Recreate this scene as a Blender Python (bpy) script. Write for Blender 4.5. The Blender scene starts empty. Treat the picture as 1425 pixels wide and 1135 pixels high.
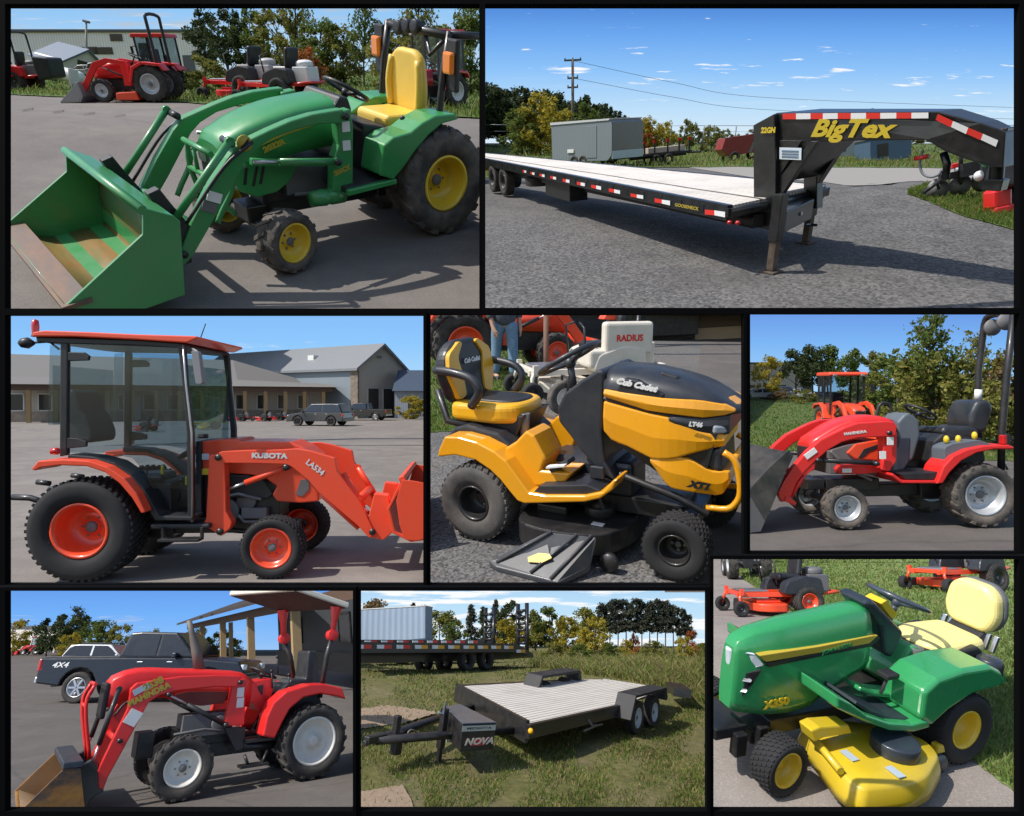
import bpy, bmesh, math, random
import numpy as np
from mathutils import Matrix, Vector
rad = math.radians
C = bpy.context.scene
COL = C.collection
rnd = random.Random(7)
# ------------------------------------------------------------------ camera, sky light, sun
cam = bpy.data.cameras.new("camera"); cam_ob = bpy.data.objects.new("camera", cam); COL.objects.link(cam_ob)
cam.sensor_width = 36.0; cam.lens = 36.0 * 850.0 / 1425.0; cam.clip_start = .1; cam.clip_end = 90000
cam_ob.rotation_euler = (rad(90), 0, 0); C.camera = cam_ob
SUN = Vector((-0.56, -0.27, 0.78)).normalized()
sun = bpy.data.lights.new("sun", 'SUN'); sun.energy = 4.3; sun.angle = rad(.5); sun.color = (1, .95, .87)
sun_ob = bpy.data.objects.new("sun", sun); COL.objects.link(sun_ob)
sun_ob.rotation_euler = (-SUN).to_track_quat('-Z', 'Y').to_euler()
w = bpy.data.worlds.new("World"); C.world = w; w.use_nodes = True
_n = w.node_tree; _sky = _n.nodes.new('ShaderNodeTexSky'); _sky.sky_type = 'NISHITA'; _sky.sun_disc = False
_sky.sun_elevation = math.asin(SUN.z); _sky.sun_rotation = math.atan2(SUN.x, SUN.y)
_n.links.new(_sky.outputs[0], _n.nodes['Background'].inputs[0]); _n.nodes['Background'].inputs[1].default_value = .15
C.view_settings.view_transform = 'Standard'; C.view_settings.look = 'None'; C.view_settings.exposure = .2; C.view_settings.gamma = 1
C.render.engine = 'CYCLES'; C.cycles.max_bounces = 6; C.cycles.transparent_max_bounces = 12; C.cycles.sample_clamp_indirect = 4

# ------------------------------------------------------------------ dioramas
POSE = {'p1': ([-0.70966, 0.69988, 0.08092, -0.604, -0.54522, -0.58131, -0.36273, -0.4614, 0.80965], [-1.0703, 6.2956, 1.9724]), 'p3': ([0.99682, -0.07912, 0.00969, 0.07923, 0.99678, -0.01208, -0.00871, 0.01281, 0.99988], [-4.5802, 7.1248, -1.8202]), 'p4': ([0.87125, 0.48974, -0.03285, -0.48532, 0.8495, -0.2069, -0.07342, 0.1962, 0.97781], [-0.0032, 4.1639, -0.7279]), 'p5': ([-0.99885, -0.03938, -0.02722, 0.03985, -0.99906, -0.01711, -0.02652, -0.01818, 0.99948], [5.1184, 7.1224, -1.282]), 'p6': ([-0.79115, 0.61068, -0.03391, -0.58295, -0.73613, 0.34394, 0.18508, 0.29187, 0.93838], [-3.2203, 9.0381, -5.3974]), 'p8': ([-0.94374, 0.32712, 0.04837, -0.33055, -0.93728, -0.11069, 0.00913, -0.12045, 0.99268], [2.6923, 4.283, -2.1963]), 'p2': ([0.54289, 0.83774, -0.05888, -0.76678, 0.46586, -0.44161, -0.34253, 0.2849, 0.89527], [4.6891, 10.8636, 2.7391]), 'p7': ([-0.66694, 0.7368, 0.11101, -0.6944, -0.66863, 0.26597, 0.27019, 0.1003, 0.95757], [-0.5118, 11.9054, -6.4997])}
SC = dict(p1=240., p2=52., p3=14.2, p4=26., p5=6.8, p6=1., p7=.85, p8=2.)
SKYD = dict(p1=70., p2=158., p3=100., p4=30., p5=110., p6=190., p7=130., p8=22.)
RECT = dict(p1=(7, 667, 5, 429), p2=(675, 1419, 5, 428), p3=(7, 589, 438, 813), p4=(598, 1035, 437, 813), p5=(1044, 1419, 436, 768),
            p6=(7, 491, 822, 1129), p7=(500, 984, 822, 1129), p8=(993, 1419, 778, 1129))
OUT = dict(p1=(-40, 671, -40, 433.5), p2=(671, 1465, -40, 433.5), p3=(-40, 593.5, 433.5, 818), p4=(593.5, 1039.5, 433.5, 818),
           p5=(1039.5, 1465, 432.5, 774), p6=(-40, 495.5, 817, 1175), p7=(495.5, 988.5, 817, 1175), p8=(988.5, 1465, 773, 1175))
FRAMEY = dict(p1=346., p2=345., p3=33., p4=33.1, p5=33.2, p6=5.7, p7=5.72, p8=5.74)
F, CX, CY = 850.0, 712.5, 567.5
HZ = dict(p1=(84, 8.2, 5.0), p2=(189, 17.0, 8.0), p3=(556, 11.0, 6.0), p4=(400, 6.0, 4.0),
          p5=(531, 9.0, 5.0), p6=(897, 11.5, 6.0), p7=(893, 17.0, 9.0), p8=(735, 4.1, 1.6))
def ray(u, v):
    return np.array([(u - CX) / F, 1.0, (CY - v) / F])
class Dio:
    """One diorama: its rigid frame R|t (vehicle axes in camera-metres), its scale and its gently bending ground."""
    def __init__(s, k):
        s.k = k
        s.R = np.array(POSE[k][0]).reshape(3, 3); s.t = np.array(POSE[k][1])
        n = s.R[:, 2]; s.n = n
        s.h = -float(s.t @ n)
        s.g = np.array([0, 1.0, 0]) - n[1] * n; s.g /= np.linalg.norm(s.g)
        s.r = np.cross(s.g, n)
        s.c = -s.h * n
        hv, s.q0, s.w = HZ[k]
        th = math.atan((CY - hv) / F)
        s.n2 = np.array([0, -math.sin(th), math.cos(th)])
        a, b, c = s.n2 @ s.r, s.n2 @ s.g, s.n2 @ n
        s.ml, s.mq = -a / c, -b / c
    def height(s, q, l):
        x = min(max((q - s.q0) / s.w, 0.0), 1.0)
        T = x * x * (3 - 2 * x)
        S = s.w * (x ** 3 - x ** 4 / 2) if q < s.q0 + s.w else s.w * .5 + (q - s.q0 - s.w)
        return s.mq * S + T * s.ml * l
    def gap(s, p):
        d = p - s.c
        return float(d @ s.n) - s.height(float(d @ s.g), float(d @ s.r))
    def hit(s, u, v, dmax=400.0, off=0.0):
        d = ray(u, v); a = .5; fa = s.gap(d * a) - off
        while a < dmax:
            b = a * 1.06; fb = s.gap(d * b) - off
            if fb <= 0:
                for _ in range(30):
                    m = .5 * (a + b)
                    if s.gap(d * m) - off > 0: a = m
                    else: b = m
                return d * .5 * (a + b)
            a, fa = b, fb
        return d * dmax
    def hits(s, u, v, dmax=400.0, off=0.0):
        """Many sight lines at once."""
        u, v = np.asarray(u, float), np.asarray(v, float)
        d = np.stack([(u - CX) / F, np.ones_like(u), (CY - v) / F], -1)
        dn, dg, dr = d @ s.n, d @ s.g, d @ s.r; cn, cg, cr = s.c @ s.n, s.c @ s.g, s.c @ s.r
        off = np.broadcast_to(np.asarray(off, float), u.shape)
        def gap(a):
            q, l = a * dg - cg, a * dr - cr
            x = np.clip((q - s.q0) / s.w, 0, 1); T = x * x * (3 - 2 * x)
            S = np.where(q < s.q0 + s.w, s.w * (x ** 3 - x ** 4 / 2), s.w * .5 + (q - s.q0 - s.w))
            return a * dn - cn - s.mq * S - T * s.ml * l - off
        lo = np.full(u.shape, .5); hi = np.full(u.shape, float(dmax)); found = np.zeros(u.shape, bool); a = .5
        while a < dmax:
            b = a * 1.06; new = (gap(np.full(u.shape, b)) <= 0) & ~found
            lo[new] = a; hi[new] = b; found |= new; a = b
        lo[~found] = dmax
        for _ in range(28):
            m = .5 * (lo + hi); up = gap(m) > 0; lo = np.where(up & found, m, lo); hi = np.where(up | ~found, hi, m)
        return d * np.where(found, .5 * (lo + hi), dmax)[..., None]

DIO = {k: Dio(k) for k in POSE}
LASTK = ['p1']; SCENE_OF = {}
def vehicle_matrix(k):
    LASTK[0] = k; d = DIO[k]; m = Matrix.Identity(4)
    for i in range(3):
        for j in range(3): m[i][j] = d.R[i, j] * SC[k]
        m[i][3] = d.t[i] * SC[k]
    return m
def stand_matrix(k, pos, yaw=0., size=1., roll=0., flat=False):
    """Frame of a thing standing upright at pos (camera metres of diorama k); yaw 0 heads right, 90 heads away."""
    LASTK[0] = k; d = DIO[k]; p = np.array(pos, float); v = p / np.linalg.norm(p); z = np.array([0, 0, 1.0])
    e1 = v; e2 = z - (z @ e1) * e1; e2 /= np.linalg.norm(e2)
    up = (d.n2 @ e1) * e1 + (d.n2 @ e2) * e2; up /= np.linalg.norm(up)
    if flat: up = d.n2
    fw = np.array([0, 1.0, 0]); fw -= (fw @ up) * up; fw /= np.linalg.norm(fw); rt = np.cross(fw, up)
    m = Matrix.Identity(4)
    for i in range(3):
        m[i][0], m[i][1], m[i][2] = rt[i], fw[i], up[i]
    m = m @ Matrix.Rotation(rad(yaw), 4, 'Z') @ Matrix.Rotation(rad(roll), 4, 'X')
    m = m @ Matrix.Scale(SC[k] * size, 4)
    for i in range(3): m[i][3] = p[i] * SC[k]
    return m
# ------------------------------------------------------------------ materials
def lin(c):
    return tuple(((x / 255) / 12.92 if x / 255 <= .04045 else ((x / 255 + .055) / 1.055) ** 2.4) for x in c)
_M = {}
def nodes_of(name):
    m = bpy.data.materials.new(name); m.use_nodes = True
    t = m.node_tree; b = t.nodes['Principled BSDF']
    return m, t, b
def nd(t, typ, **kw):
    n = t.nodes.new(typ)
    for k, v in kw.items():
        if k.startswith('i_'): n.inputs[k[2:].replace('_', ' ')].default_value = v
        else: setattr(n, k, v)
    return n
def noise(t, scale, detail=4, rough=.6, vec=None):
    n = nd(t, 'ShaderNodeTexNoise'); n.inputs['Scale'].default_value = scale; n.inputs['Detail'].default_value = detail; n.inputs['Roughness'].default_value = rough
    if vec is None:
        tc = t.nodes.get('tc') or nd(t, 'ShaderNodeTexCoord', name='tc'); vec = tc.outputs['Object']
    t.links.new(vec, n.inputs['Vector']); return n.outputs['Fac']
def ramp(t, fac, stops, interp='LINEAR'):
    r = nd(t, 'ShaderNodeValToRGB'); r.color_ramp.interpolation = interp
    el = r.color_ramp.elements
    while len(el) < len(stops): el.new(.5)
    for e, (p, c) in zip(el, stops): e.position = p; e.color = (*c[:3], 1)
    t.links.new(fac, r.inputs[0]); return r.outputs[0]
def mixc(t, fac, a, b, mode='MIX'):
    m = nd(t, 'ShaderNodeMix', data_type='RGBA', blend_type=mode)
    for sock, v in ((0, fac), (6, a), (7, b)):
        if isinstance(v, (int, float)): m.inputs[sock].default_value = v
        elif isinstance(v, tuple): m.inputs[sock].default_value = (*v[:3], 1)
        else: t.links.new(v, m.inputs[sock])
    return m.outputs[2]
def bump(t, b, h, strength=.3, dist=.01):
    n = nd(t, 'ShaderNodeBump'); n.inputs['Strength'].default_value = strength; n.inputs['Distance'].default_value = dist
    t.links.new(h, n.inputs['Height']); t.links.new(n.outputs[0], b.inputs['Normal'])
def paint(name, col, rough=.32, coat=.35, dirt=.12, metal=0., dust=(.20, .17, .14), scale=6.):
    """Painted or moulded surface with slight mottling, dusty patches and uneven gloss."""
    if name in _M: return _M[name]
    m, t, b = nodes_of(name)
    f = noise(t, scale, 6, .65); f2 = noise(t, scale * 9, 3)
    c = mixc(t, ramp(t, f, [(.38, (0, 0, 0)), (.78, (dirt * 1.6,) * 3)]), col, dust)
    c = mixc(t, .10, c, f2, 'SOFT_LIGHT')
    t.links.new(c, b.inputs['Base Color'])
    r = nd(t, 'ShaderNodeMapRange'); r.inputs[3].default_value = max(.05, rough - .08); r.inputs[4].default_value = min(1, rough + .22)
    t.links.new(f, r.inputs[0]); t.links.new(r.outputs[0], b.inputs['Roughness'])
    b.inputs['Metallic'].default_value = metal; b.inputs['Coat Weight'].default_value = coat; b.inputs['Coat Roughness'].default_value = .15
    _M[name] = m; return m
def rubber(name='tyre_rubber', col=(.022, .021, .021), dust=(.16, .135, .11), dirt=.3):
    return paint(name, col, .78, 0, dirt, 0, dust, 5.)
def glass(name='tinted_glass', col=(.66, .75, .80), alpha=.22):
    if name in _M: return _M[name]
    m, t, b = nodes_of(name)
    tr = nd(t, 'ShaderNodeBsdfTransparent'); tr.inputs[0].default_value = (*col, 1)
    gl = nd(t, 'ShaderNodeBsdfGlossy'); gl.inputs['Roughness'].default_value = .03
    fr = nd(t, 'ShaderNodeLayerWeight'); fr.inputs[0].default_value = .5
    pw = nd(t, 'ShaderNodeMath', operation='POWER'); pw.inputs[1].default_value = 4; t.links.new(fr.outputs['Facing'], pw.inputs[0])
    ad = nd(t, 'ShaderNodeMath', operation='MULTIPLY_ADD'); ad.inputs[1].default_value = .6; ad.inputs[2].default_value = alpha * .16; t.links.new(pw.outputs[0], ad.inputs[0])
    mx = nd(t, 'ShaderNodeMixShader'); t.links.new(ad.outputs[0], mx.inputs[0]); t.links.new(tr.outputs[0], mx.inputs[1]); t.links.new(gl.outputs[0], mx.inputs[2])
    t.links.new(mx.outputs[0], t.nodes['Material Output'].inputs[0]); _M[name] = m; return m
def stuff_mat(name, stops, scale=30., rough=.9, bstr=.6, bdist=.01, big=None, voro=None, detail=8):
    """Ground or wall cover: colours ramped over noise, large soft patches, bumps."""
    if name in _M: return _M[name]
    m, t, b = nodes_of(name)
    f = noise(t, scale, detail, .7); c = ramp(t, f, stops)
    if voro:
        tc = t.nodes['tc']; v = nd(t, 'ShaderNodeTexVoronoi'); v.inputs['Scale'].default_value = voro; t.links.new(tc.outputs['Object'], v.inputs['Vector'])
        c = mixc(t, .55, c, ramp(t, v.outputs['Color'], [(.1, tuple(x * .35 for x in stops[0][1])), (.9, tuple(min(1, x * 1.5) for x in stops[-1][1]))]), 'MIX')
        h = v.outputs['Distance']
    else: h = noise(t, scale * 2.5, 6, .7)
    if big: 
        for sc_, amt, col in big:
            c = mixc(t, ramp(t, noise(t, sc_, 6, .62), [(.45, (0, 0, 0)), (.7, (amt,) * 3)]), c, col)
    t.links.new(c, b.inputs['Base Color']); b.inputs['Roughness'].default_value = rough; b.inputs['Specular IOR Level'].default_value = .25
    bump(t, b, h, bstr, bdist); _M[name] = m; return m
def leaf_mat(name, cols, trans=.35):
    if name in _M: return _M[name]
    m, t, b = nodes_of(name)
    g = nd(t, 'ShaderNodeNewGeometry'); n = len(cols)
    c = ramp(t, g.outputs['Random Per Island'], [((i + .5) / n, lin(x) if max(x) > 1.5 else x) for i, x in enumerate(cols)])
    f = noise(t, .9, 3)
    c = mixc(t, ramp(t, f, [(.35, (0, 0, 0)), (.65, (.55,) * 3)]), c, tuple(v * .55 for v in (lin(cols[0]) if max(cols[0]) > 1.5 else cols[0])))
    t.links.new(c, b.inputs['Base Color']); b.inputs['Roughness'].default_value = .65; b.inputs['Specular IOR Level'].default_value = .25
    td = nd(t, 'ShaderNodeBsdfTranslucent'); t.links.new(c, td.inputs[0])
    mx = nd(t, 'ShaderNodeMixShader'); mx.inputs[0].default_value = trans
    t.links.new(b.outputs[0], mx.inputs[1]); t.links.new(td.outputs[0], mx.inputs[2]); t.links.new(mx.outputs[0], t.nodes['Material Output'].inputs[0])
    _M[name] = m; return m
# ------------------------------------------------------------------ mesh helpers
class B:
    """Collects shapes into one mesh."""
    def __init__(s): s.bm = bmesh.new()
    def face(s, vs, smooth=False):
        try: f = s.bm.faces.new(vs); f.smooth = smooth; return f
        except ValueError: return None
    def prism(s, pts, a, b, axis='y', b_pts=None):
        """Polygon (two in-plane coordinates) pulled from a to b along axis; b_pts: another outline at the far end."""
        def P(q, h): return {'y': (q[0], h, q[1]), 'x': (h, q[0], q[1]), 'z': (q[0], q[1], h)}[axis]
        A = [s.bm.verts.new(P(q, a)) for q in pts]; Bv = [s.bm.verts.new(P(q, b)) for q in (b_pts or pts)]
        n = len(A); s.face(A); s.face(Bv[::-1])
        for i in range(n): s.face([A[i], Bv[i], Bv[(i + 1) % n], A[(i + 1) % n]])
        return s
    def box(s, c, size, rot=None):
        m = Matrix.Translation(c) @ (rot.to_4x4() if rot is not None else Matrix.Identity(4)) @ Matrix.Diagonal((*size, 1))
        bmesh.ops.create_cube(s.bm, size=1, matrix=m); return s
    def tube(s, pts, r, seg=8, closed=False, caps=True):
        pts = [Vector(p) for p in pts]; n = len(pts); rings = []
        rs = r if isinstance(r, (list, tuple)) else [r] * n
        prev = None
        for i, p in enumerate(pts):
            if closed: d = (pts[(i + 1) % n] - pts[i - 1])
            else: d = pts[min(i + 1, n - 1)] - pts[max(i - 1, 0)]
            d.normalize()
            if prev is None:
                u = d.orthogonal().normalized()
            else:
                u = prev - d * prev.dot(d)
                u = u.normalized() if u.length > 1e-6 else d.orthogonal().normalized()
            prev = u; v = d.cross(u)
            rings.append([s.bm.verts.new(p + (u * math.cos(2 * math.pi * j / seg) + v * math.sin(2 * math.pi * j / seg)) * rs[i]) for j in range(seg)])
        for i in range(n if closed else n - 1):
            a, b = rings[i], rings[(i + 1) % n]
            for j in range(seg): s.face([a[j], a[(j + 1) % seg], b[(j + 1) % seg], b[j]], True)
        if caps and not closed: s.face(rings[0][::-1]); s.face(rings[-1])
        return s
    def lathe(s, prof, c=(0, 0, 0), axis='y', seg=36, closed=False, smooth=True, cap=True):
        """Profile of (radius, along) turned about axis."""
        c = Vector(c); rings = []
        for r, a in prof:
            ring = []
            for j in range(seg):
                th = 2 * math.pi * j / seg; x, y = r * math.cos(th), r * math.sin(th)
                ring.append(s.bm.verts.new(c + Vector({'y': (x, a, y), 'x': (a, x, y), 'z': (x, y, a)}[axis])))
            rings.append(ring)
        m = len(rings)
        for i in range(m if closed else m - 1):
            a, b = rings[i], rings[(i + 1) % m]
            for j in range(seg): s.face([a[j], b[j], b[(j + 1) % seg], a[(j + 1) % seg]], smooth)
        if cap and not closed: s.face(rings[0]); s.face(rings[-1][::-1])
        return s
    def loft(s, rings, smooth=True, caps=True, closed=True):
        R = [[s.bm.verts.new(p) for p in r] for r in rings]; n = len(R[0])
        for a, b in zip(R, R[1:]):
            for j in range(n if closed else n - 1): s.face([a[j], b[j], b[(j + 1) % n], a[(j + 1) % n]], smooth)
        if caps and closed: s.face(R[0][::-1]); s.face(R[-1])
        return s
    def ball(s, c, r, seg=12):
        m = Matrix.Translation(c) @ Matrix.Diagonal((*(r if isinstance(r, (tuple, list)) else (r, r, r)), 1))
        g = bmesh.ops.create_uvsphere(s.bm, u_segments=seg, v_segments=max(6, seg // 2), radius=1, matrix=m)
        for v in g['verts']:
            for f in v.link_faces: f.smooth = True
        return s
    def quads(s, V, Q):
        vs = [s.bm.verts.new(p) for p in V]
        for q in Q: s.face([vs[i] for i in q])
        return s
def obj(name, b, mat, parent=None, bevel=0., sub=0, loc=None, rot=None, seg=2, solid=0.):
    bmesh.ops.recalc_face_normals(b.bm, faces=b.bm.faces[:])
    me = bpy.data.meshes.new(name); b.bm.to_mesh(me); b.bm.free()
    for m in (mat if isinstance(mat, (list, tuple)) else [mat]): me.materials.append(m)
    o = bpy.data.objects.new(name, me); COL.objects.link(o)
    if parent is not None: o.parent = parent
    if loc is not None: o.location = loc
    if rot is not None: o.rotation_euler = rot
    if solid:
        x = o.modifiers.new('thick', 'SOLIDIFY'); x.thickness = solid; x.offset = 0
    if bevel:
        x = o.modifiers.new('bevel', 'BEVEL'); x.width = bevel; x.segments = seg; x.limit_method = 'ANGLE'; x.angle_limit = rad(35); x.harden_normals = False
    if sub:
        x = o.modifiers.new('sub', 'SUBSURF'); x.levels = sub; x.render_levels = sub
        for p in me.polygons: p.use_smooth = True
    return o
def tag(o, label=None, cat=None, group=None, kind=None):
    if label: o['label'] = label
    if cat: o['category'] = cat
    if group: o['group'] = group
    if kind: o['kind'] = kind
    return o
def thing(name, M, label, cat, group=None):
    o = bpy.data.objects.new(name, None); COL.objects.link(o); o.matrix_world = M; o.empty_display_size = .2; SCENE_OF[o.name] = LASTK[0]
    return tag(o, label, cat, group)
def copy_tree(o, parent=None, M=None):
    c = o.copy(); COL.objects.link(c)
    if parent is not None:
        c.parent = parent; c.matrix_parent_inverse = o.matrix_parent_inverse.copy(); c.matrix_basis = o.matrix_basis.copy()
    elif M is not None: c.matrix_world = M
    for ch in list(o.children): copy_tree(ch, c)
    return c
def lettering(name, txt, size, M, mat, parent, shear=0., ext=.002, bold=0., width=1., align='CENTER'):
    cu = bpy.data.curves.new(name, 'FONT'); cu.body = txt; cu.size = size; cu.extrude = ext; cu.shear = shear; cu.offset = bold
    cu.align_x = align; cu.align_y = 'CENTER'; cu.resolution_u = 3
    tmp = bpy.data.objects.new('tmp', cu); me = bpy.data.meshes.new_from_object(tmp)
    bpy.data.objects.remove(tmp); bpy.data.curves.remove(cu)
    me.name = name; me.materials.clear(); me.materials.append(mat)
    o = bpy.data.objects.new(name, me); COL.objects.link(o); o.parent = parent; o.matrix_basis = M @ Matrix.Diagonal((width, 1, 1, 1)); return o
def on_side(x, y, z, side, ang=0., lean=0.):
    """Text frame on a plane y = const facing -y (side -1) or +y (side 1); ang tips the baseline up to the reader's right."""
    if side < 0: m = Matrix(((1, 0, 0), (0, 0, -1), (0, 1, 0)))
    else: m = Matrix(((-1, 0, 0), (0, 0, 1), (0, 1, 0)))
    return Matrix.Translation((x, y, z)) @ m.to_4x4() @ Matrix.Rotation(rad(ang), 4, 'Z') @ Matrix.Rotation(rad(lean), 4, 'X')
def rpoly(pts, r=.03, n=4):
    """Round the corners of a polygon."""
    out = []; m = len(pts)
    for i in range(m):
        p, a, b = Vector(pts[i]).to_2d(), Vector(pts[i - 1]).to_2d(), Vector(pts[(i + 1) % m]).to_2d()
        rr = min(r, .45 * (a - p).length, .45 * (b - p).length)
        A = p + (a - p).normalized() * rr; Bb = p + (b - p).normalized() * rr
        for j in range(n + 1):
            t = j / n; q = A * (1 - t) ** 2 + p * 2 * t * (1 - t) + Bb * t * t; out.append((q.x, q.y))
    return out
def curve3(pts, n=6):
    """Catmull-Rom through points."""
    P = [Vector(p) for p in pts]; P = [P[0] * 2 - P[1]] + P + [P[-1] * 2 - P[-2]]; out = []
    for i in range(1, len(P) - 2):
        for j in range(n):
            t = j / n; a, b, c, d = P[i - 1:i + 3]
            out.append(.5 * ((2 * b) + (c - a) * t + (2 * a - 5 * b + 4 * c - d) * t * t + (3 * b - a - 3 * c + d) * t ** 3))
    out.append(P[-2]); return out
# ------------------------------------------------------------------ colours
BLACK = paint('black_plastic', (.012, .013, .016), .45, .1, .10, 0, (.12, .11, .10))
FRAMEBLK = paint('black_painted_steel', (.010, .010, .012), .38, .2, .14, 0, (.14, .12, .10))
STEEL = paint('bright_steel', (.55, .55, .56), .28, 0, .1, .9)
GREYM = paint('grey_cast_metal', (.16, .16, .17), .55, 0, .25, .3)
RUBBER = rubber(); CLEANRUB = rubber('clean_tyre_rubber', (.014, .014, .016), (.07, .065, .06), .18)
DUSTYRUB = rubber('dusty_tyre_rubber', (.045, .042, .040), (.22, .18, .145), .55)
GLASS = glass(); WHITE = paint('white_paint', (.72, .72, .70), .4, .2, .1); DECALW = paint('white_decal', (.75, .75, .74), .5, 0, .08)
ORANGE_RED = paint('orange_red_paint', (.86, .075, .022), .30, .5, .06)
RED = paint('red_paint', (.74, .018, .016), .30, .5, .06)
GREEN = paint('green_paint', (.034, .27, .072), .30, .5, .06)
YELLOW = paint('yellow_paint', (.80, .54, .018), .35, .4, .10)
AMBER = paint('amber_lens', (.85, .22, .01), .2, .5, .02); REDLENS = paint('red_lens', (.50, .008, .008), .18, .6, .02)
# ------------------------------------------------------------------ wheels
def tyre(b, R, wd, rim, lug='bar', n=18, h=.028, seg=48):
    """Tyre turned about y, centred on 0, with moulded lugs."""
    k = wd / 2; Rb = R - h * .9
    prof = [(rim, -k * .82), (rim + (Rb - rim) * .35, -k * 1.0), (rim + (Rb - rim) * .7, -k * 1.02), (Rb - wd * .04, -k * .93), (Rb, -k * .74), (Rb + h * .12, 0),
            (Rb, k * .74), (Rb - wd * .04, k * .93), (rim + (Rb - rim) * .7, k * 1.02), (rim + (Rb - rim) * .35, k * 1.0), (rim, k * .82)]
    b.lathe(prof, seg=seg, closed=True)
    def block(th, y0, y1, t0, t1, dth, z0, z1):
        # a lug running from (th+t0,y0) to (th+t1,y1), dth wide
        P = []
        for z in (z0, z1):
            dd = dth * (1 if z == z0 else .8)
            for (t, y) in ((t0 - dd / 2, y0), (t0 + dd / 2, y0), (t1 + dd / 2, y1), (t1 - dd / 2, y1)):
                zz = z - (.018 * (abs(y) / k) ** 3 if lug != 'turf' else .5 * h * (abs(y) / k) ** 4)
                P.append((zz * math.cos(th + t), y, zz * math.sin(th + t)))
        b.quads(P, [(0, 1, 2, 3), (7, 6, 5, 4), (0, 4, 5, 1), (1, 5, 6, 2), (2, 6, 7, 3), (3, 7, 4, 0)])
    if lug == 'bar':
        for i in range(n):
            th = 2 * math.pi * i / n; st = 2 * math.pi / n
            block(th, k * .99, -k * .08, 0, st * .62, st * .40, Rb - h * .7, R)
            block(th + st / 2, -k * .99, k * .08, 0, st * .62, st * .40, Rb - h * .7, R)
    elif lug == 'turf':
        rows = 5
        for r in range(rows):
            y = (-1 + 2 * (r + .5) / rows) * k * .92; wy = k * .30
            for i in range(n):
                th = 2 * math.pi * (i + .5 * (r % 2)) / n; st = 2 * math.pi / n
                block(th, y - wy / 2, y + wy / 2, 0, st * .25, st * .55, Rb - h * .6, R)
    return b
def rim_mesh(b, rim, wd, dish=.4, side=1, hub=.28, steps=None):
    k = wd / 2 * .84; s = side
    d = k * (1 - 2 * dish)
    prof = [(rim * 1.03, s * k), (rim * 1.03, s * k * 1.05), (rim * .93, s * k * 1.05), (rim * .90, s * k * .8), (rim * .80, s * (k * .5 + d * .5)), (rim * .72, s * d), (rim * .5, s * (d + .02 * rim)), (rim * hub, s * (d + .03 * rim)), (rim * hub * .98, s * (d + .12 * rim)), (rim * .08, s * (d + .12 * rim))]
    b.lathe(prof, seg=40, cap=False); b.lathe([(rim * .08, s * (d + .12 * rim)), (.001, s * (d + .12 * rim))], seg=40, cap=False); b.lathe([(rim * 1.0, -s * k), (rim * .9, -s * k), (rim * .9, s * k * .8)], seg=40, cap=False)
    return d
def wheel(parent, c, R, wd, rim, side, rimmat, tmat=None, lug='bar', n=18, h=.028, dish=.4, steer=0., bolts=6, hubmat=None, camber=0.):
    b = tyre(B(), R, wd, rim, lug, n, h)
    o = obj('wheel', b, tmat or RUBBER, parent, loc=c, rot=(rad(camber), 0, rad(steer)))
    b = B(); d = rim_mesh(b, rim, wd, dish, side)
    r = obj('rim', b, rimmat, o)
    hb = B(); hb.lathe([(rim * .22, side * d), (rim * .22, side * (d + .17 * rim)), (rim * .17, side * (d + .2 * rim)), (.001, side * (d + .2 * rim))], seg=20)
    for i in range(bolts):
        a = 2 * math.pi * i / bolts
        hb.lathe([(.010, side * d), (.010, side * (d + .06 * rim))], c=(rim * .40 * math.cos(a), 0, rim * .40 * math.sin(a)), seg=6)
    obj('hub', hb, hubmat or GREYM, o)
    return o
def ring(b, c, R, r, tilt=(0, 0, 0), seg=28):
    m = Matrix.Translation(c) @ Vector((0, 0, 0)).to_track_quat('Z', 'Y').to_matrix().to_4x4() if False else Matrix.Translation(c)
    from mathutils import Euler
    e = Euler([rad(x) for x in tilt]).to_matrix().to_4x4(); m = m @ e
    b.tube([m @ Vector((R * math.cos(2 * math.pi * i / seg), R * math.sin(2 * math.pi * i / seg), 0)) for i in range(seg)], r, 8, closed=True); return m
def steering_wheel(parent, c, R, tilt, mat=None, col_to=None):
    b = B(); m = ring(b, c, R, R * .09, tilt)
    for i in range(3):
        a = 2 * math.pi * (i / 3 + .25); b.tube([m @ Vector((0, 0, -R * .18)), m @ Vector((R * math.cos(a), R * math.sin(a), 0))], R * .07, 6)
    b.lathe([(R * .2, -.03), (R * .2, .01), (R * .1, .02)], seg=14, axis='z') if False else b.ball(m @ Vector((0, 0, -R * .15)), R * .2, 10)
    if col_to is not None: b.tube([m @ Vector((0, 0, -R * .15)), Vector(col_to)], R * .12, 8)
    return obj('steering_wheel', b, mat or BLACK, parent)
def cyl_ram(parent, a, b_, r=.03, mat=None, ext=.45, name='hydraulic_ram'):
    a, b_ = Vector(a), Vector(b_); m = a.lerp(b_, 1 - ext)
    o = obj(name, B().tube([a, m], r, 10).tube([a - Vector((0, .02, 0)), a + Vector((0, .02, 0))], r * 1.2, 8), mat or BLACK, parent)
    obj('rod', B().tube([m, b_], r * .5, 8), STEEL, o); return o

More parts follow.
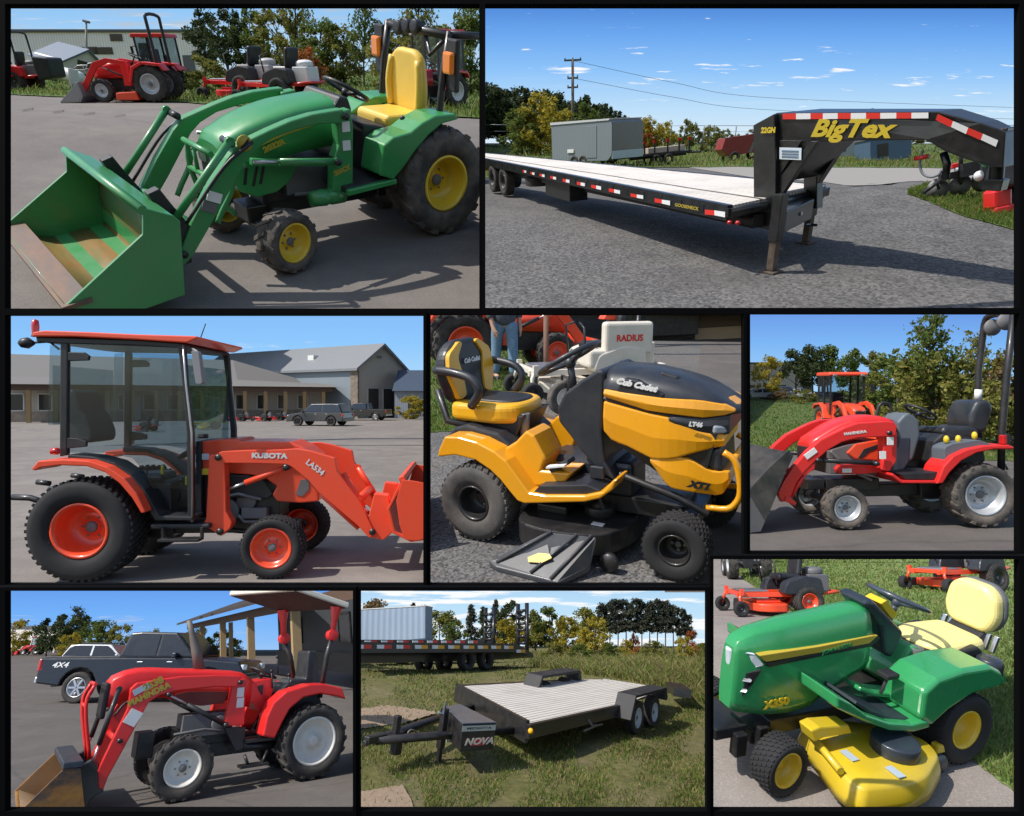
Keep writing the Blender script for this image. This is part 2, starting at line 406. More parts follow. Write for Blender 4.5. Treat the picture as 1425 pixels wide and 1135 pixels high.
def pins(parent, pts, y0, y1, r=.03, mat=None, name='pivot_pin'):
    for (x, z) in pts: obj(name, B().lathe([(.001, y0), (r, y0), (r, y1), (.001, y1)], (x, 0, z), seg=14), mat or FRAMEBLK, parent)
def levers(parent, pts, mat=None, knob=None):
    for (x, y, z) in pts: obj('control_lever', B().tube([(x - .03, y, z - .22), (x, y, z)], .010, 6).ball((x, y, z + .015), .026, 8), mat or BLACK, parent)
def worn(name, base, rust, amt=.5, scale=3., streak=None):
    """Worn loader bucket: base paint rubbed to rust and mud in stretched patches."""
    if name in _M: return _M[name]
    m, t, b = nodes_of(name); tc = nd(t, 'ShaderNodeTexCoord', name='tc'); mp = nd(t, 'ShaderNodeMapping'); mp.inputs['Scale'].default_value = streak or (1, .35, 1); t.links.new(tc.outputs['Object'], mp.inputs[0])
    f = noise(t, scale, 7, .62, mp.outputs[0]); g = noise(t, scale * 5, 5, .7, mp.outputs[0])
    c = mixc(t, ramp(t, f, [(.5 - amt * .3, (1, 1, 1)), (.5 + .12, (0, 0, 0))]), base, mixc(t, g, rust, tuple(x * .35 for x in rust)))
    t.links.new(c, b.inputs['Base Color']); b.inputs['Roughness'].default_value = .55; b.inputs['Coat Weight'].default_value = .1; bump(t, b, g, .15, .004); _M[name] = m; return m
def hood_loft(b, secs):
    """Bonnet from cross-sections (x, half width, z bottom, z shoulder, z crown), rounded at the shoulders."""
    R = []
    for (x, w_, z0, z1, z2) in secs:
        sh = max(.02, (z2 - z1)); half = [(w_ * .96, z0), (w_, z0 + (z1 - z0) * .5), (w_, z1), (w_ * .97, z1 + sh * .35), (w_ * .86, z1 + sh * .7), (w_ * .6, z1 + sh * .92), (0, z2)]
        R.append([(x, y, z) for y, z in half] + [(x, -y, z) for y, z in half[-2::-1]])
    b.loft(R); return b

# ------------------------------------------------------------------ frames, skies, ground sheets
SCENE_WORDS = dict(p1='green loader tractor', p2='long gooseneck trailer', p3='orange cab tractor', p4='yellow ride-on mower', p5='small red tractor by the lawn',
                   p6='red tractor beside the pickup', p7='flatbed trailer in the field', p8='green ride-on mower')
FRAME_BLACK = paint('matt_black_frame', (.0025, .0025, .003), .9, 0, 0)
FRAME_BLACK.node_tree.nodes['Principled BSDF'].inputs['Specular IOR Level'].default_value = .05
def sight(u, v, y, s): return Vector(((u - CX) / F * y * s, y * s, (CY - v) / F * y * s))
for k, (a, b_, c, d) in RECT.items():
    oa, ob, oc, od = OUT[k]; y = FRAMEY[k]; P = lambda u, v, yy: Vector(((u - CX) / F * yy, 0, (CY - v) / F * yy)) 
    B_ = B(); dep = y * .012
    inner = [(a, c), (b_, c), (b_, d), (a, d)]; outer = [(oa, oc), (ob, oc), (ob, od), (oa, od)]
    V = []
    for yy in (0, dep):
        for q in outer + inner: p = P(*q, y); V.append((p.x, y + yy, p.z))
    Q = []
    for i in range(4):
        j = (i + 1) % 4
        Q += [(i, j, 4 + j, 4 + i), (8 + i, 12 + i, 12 + j, 8 + j), (i, 8 + i, 8 + j, j), (4 + i, 4 + j, 12 + j, 12 + i)]
    B_.quads(V, Q)
    tag(obj('display_frame', B_, FRAME_BLACK), f'thin black display frame around the scene of the {SCENE_WORDS[k]}', 'frame')
def sky_mat(k, stops, clouds, seed):
    m = bpy.data.materials.new('sky_' + SCENE_WORDS[k].replace(' ', '_')); m.use_nodes = True; t = m.node_tree
    t.nodes.remove(t.nodes['Principled BSDF']); e = nd(t, 'ShaderNodeEmission')
    tc = nd(t, 'ShaderNodeTexCoord', name='tc'); sp = nd(t, 'ShaderNodeSeparateXYZ'); t.links.new(tc.outputs['Generated'], sp.inputs[0])
    col = ramp(t, sp.outputs['Z'], [(p, lin(c)) for p, c in stops])
    for (sx, sz, lo, hi, amt, zlo, zhi, cc) in clouds:
        mp = nd(t, 'ShaderNodeMapping'); mp.inputs['Scale'].default_value = (sx, 1, sz); mp.inputs['Location'].default_value = (seed * 3.7, seed, seed * 1.3)
        t.links.new(tc.outputs['Generated'], mp.inputs[0])
        f = noise(t, 1.0, 7, .58, mp.outputs[0]); c = ramp(t, f, [(lo, (0, 0, 0)), (hi, (amt,) * 3)])
        zr = ramp(t, sp.outputs['Z'], [(max(0, zlo - .06), (0, 0, 0)), (zlo, (1, 1, 1)), (zhi, (1, 1, 1)), (min(1, zhi + .1), (0, 0, 0))])
        mu = nd(t, 'ShaderNodeMath', operation='MULTIPLY'); t.links.new(c, mu.inputs[0]); t.links.new(zr, mu.inputs[1])
        col = mixc(t, mu.outputs[0], col, lin(cc))
    e.inputs[1].default_value = .87; t.links.new(col, e.inputs[0]); t.links.new(e.outputs[0], t.nodes['Material Output'].inputs[0]); return m
def sky_sheet(k, stops, clouds=(), seed=1, vtop=None, vbot=None):
    a, b_, c, d = OUT[k]; y = SKYD[k]; s = SC[k]
    vt = c if vtop is None else vtop; vb = (HZ[k][0] + 45) if vbot is None else vbot
    a, b_ = a - 3, b_ + 3
    V = [sight(a, vb, y, s), sight(b_, vb, y, s), sight(b_, vt, y, s), sight(a, vt, y, s)]
    tag(obj('sky', B().quads(V, [(0, 1, 2, 3)]), sky_mat(k, stops, clouds, seed)), kind='structure')
def interp(tab, u):
    if isinstance(tab, (int, float)): return tab
    if u <= tab[0][0]: return tab[0][1]
    for (a, x), (b, y) in zip(tab, tab[1:]):
        if u <= b: return x + (y - x) * (u - a) / (b - a)
    return tab[-1][1]
def ground_sheet(name, k, mat, u0, u1, vtop, vbot, off=0., nu=40, nv=60, rough=0., kind='structure', lumps=0.):
    d = DIO[k]; r = random.Random(len(name) + int(u0)); us = np.linspace(u0, u1, nu + 1)
    vt = np.array([interp(vtop, u) + r.uniform(-1, 1) * rough for u in us]); vb = np.array([interp(vbot, u) + r.uniform(-1, 1) * rough for u in us])
    f = np.linspace(0, 1, nv + 1)[None, :]; Vv = vb[:, None] * (1 - f) + vt[:, None] * f; Uu = np.repeat(us[:, None], nv + 1, 1)
    p = d.hits(Uu, Vv, SKYD[k] * 1.02, off).reshape(-1, 3)
    if lumps: p = p + (lumps * np.sin(p[:, 0] * 3.1 + 1.3 * np.sin(p[:, 1] * 2.3)) * np.sin(p[:, 1] * 2.7 + p[:, 0]))[:, None] * d.n
    W = nv + 1; Fc = [(i * W + j, (i + 1) * W + j, (i + 1) * W + j + 1, i * W + j + 1) for i in range(nu) for j in range(nv)]
    me = bpy.data.meshes.new(name); me.from_pydata(p.tolist(), [], Fc); me.materials.append(mat); me.polygons.foreach_set('use_smooth', [True] * len(Fc))
    o = bpy.data.objects.new(name, me); COL.objects.link(o); o.scale = (SC[k],) * 3; return tag(o, kind=kind)
def blades(name, k, mats, n, u0, u1, vtop, vbot, h, wpx=.8, off=0., seed=3, lean=.5, bias=1., mask=None):
    """Grass or weeds: thin bent blades standing on the ground sheet, one object."""
    d = DIO[k]; r = random.Random(seed); U = []; W = []
    for _ in range(n):
        u = r.uniform(u0, u1); vt, vb = interp(vtop, u), interp(vbot, u)
        if vb <= vt: continue
        v = vt + (vb - vt) * (r.random() ** bias)
        if mask and not mask(u, v, r): continue
        U.append(u); W.append(v)
    P = d.hits(U, W, SKYD[k] * .98, off); n = len(U); g = np.random.RandomState(seed)
    w = (wpx * P[:, 1] / F * g.uniform(.6, 1.4, n))[:, None]; hh = (h * g.uniform(.4, 1.3, n) * np.where(g.rand(n) < .93, 1, 1.6))[:, None]
    a = g.uniform(-.6, .6, n)[:, None]; ax = d.r * np.cos(a) + d.g * np.sin(a)
    ln = d.r * g.normal(0, lean, (n, 1)) * hh + d.g * g.normal(0, lean, (n, 1)) * hh
    V = np.stack([P - ax * w, P + ax * w, P + ax * w * .8 + ln * .35 + d.n * hh * .6, P - ax * w * .8 + ln * .35 + d.n * hh * .6, P + ln + d.n * hh], 1).reshape(-1, 3)
    Fc = [x for i in range(0, n * 5, 5) for x in ((i, i + 1, i + 2, i + 3), (i + 3, i + 2, i + 4))]
    me = bpy.data.meshes.new(name); me.from_pydata(V.tolist(), [], Fc)
    for m in mats: me.materials.append(m)
    me.polygons.foreach_set('material_index', np.repeat(g.randint(0, len(mats), n), 2).tolist())
    o = bpy.data.objects.new(name, me); COL.objects.link(o); o.scale = (SC[k],) * 3; return tag(o, kind='stuff')
def asphalt(name, k):
    f = lambda *c: tuple(x * k for x in c)
    m = stuff_mat(name, [(.22, f(.075, .068, .064)), (.42, f(.165, .145, .130)), (.58, f(.21, .185, .166)), (.80, f(.44, .39, .35))], 85., .9, .7, .006,
                     big=[(.35, .45, f(.11, .10, .096)), (1.1, .35, f(.30, .27, .24)), (.13, .45, f(.125, .115, .11)), (4., .25, f(.10, .09, .085))], detail=14)
    t = m.node_tree; b = t.nodes['Principled BSDF']; col = b.inputs['Base Color'].links[0].from_socket; tc = t.nodes['tc']
    mp = nd(t, 'ShaderNodeMixRGB', blend_type='ADD'); mp.inputs[0].default_value = .6; ns = nd(t, 'ShaderNodeTexNoise'); ns.inputs['Scale'].default_value = .8; ns.inputs['Detail'].default_value = 6
    t.links.new(tc.outputs['Object'], ns.inputs['Vector']); t.links.new(tc.outputs['Object'], mp.inputs[1]); t.links.new(ns.outputs['Color'], mp.inputs[2])
    v = nd(t, 'ShaderNodeTexVoronoi', feature='DISTANCE_TO_EDGE'); v.inputs['Scale'].default_value = .13; t.links.new(mp.outputs[0], v.inputs['Vector'])
    t.links.new(mixc(t, ramp(t, v.outputs['Distance'], [(.001, (.30,) * 3), (.005, (0, 0, 0))]), col, f(.05, .046, .044)), b.inputs['Base Color']); return m
ASPHALT = asphalt('worn_asphalt', .92); ASPHALT_DARK = asphalt('dark_asphalt', .62); ASPHALT_PALE = asphalt('sun_bleached_asphalt', 1.45); ASPHALT_MID = asphalt('grey_asphalt', .74)
GRAVEL = stuff_mat('grey_gravel', [(.25, (.035, .035, .038)), (.5, (.085, .083, .082)), (.8, (.19, .18, .17))], 30., .95, .9, .02, big=[(.22, .5, (.15, .135, .12)), (1.1, .4, (.035, .035, .037)), (.08, .35, (.05, .05, .052))], voro=24.)
GRAVEL_FINE = stuff_mat('dark_fine_gravel', [(.25, (.03, .032, .036)), (.5, (.075, .076, .08)), (.8, (.20, .19, .18))], 60., .95, 1., .012, big=[(1.6, .45, (.16, .12, .075)), (.6, .4, (.035, .037, .042))], voro=75.)
ROADDUST = stuff_mat('pale_road', [(.3, (.23, .21, .195)), (.7, (.30, .28, .26))], 20., .95, .3, .01)
LAWN = stuff_mat('lawn_soil', [(.3, (.035, .065, .014)), (.55, (.075, .12, .025)), (.8, (.14, .17, .05))], 14., .95, .8, .02, big=[(.7, .4, (.16, .14, .06))])
FIELD = stuff_mat('field_soil', [(.3, (.07, .075, .022)), (.55, (.16, .15, .05)), (.8, (.27, .22, .11))], 7., .95, .9, .03, big=[(.55, .6, (.24, .185, .12)), (1.7, .45, (.055, .08, .018))])
DIRT = stuff_mat('bare_sandy_dirt', [(.3, (.27, .19, .13)), (.6, (.37, .27, .19)), (.8, (.45, .34, .25))], 18., .95, .6, .015, big=[(1.2, .3, (.22, .17, .11))])
G1 = leaf_mat('green_grass_blade', [(.09, .17, .022), (.14, .23, .035), (.19, .26, .05), (.11, .19, .03)], .5)
G4 = leaf_mat('pale_lawn_blade', [(.22, .34, .08), (.30, .42, .12), (.17, .28, .06), (.40, .43, .18)], .5)
LAWN_PALE = stuff_mat('pale_lawn_soil', [(.3, (.11, .17, .04)), (.55, (.19, .26, .08)), (.8, (.30, .32, .13))], 14., .95, .8, .02, big=[(.7, .3, (.30, .26, .15))])
G2 = leaf_mat('yellowed_grass_blade', [(.27, .28, .07), (.36, .31, .12), (.21, .26, .05), (.44, .37, .18)], .5)
G3 = leaf_mat('dry_weed_blade', [(.32, .24, .13), (.42, .31, .16), (.24, .20, .09), (.18, .22, .06)], .5)
# ------------------------------------------------------------------ trees
BARK = stuff_mat('tree_bark', [(.3, (.05, .04, .03)), (.7, (.15, .125, .10))], 9., .95, .8, .03)
LEAF = dict(
    olive=leaf_mat('olive_leaves', [(.19, .20, .035), (.27, .26, .055), (.14, .165, .03), (.33, .29, .08)], .4),
    green=leaf_mat('green_leaves', [(.10, .155, .028), (.16, .21, .04), (.07, .115, .022), (.22, .24, .06)], .4),
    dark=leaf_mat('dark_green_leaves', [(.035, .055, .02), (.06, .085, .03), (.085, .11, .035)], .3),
    pine=leaf_mat('dark_pine_needles', [(.035, .045, .034), (.055, .068, .046), (.08, .08, .05)], .2),
    yellow=leaf_mat('yellow_autumn_leaves', [(.46, .35, .03), (.58, .42, .045), (.34, .32, .05), (.26, .28, .05)], .4),
    red=leaf_mat('red_autumn_leaves', [(.42, .07, .03), (.58, .15, .04), (.34, .16, .05), (.5, .30, .06)], .4),
    brown=leaf_mat('brown_leaves', [(.20, .13, .06), (.28, .19, .09), (.16, .14, .05)], .3))
def leaf_cloud(pts, size, r, up=.3):
    """One small bent leaf clump (two crossed quads) at each point."""
    V = []; Fc = []
    for (p, sc) in pts:
        for _ in range(2):
            a = Vector((r.gauss(0, 1), r.gauss(0, 1), r.gauss(0, 1))).normalized(); c = a.orthogonal().normalized(); c = (Matrix.Rotation(r.uniform(0, 6.28), 3, a) @ c)
            e = a.cross(c); s1 = size * sc * r.uniform(.5, 1.2); s2 = s1 * r.uniform(.45, .8); q = Vector(p) + Vector((r.gauss(0, 1), r.gauss(0, 1), r.gauss(0, 1))) * size * .5
            i = len(V); V += [q - c * s1, q - e * s2 + a * s1 * .2, q + c * s1, q + e * s2 + a * s1 * .2]; Fc.append((i, i + 1, i + 2, i + 3))
    return V, Fc
_TREES = {}
def tree_mesh(kind, var):
    key = (kind, var)
    if key in _TREES: return _TREES[key]
    r = random.Random(sum(ord(c) for c in kind) * 17 + var * 101); pts = []; T = B(); size = .02
    if kind == 'bush' or kind == 'round':
        z0 = .02 if kind == 'bush' else .18
        T.tube(curve3([(0, 0, 0), (.01, .01, z0 + .12), (-.01, .0, .45), (.01, 0, .8)], 3), [.022 - .0017 * i for i in range(10)], 6)
        for i in range(34 if kind == 'round' else 40):
            z = z0 + .06 + (1 - z0 - .10) * r.random(); env = math.sin(math.pi * min(1, max(.08, (z - z0 + .10) / (1.12 - z0)))) ** .6 * (.46 if kind == 'bush' else .36)
            a = r.uniform(0, 6.283); rr = env * math.sqrt(r.random()) ; c = Vector((rr * math.cos(a), rr * math.sin(a), z))
            if i % 3 == 0: T.tube([(0, 0, max(.05, z - rr * .8)), c], [.008, .003], 5)
            cr = r.uniform(.06, .13)
            for _ in range(52):
                d_ = Vector((r.gauss(0, 1), r.gauss(0, 1), r.gauss(0, .8))).normalized() * cr * r.random() ** .4
                pts.append((c + d_, r.uniform(.7, 1.2)))
        size = .030
    elif kind == 'sapling':      # loose upright young tree with bare twigs showing
        T.tube(curve3([(0, 0, 0), (.012, 0, .3), (-.01, .01, .65), (.0, 0, 1)], 4), [.016 - .001 * i for i in range(13)], 6)
        for i in range(46):
            z = .15 + .8 * r.random(); a = r.uniform(0, 6.283); L_ = (.30 * (1 - z) + .07) * r.uniform(.7, 1.2); e = Vector((L_ * math.cos(a), L_ * math.sin(a), z + L_ * 1.0))
            T.tube([(0, 0, z), e], [.006, .002], 4)
            for _ in range(int(26 * (1.15 - z))+6):
                q = Vector((0, 0, z)).lerp(e, r.uniform(.25, 1.05)); pts.append((q + Vector((r.gauss(0, 1), r.gauss(0, 1), r.gauss(0, 1))) * .022, r.uniform(.6, 1.1)))
        size = .024
    elif kind == 'conifer':
        T.tube([(0, 0, 0), (0, 0, 1)], [.02, .003], 6)
        for i in range(150):
            z = .06 + .93 * (r.random() ** 1.15); L_ = .24 * (1 - z) ** .8 * r.uniform(.6, 1.1) + .012; a = r.uniform(0, 6.283)
            for _ in range(14):
                f = r.random() ** .6; pts.append((Vector((L_ * f * math.cos(a) + r.gauss(0, .012), L_ * f * math.sin(a) + r.gauss(0, .012), z - .25 * L_ * f + r.gauss(0, .008))), r.uniform(.6, 1.1)))
        size = .026
    elif kind == 'tallpine':     # bare lower stem, ragged high crown
        T.tube(curve3([(0, 0, 0), (.005, 0, .4), (-.005, 0, .7), (0, 0, .98)], 4), [.013 - .0008 * i for i in range(13)], 6)
        for i in range(26):
            z = .42 + .56 * r.random(); L_ = .15 * (1.12 - z) ** .5 * r.uniform(.5, 1.1); a = r.uniform(0, 6.283); c = Vector((L_ * math.cos(a), L_ * math.sin(a), z))
            T.tube([(0, 0, z - .03), c], [.004, .002], 4)
            for _ in range(46):
                d_ = Vector((r.gauss(0, 1), r.gauss(0, 1), r.gauss(0, .6))).normalized() * .055 * r.random() ** .4; pts.append((c + d_, r.uniform(.6, 1.1)))
        size = .026
    V, Fc = leaf_cloud(pts, size, r)
    me = bpy.data.meshes.new('crown'); me.from_pydata([tuple(v) for v in V], [], Fc); me.materials.append(LEAF['olive'])
    bmesh.ops.recalc_face_normals(T.bm, faces=T.bm.faces[:]); tm = bpy.data.meshes.new('trunk'); T.bm.to_mesh(tm); T.bm.free(); tm.materials.append(BARK)
    _TREES[key] = (me, tm); return _TREES[key]
def plant(k, pos, H, W, kind, leaf, label, name='tree', cat='tree', group=None, var=None, yaw=None):
    """H: height, W: spread factor (1 = the kind's own)."""
    var = rnd.randrange(3) if var is None else var
    cm, tm = tree_mesh(kind, var)
    root = thing(name, stand_matrix(k, pos, rnd.uniform(0, 360) if yaw is None else yaw) @ Matrix.Diagonal((H * W, H * W, H, 1)), label, cat, group)
    for nm, me in (('trunk', tm), ('crown', cm)):
        o = bpy.data.objects.new(nm, me); COL.objects.link(o); o.parent = root
        if nm == 'crown': o.material_slots[0].link = 'OBJECT'; o.material_slots[0].material = LEAF[leaf]
    return root
def at(u, v, y): return ray(u, v) * y

# ------------------------------------------------------------------ the eight places: skies and ground
sky_sheet('p1', [(0, (196, 222, 240)), (.35, (178, 214, 243)), (.75, (140, 196, 247))], [(7, 26, .52, .68, .75, .25, .8, (188, 196, 206)), (9, 34, .6, .7, .6, .3, .6, (238, 232, 224))], 1)
sky_sheet('p2', [(.1, (222, 238, 248)), (.3, (190, 224, 250)), (.5, (142, 196, 250)), (.68, (108, 168, 240)), (.9, (66, 122, 208))],
          [(6, 22, .60, .66, 1., .30, .62, (255, 255, 255)), (11, 34, .66, .70, .9, .25, .75, (250, 252, 255)), (3, 14, .55, .8, .35, .1, .4, (235, 243, 250))], 2.3)
sky_sheet('p3', [(0, (205, 232, 248)), (.35, (180, 222, 252)), (.75, (142, 200, 253)), (1, (134, 190, 250))], [(5, 13, .60, .72, .8, .35, .72, (235, 240, 245))], 3)
sky_sheet('p5', [(0, (190, 222, 246)), (.4, (155, 205, 250)), (.7, (125, 182, 245)), (1, (108, 155, 232))], [(6, 18, .6, .72, .6, .3, .6, (190, 205, 220))], 5)
sky_sheet('p6', [(0, (190, 216, 242)), (.42, (140, 192, 250)), (.7, (116, 178, 250)), (1, (104, 160, 240))], [(7, 24, .56, .68, .8, .3, .65, (196, 208, 224))], 6)
sky_sheet('p7', [(0, (225, 240, 250)), (.5, (205, 234, 252)), (.8, (186, 224, 250)), (1, (176, 214, 246))], [(5, 15, .52, .60, 1., .35, .95, (252, 254, 255))], 7.1)
for k, m, vt in (('p1', ASPHALT, 85.5), ('p2', GRAVEL, 190.5), ('p3', asphalt('yard_asphalt', 1.12), 557.5), ('p4', GRAVEL_FINE, 433.5), ('p5', ASPHALT_DARK, 532.5), ('p6', ASPHALT_MID, 898.5), ('p7', FIELD, 894.5), ('p8', ASPHALT_PALE, 773)):
    a, b_, c, d = OUT[k]
    ground_sheet('ground' if k in ('p2', 'p4', 'p7') else 'pavement', k, m, a, b_, vt, min(d, RECT[k][3] + 14), nu=50, nv=120, lumps=.02 if k == 'p7' else 0.)
V1 = [(-40, 129), (112, 135), (260, 142), (671, 164)]
ground_sheet('grass_verge', 'p1', LAWN, -40, 671, 86.5, V1, .03, rough=.6)
blades('grass', 'p1', [G1, G1, G2], 9000, -10, 671, 98, V1, .16, .7, .03)
V2 = [(671, 247), (705, 247), (890, 232.5), (1050, 231.5), (1100, 232), (1465, 234)]
ground_sheet('meadow', 'p2', LAWN, 671, 1465, 191.5, V2, .04, rough=.4)
ground_sheet('road', 'p2', ROADDUST, 960, 1465, 231, [(960, 233), (1050, 247), (1140, 252), (1180, 258), (1220, 257), (1265, 252), (1465, 249)], .02)
V2i = [(1262, 269), (1290, 279), (1340, 300), (1465, 333)]; T2i = [(1262, 268), (1285, 258), (1310, 253), (1465, 250)]
ground_sheet('grass_verge', 'p2', LAWN, 1262, 1465, T2i, V2i, .02, rough=.7)
blades('grass', 'p2', [G1, G1, G2], 7000, 1264, 1440, T2i, V2i, .10, .6, .02, 4)
blades('meadow_grass', 'p2', [G1, G2, G2], 9000, 671, 1440, 201, V2, .30, .6, .04, 5)
V4 = [(593, 602), (655, 598), (690, 566), (760, 522)]
ground_sheet('lawn', 'p4', LAWN, 593, 762, 433.5, V4, .006, rough=1.2)
blades('grass', 'p4', [G1, G1, G2], 9000, 593, 762, 436, V4, .05, .7, .006, 6)
ground_sheet('pavement', 'p4', ASPHALT_DARK, 925, 1040, [(925, 822), (945, 700), (977, 474), (985, 434), (1040, 433.5)], 824, .006)
V5 = [(1040, 634), (1100, 632), (1250, 638), (1465, 642)]
ground_sheet('lawn', 'p5', LAWN, 1040, 1465, 533.5, V5, .012, rough=1.)
blades('grass', 'p5', [G1, G1, G1, G2], 14000, 1040, 1440, 552, V5, .07, .6, .012, 7)
DT1 = [(495, 1102), (560, 1092), (572, 1112), (582, 1140)]
ground_sheet('dirt_patch', 'p7', DIRT, 494, 582, DT1, 1143, .035, rough=1.)
ground_sheet('dirt_patch', 'p7', DIRT, 494, 606, [(495, 986), (540, 981), (606, 990)], [(495, 1014), (560, 1006), (606, 992)], .035, rough=1.)
def m7(u, v, r):
    if v > 1085 and u < 580 + (v - 1085) * .3: return r.random() < .05
    if 975 < v < 1012 and u < 610: return r.random() < .3
    f = math.sin(u * .035 + 1.7 * math.sin(v * .05)) + math.sin(u * .09 + v * .06) * .7
    return r.random() < .45 + .35 * f
blades('grass', 'p7', [G1, G1, G2, G2, G3], 60000, 494, 990, 908, 1142, .06, .7, 0, 8, mask=m7)
blades('tall_weeds', 'p7', [G2, G3, G1, G2], 16000, 740, 990, [(740, 912), (990, 900)], [(740, 928), (800, 936), (880, 948), (990, 985)], .28, .8, 0, 9, .8)
V8 = [(988, 773), (1005, 778), (1035, 806), (1100, 850), (1200, 930), (1352, 1056), (1465, 1142)]
ground_sheet('lawn', 'p8', LAWN_PALE, 988, 1465, 773, V8, .006, rough=1.5, nu=60)
blades('grass', 'p8', [G4, G4, G4, G2], 30000, 988, 1440, 773.5, V8, .045, .8, .006, 10)

# ------------------------------------------------------------------ orange cab tractor with loader
KB = thing('cab_tractor', vehicle_matrix('p3'), 'orange tractor with a glass cab and front loader on the wide car park', 'tractor')
OD = paint('orange_paint_worn', (.82, .07, .022), .38, .2, .05)
yr, yf = .778, .721
wheel(KB, (0, -.57, .545), .545, .42, .285, -1, ORANGE_RED, CLEANRUB, 'turf', 46, .020, .72)
wheel(KB, (0, .57, .545), .545, .42, .285, 1, ORANGE_RED, CLEANRUB, 'turf', 46, .020, .72)
wheel(KB, (1.934, -.60, .335), .335, .25, .215, -1, ORANGE_RED, CLEANRUB, 'turf', 40, .014, .35)
wheel(KB, (1.934, .60, .335), .335, .25, .215, 1, ORANGE_RED, CLEANRUB, 'turf', 40, .014, .35)
# chassis: transmission, axles, engine block
b = B().box((.25, 0, .55), (.9, .42, .40)).box((1.15, 0, .52), (1.3, .34, .26)).box((1.5, 0, .72), (.75, .40, .32))
b.tube([(0, -.42, .545), (0, .42, .545)], .11, 12).tube([(1.934, -.5, .34), (1.934, .5, .34)], .07, 10).box((1.93, 0, .42), (.22, .3, .16)).tube([(1.1, -.18, .45), (1.9, -.12, .36)], .035)
obj('chassis', b, FRAMEBLK, KB, .01)
b = B().lathe([(.02, -.30), (.15, -.30), (.15, -.24), (.12, -.22)], (1.30, 0, .66), seg=20).box((1.62, -.25, .64), (.28, .1, .12)).tube([(1.2, -.28, .80), (1.45, -.3, .86), (1.7, -.3, .8)], .02).tube([(1.45, -.3, .62), (1.52, -.32, .55), (1.75, -.3, .54)], .018)
b.lathe([(.02, -.26), (.11, -.26), (.11, -.20)], (1.52, 0, .78), seg=16)
obj('engine', b, GREYM, KB, .006)
# fender and floor
ft = [(-0.441, 1.197), (-0.374, 1.284), (-0.128, 1.3), (0.128, 1.285), (0.31, 1.221), (0.477, 1.102), (0.599, 0.942), (0.684, 0.75), (0.646, 0.734), (0.554, 0.894), (0.431, 1.046), (0.279, 1.166), (0.098, 1.229), (-0.172, 1.237), (-0.352, 1.213), (-0.408, 1.181)]
for s in (-1, 1):
    b = B().prism(ft, s * .80, s * .40); obj('fender', b, OD, KB, .012)
fi = [(-0.158, 1.331), (0.101, 1.331), (0.347, 1.219), (0.502, 1.057), (0.642, 0.781), (0.674, 0.634), (1.064, 0.624), (1.08, 0.664), (1.046, 1.464), (0.656, 1.495), (-0.113, 1.475)]
bf = [(0.659, 0.73), (0.713, 0.633), (1.102, 0.631), (1.102, 0.672), (0.759, 0.681), (0.697, 0.794), (0.604, 0.971), (0.466, 1.131), (0.299, 1.251), (0.086, 1.314), (-0.17, 1.338), (-0.17, 1.282), (0.101, 1.275), (0.299, 1.211), (0.482, 1.083), (0.605, 0.907)]
for s in (-1, 1): obj('floor_skirt', B().prism(bf, s * .66, s * .38), BLACK, KB, .01)
obj('cab_floor', B().box((.95, 0, .56), (.62, 1.25, .06)).box((.45, 0, .80), (.62, .78, .40)), BLACK, KB, .02)
obj('step', B().box((1.00, -.70, .44), (.42, .14, .03)).box((.80, -.66, .5), (.03, .04, .12)).box((1.2, -.66, .5), (.03, .04, .12)), FRAMEBLK, KB, .006)
# cab: roof, posts, glass
zr = 2.6
rf = [(-0.518, 2.568), (-0.503, 2.619), (-0.391, 2.637), (0.061, 2.629), (0.519, 2.614), (0.982, 2.608), (1.138, 2.606), (1.153, 2.582), (1.044, 2.531), (0.519, 2.558), (-0.09, 2.576), (-0.451, 2.572)]
obj('cab_roof', B().prism(rf, -.68, .68), ORANGE_RED, KB, .02, seg=3)
ru = [(-0.515, 2.572), (-0.477, 2.573), (0.499, 2.558), (0.996, 2.529), (1.019, 2.494), (0.949, 2.477), (0.499, 2.502), (-0.175, 2.506), (-0.372, 2.511), (-0.507, 2.524)]
obj('roof_underside', B().prism(ru, -.62, .62), BLACK, KB, .01)
pr = [(-0.258, 2.513), (-0.182, 2.506), (-0.182, 2.354), (-0.189, 1.328), (-0.265, 1.312)]
pf = [(0.933, 2.509), (1.004, 2.51), (1.036, 2.08), (1.096, 1.56), (1.111, 0.94), (1.067, 0.94), (1.03, 1.56), (0.973, 2.177)]
pf2 = [(1.03, 1.529), (1.101, 1.529), (1.104, 0.615), (1.041, 0.616)]
for s in (-1, 1):
    obj('cab_post', B().prism(pr, s * .64, s * .58), BLACK, KB, .012)
    obj('cab_post', B().prism(pf[:4] + [pf2[2], pf2[3]] + pf[-2:], s * .64, s * .585), BLACK, KB, .008)
    obj('door_edge', B().tube([(p[0] - .012, s * .645, p[1]) for p in (pf[1], pf[2], pf[3], pf2[2])], .012, 6), STEEL, KB)
    dg = [(-0.188, 2.507), (0.937, 2.482), (0.985, 2.047), (1.041, 1.559), (1.062, 0.971), (0.668, 0.972), (0.59, 1.135), (0.465, 1.297), (0.188, 1.353), (-0.187, 1.352)]
    obj('door_glass', B().prism(dg, s * .618, s * .612), GLASS, KB)
    obj('door_handle_panel', B().prism([(-0.235, 2.42), (-0.022, 2.417), (0.031, 2.381), (0.023, 2.333), (-0.235, 2.321)], s * .635, s * .60), BLACK, KB, .008)
    obj('latch_panel', B().prism([(-0.25, 1.521), (-0.082, 1.505), (0.002, 1.474), (0.002, 1.417), (-0.25, 1.392)], s * .635, s * .60), BLACK, KB, .008)
rg = [(-0.384, 2.488), (-0.278, 2.506), (-0.277, 1.648), (-0.402, 1.647)]
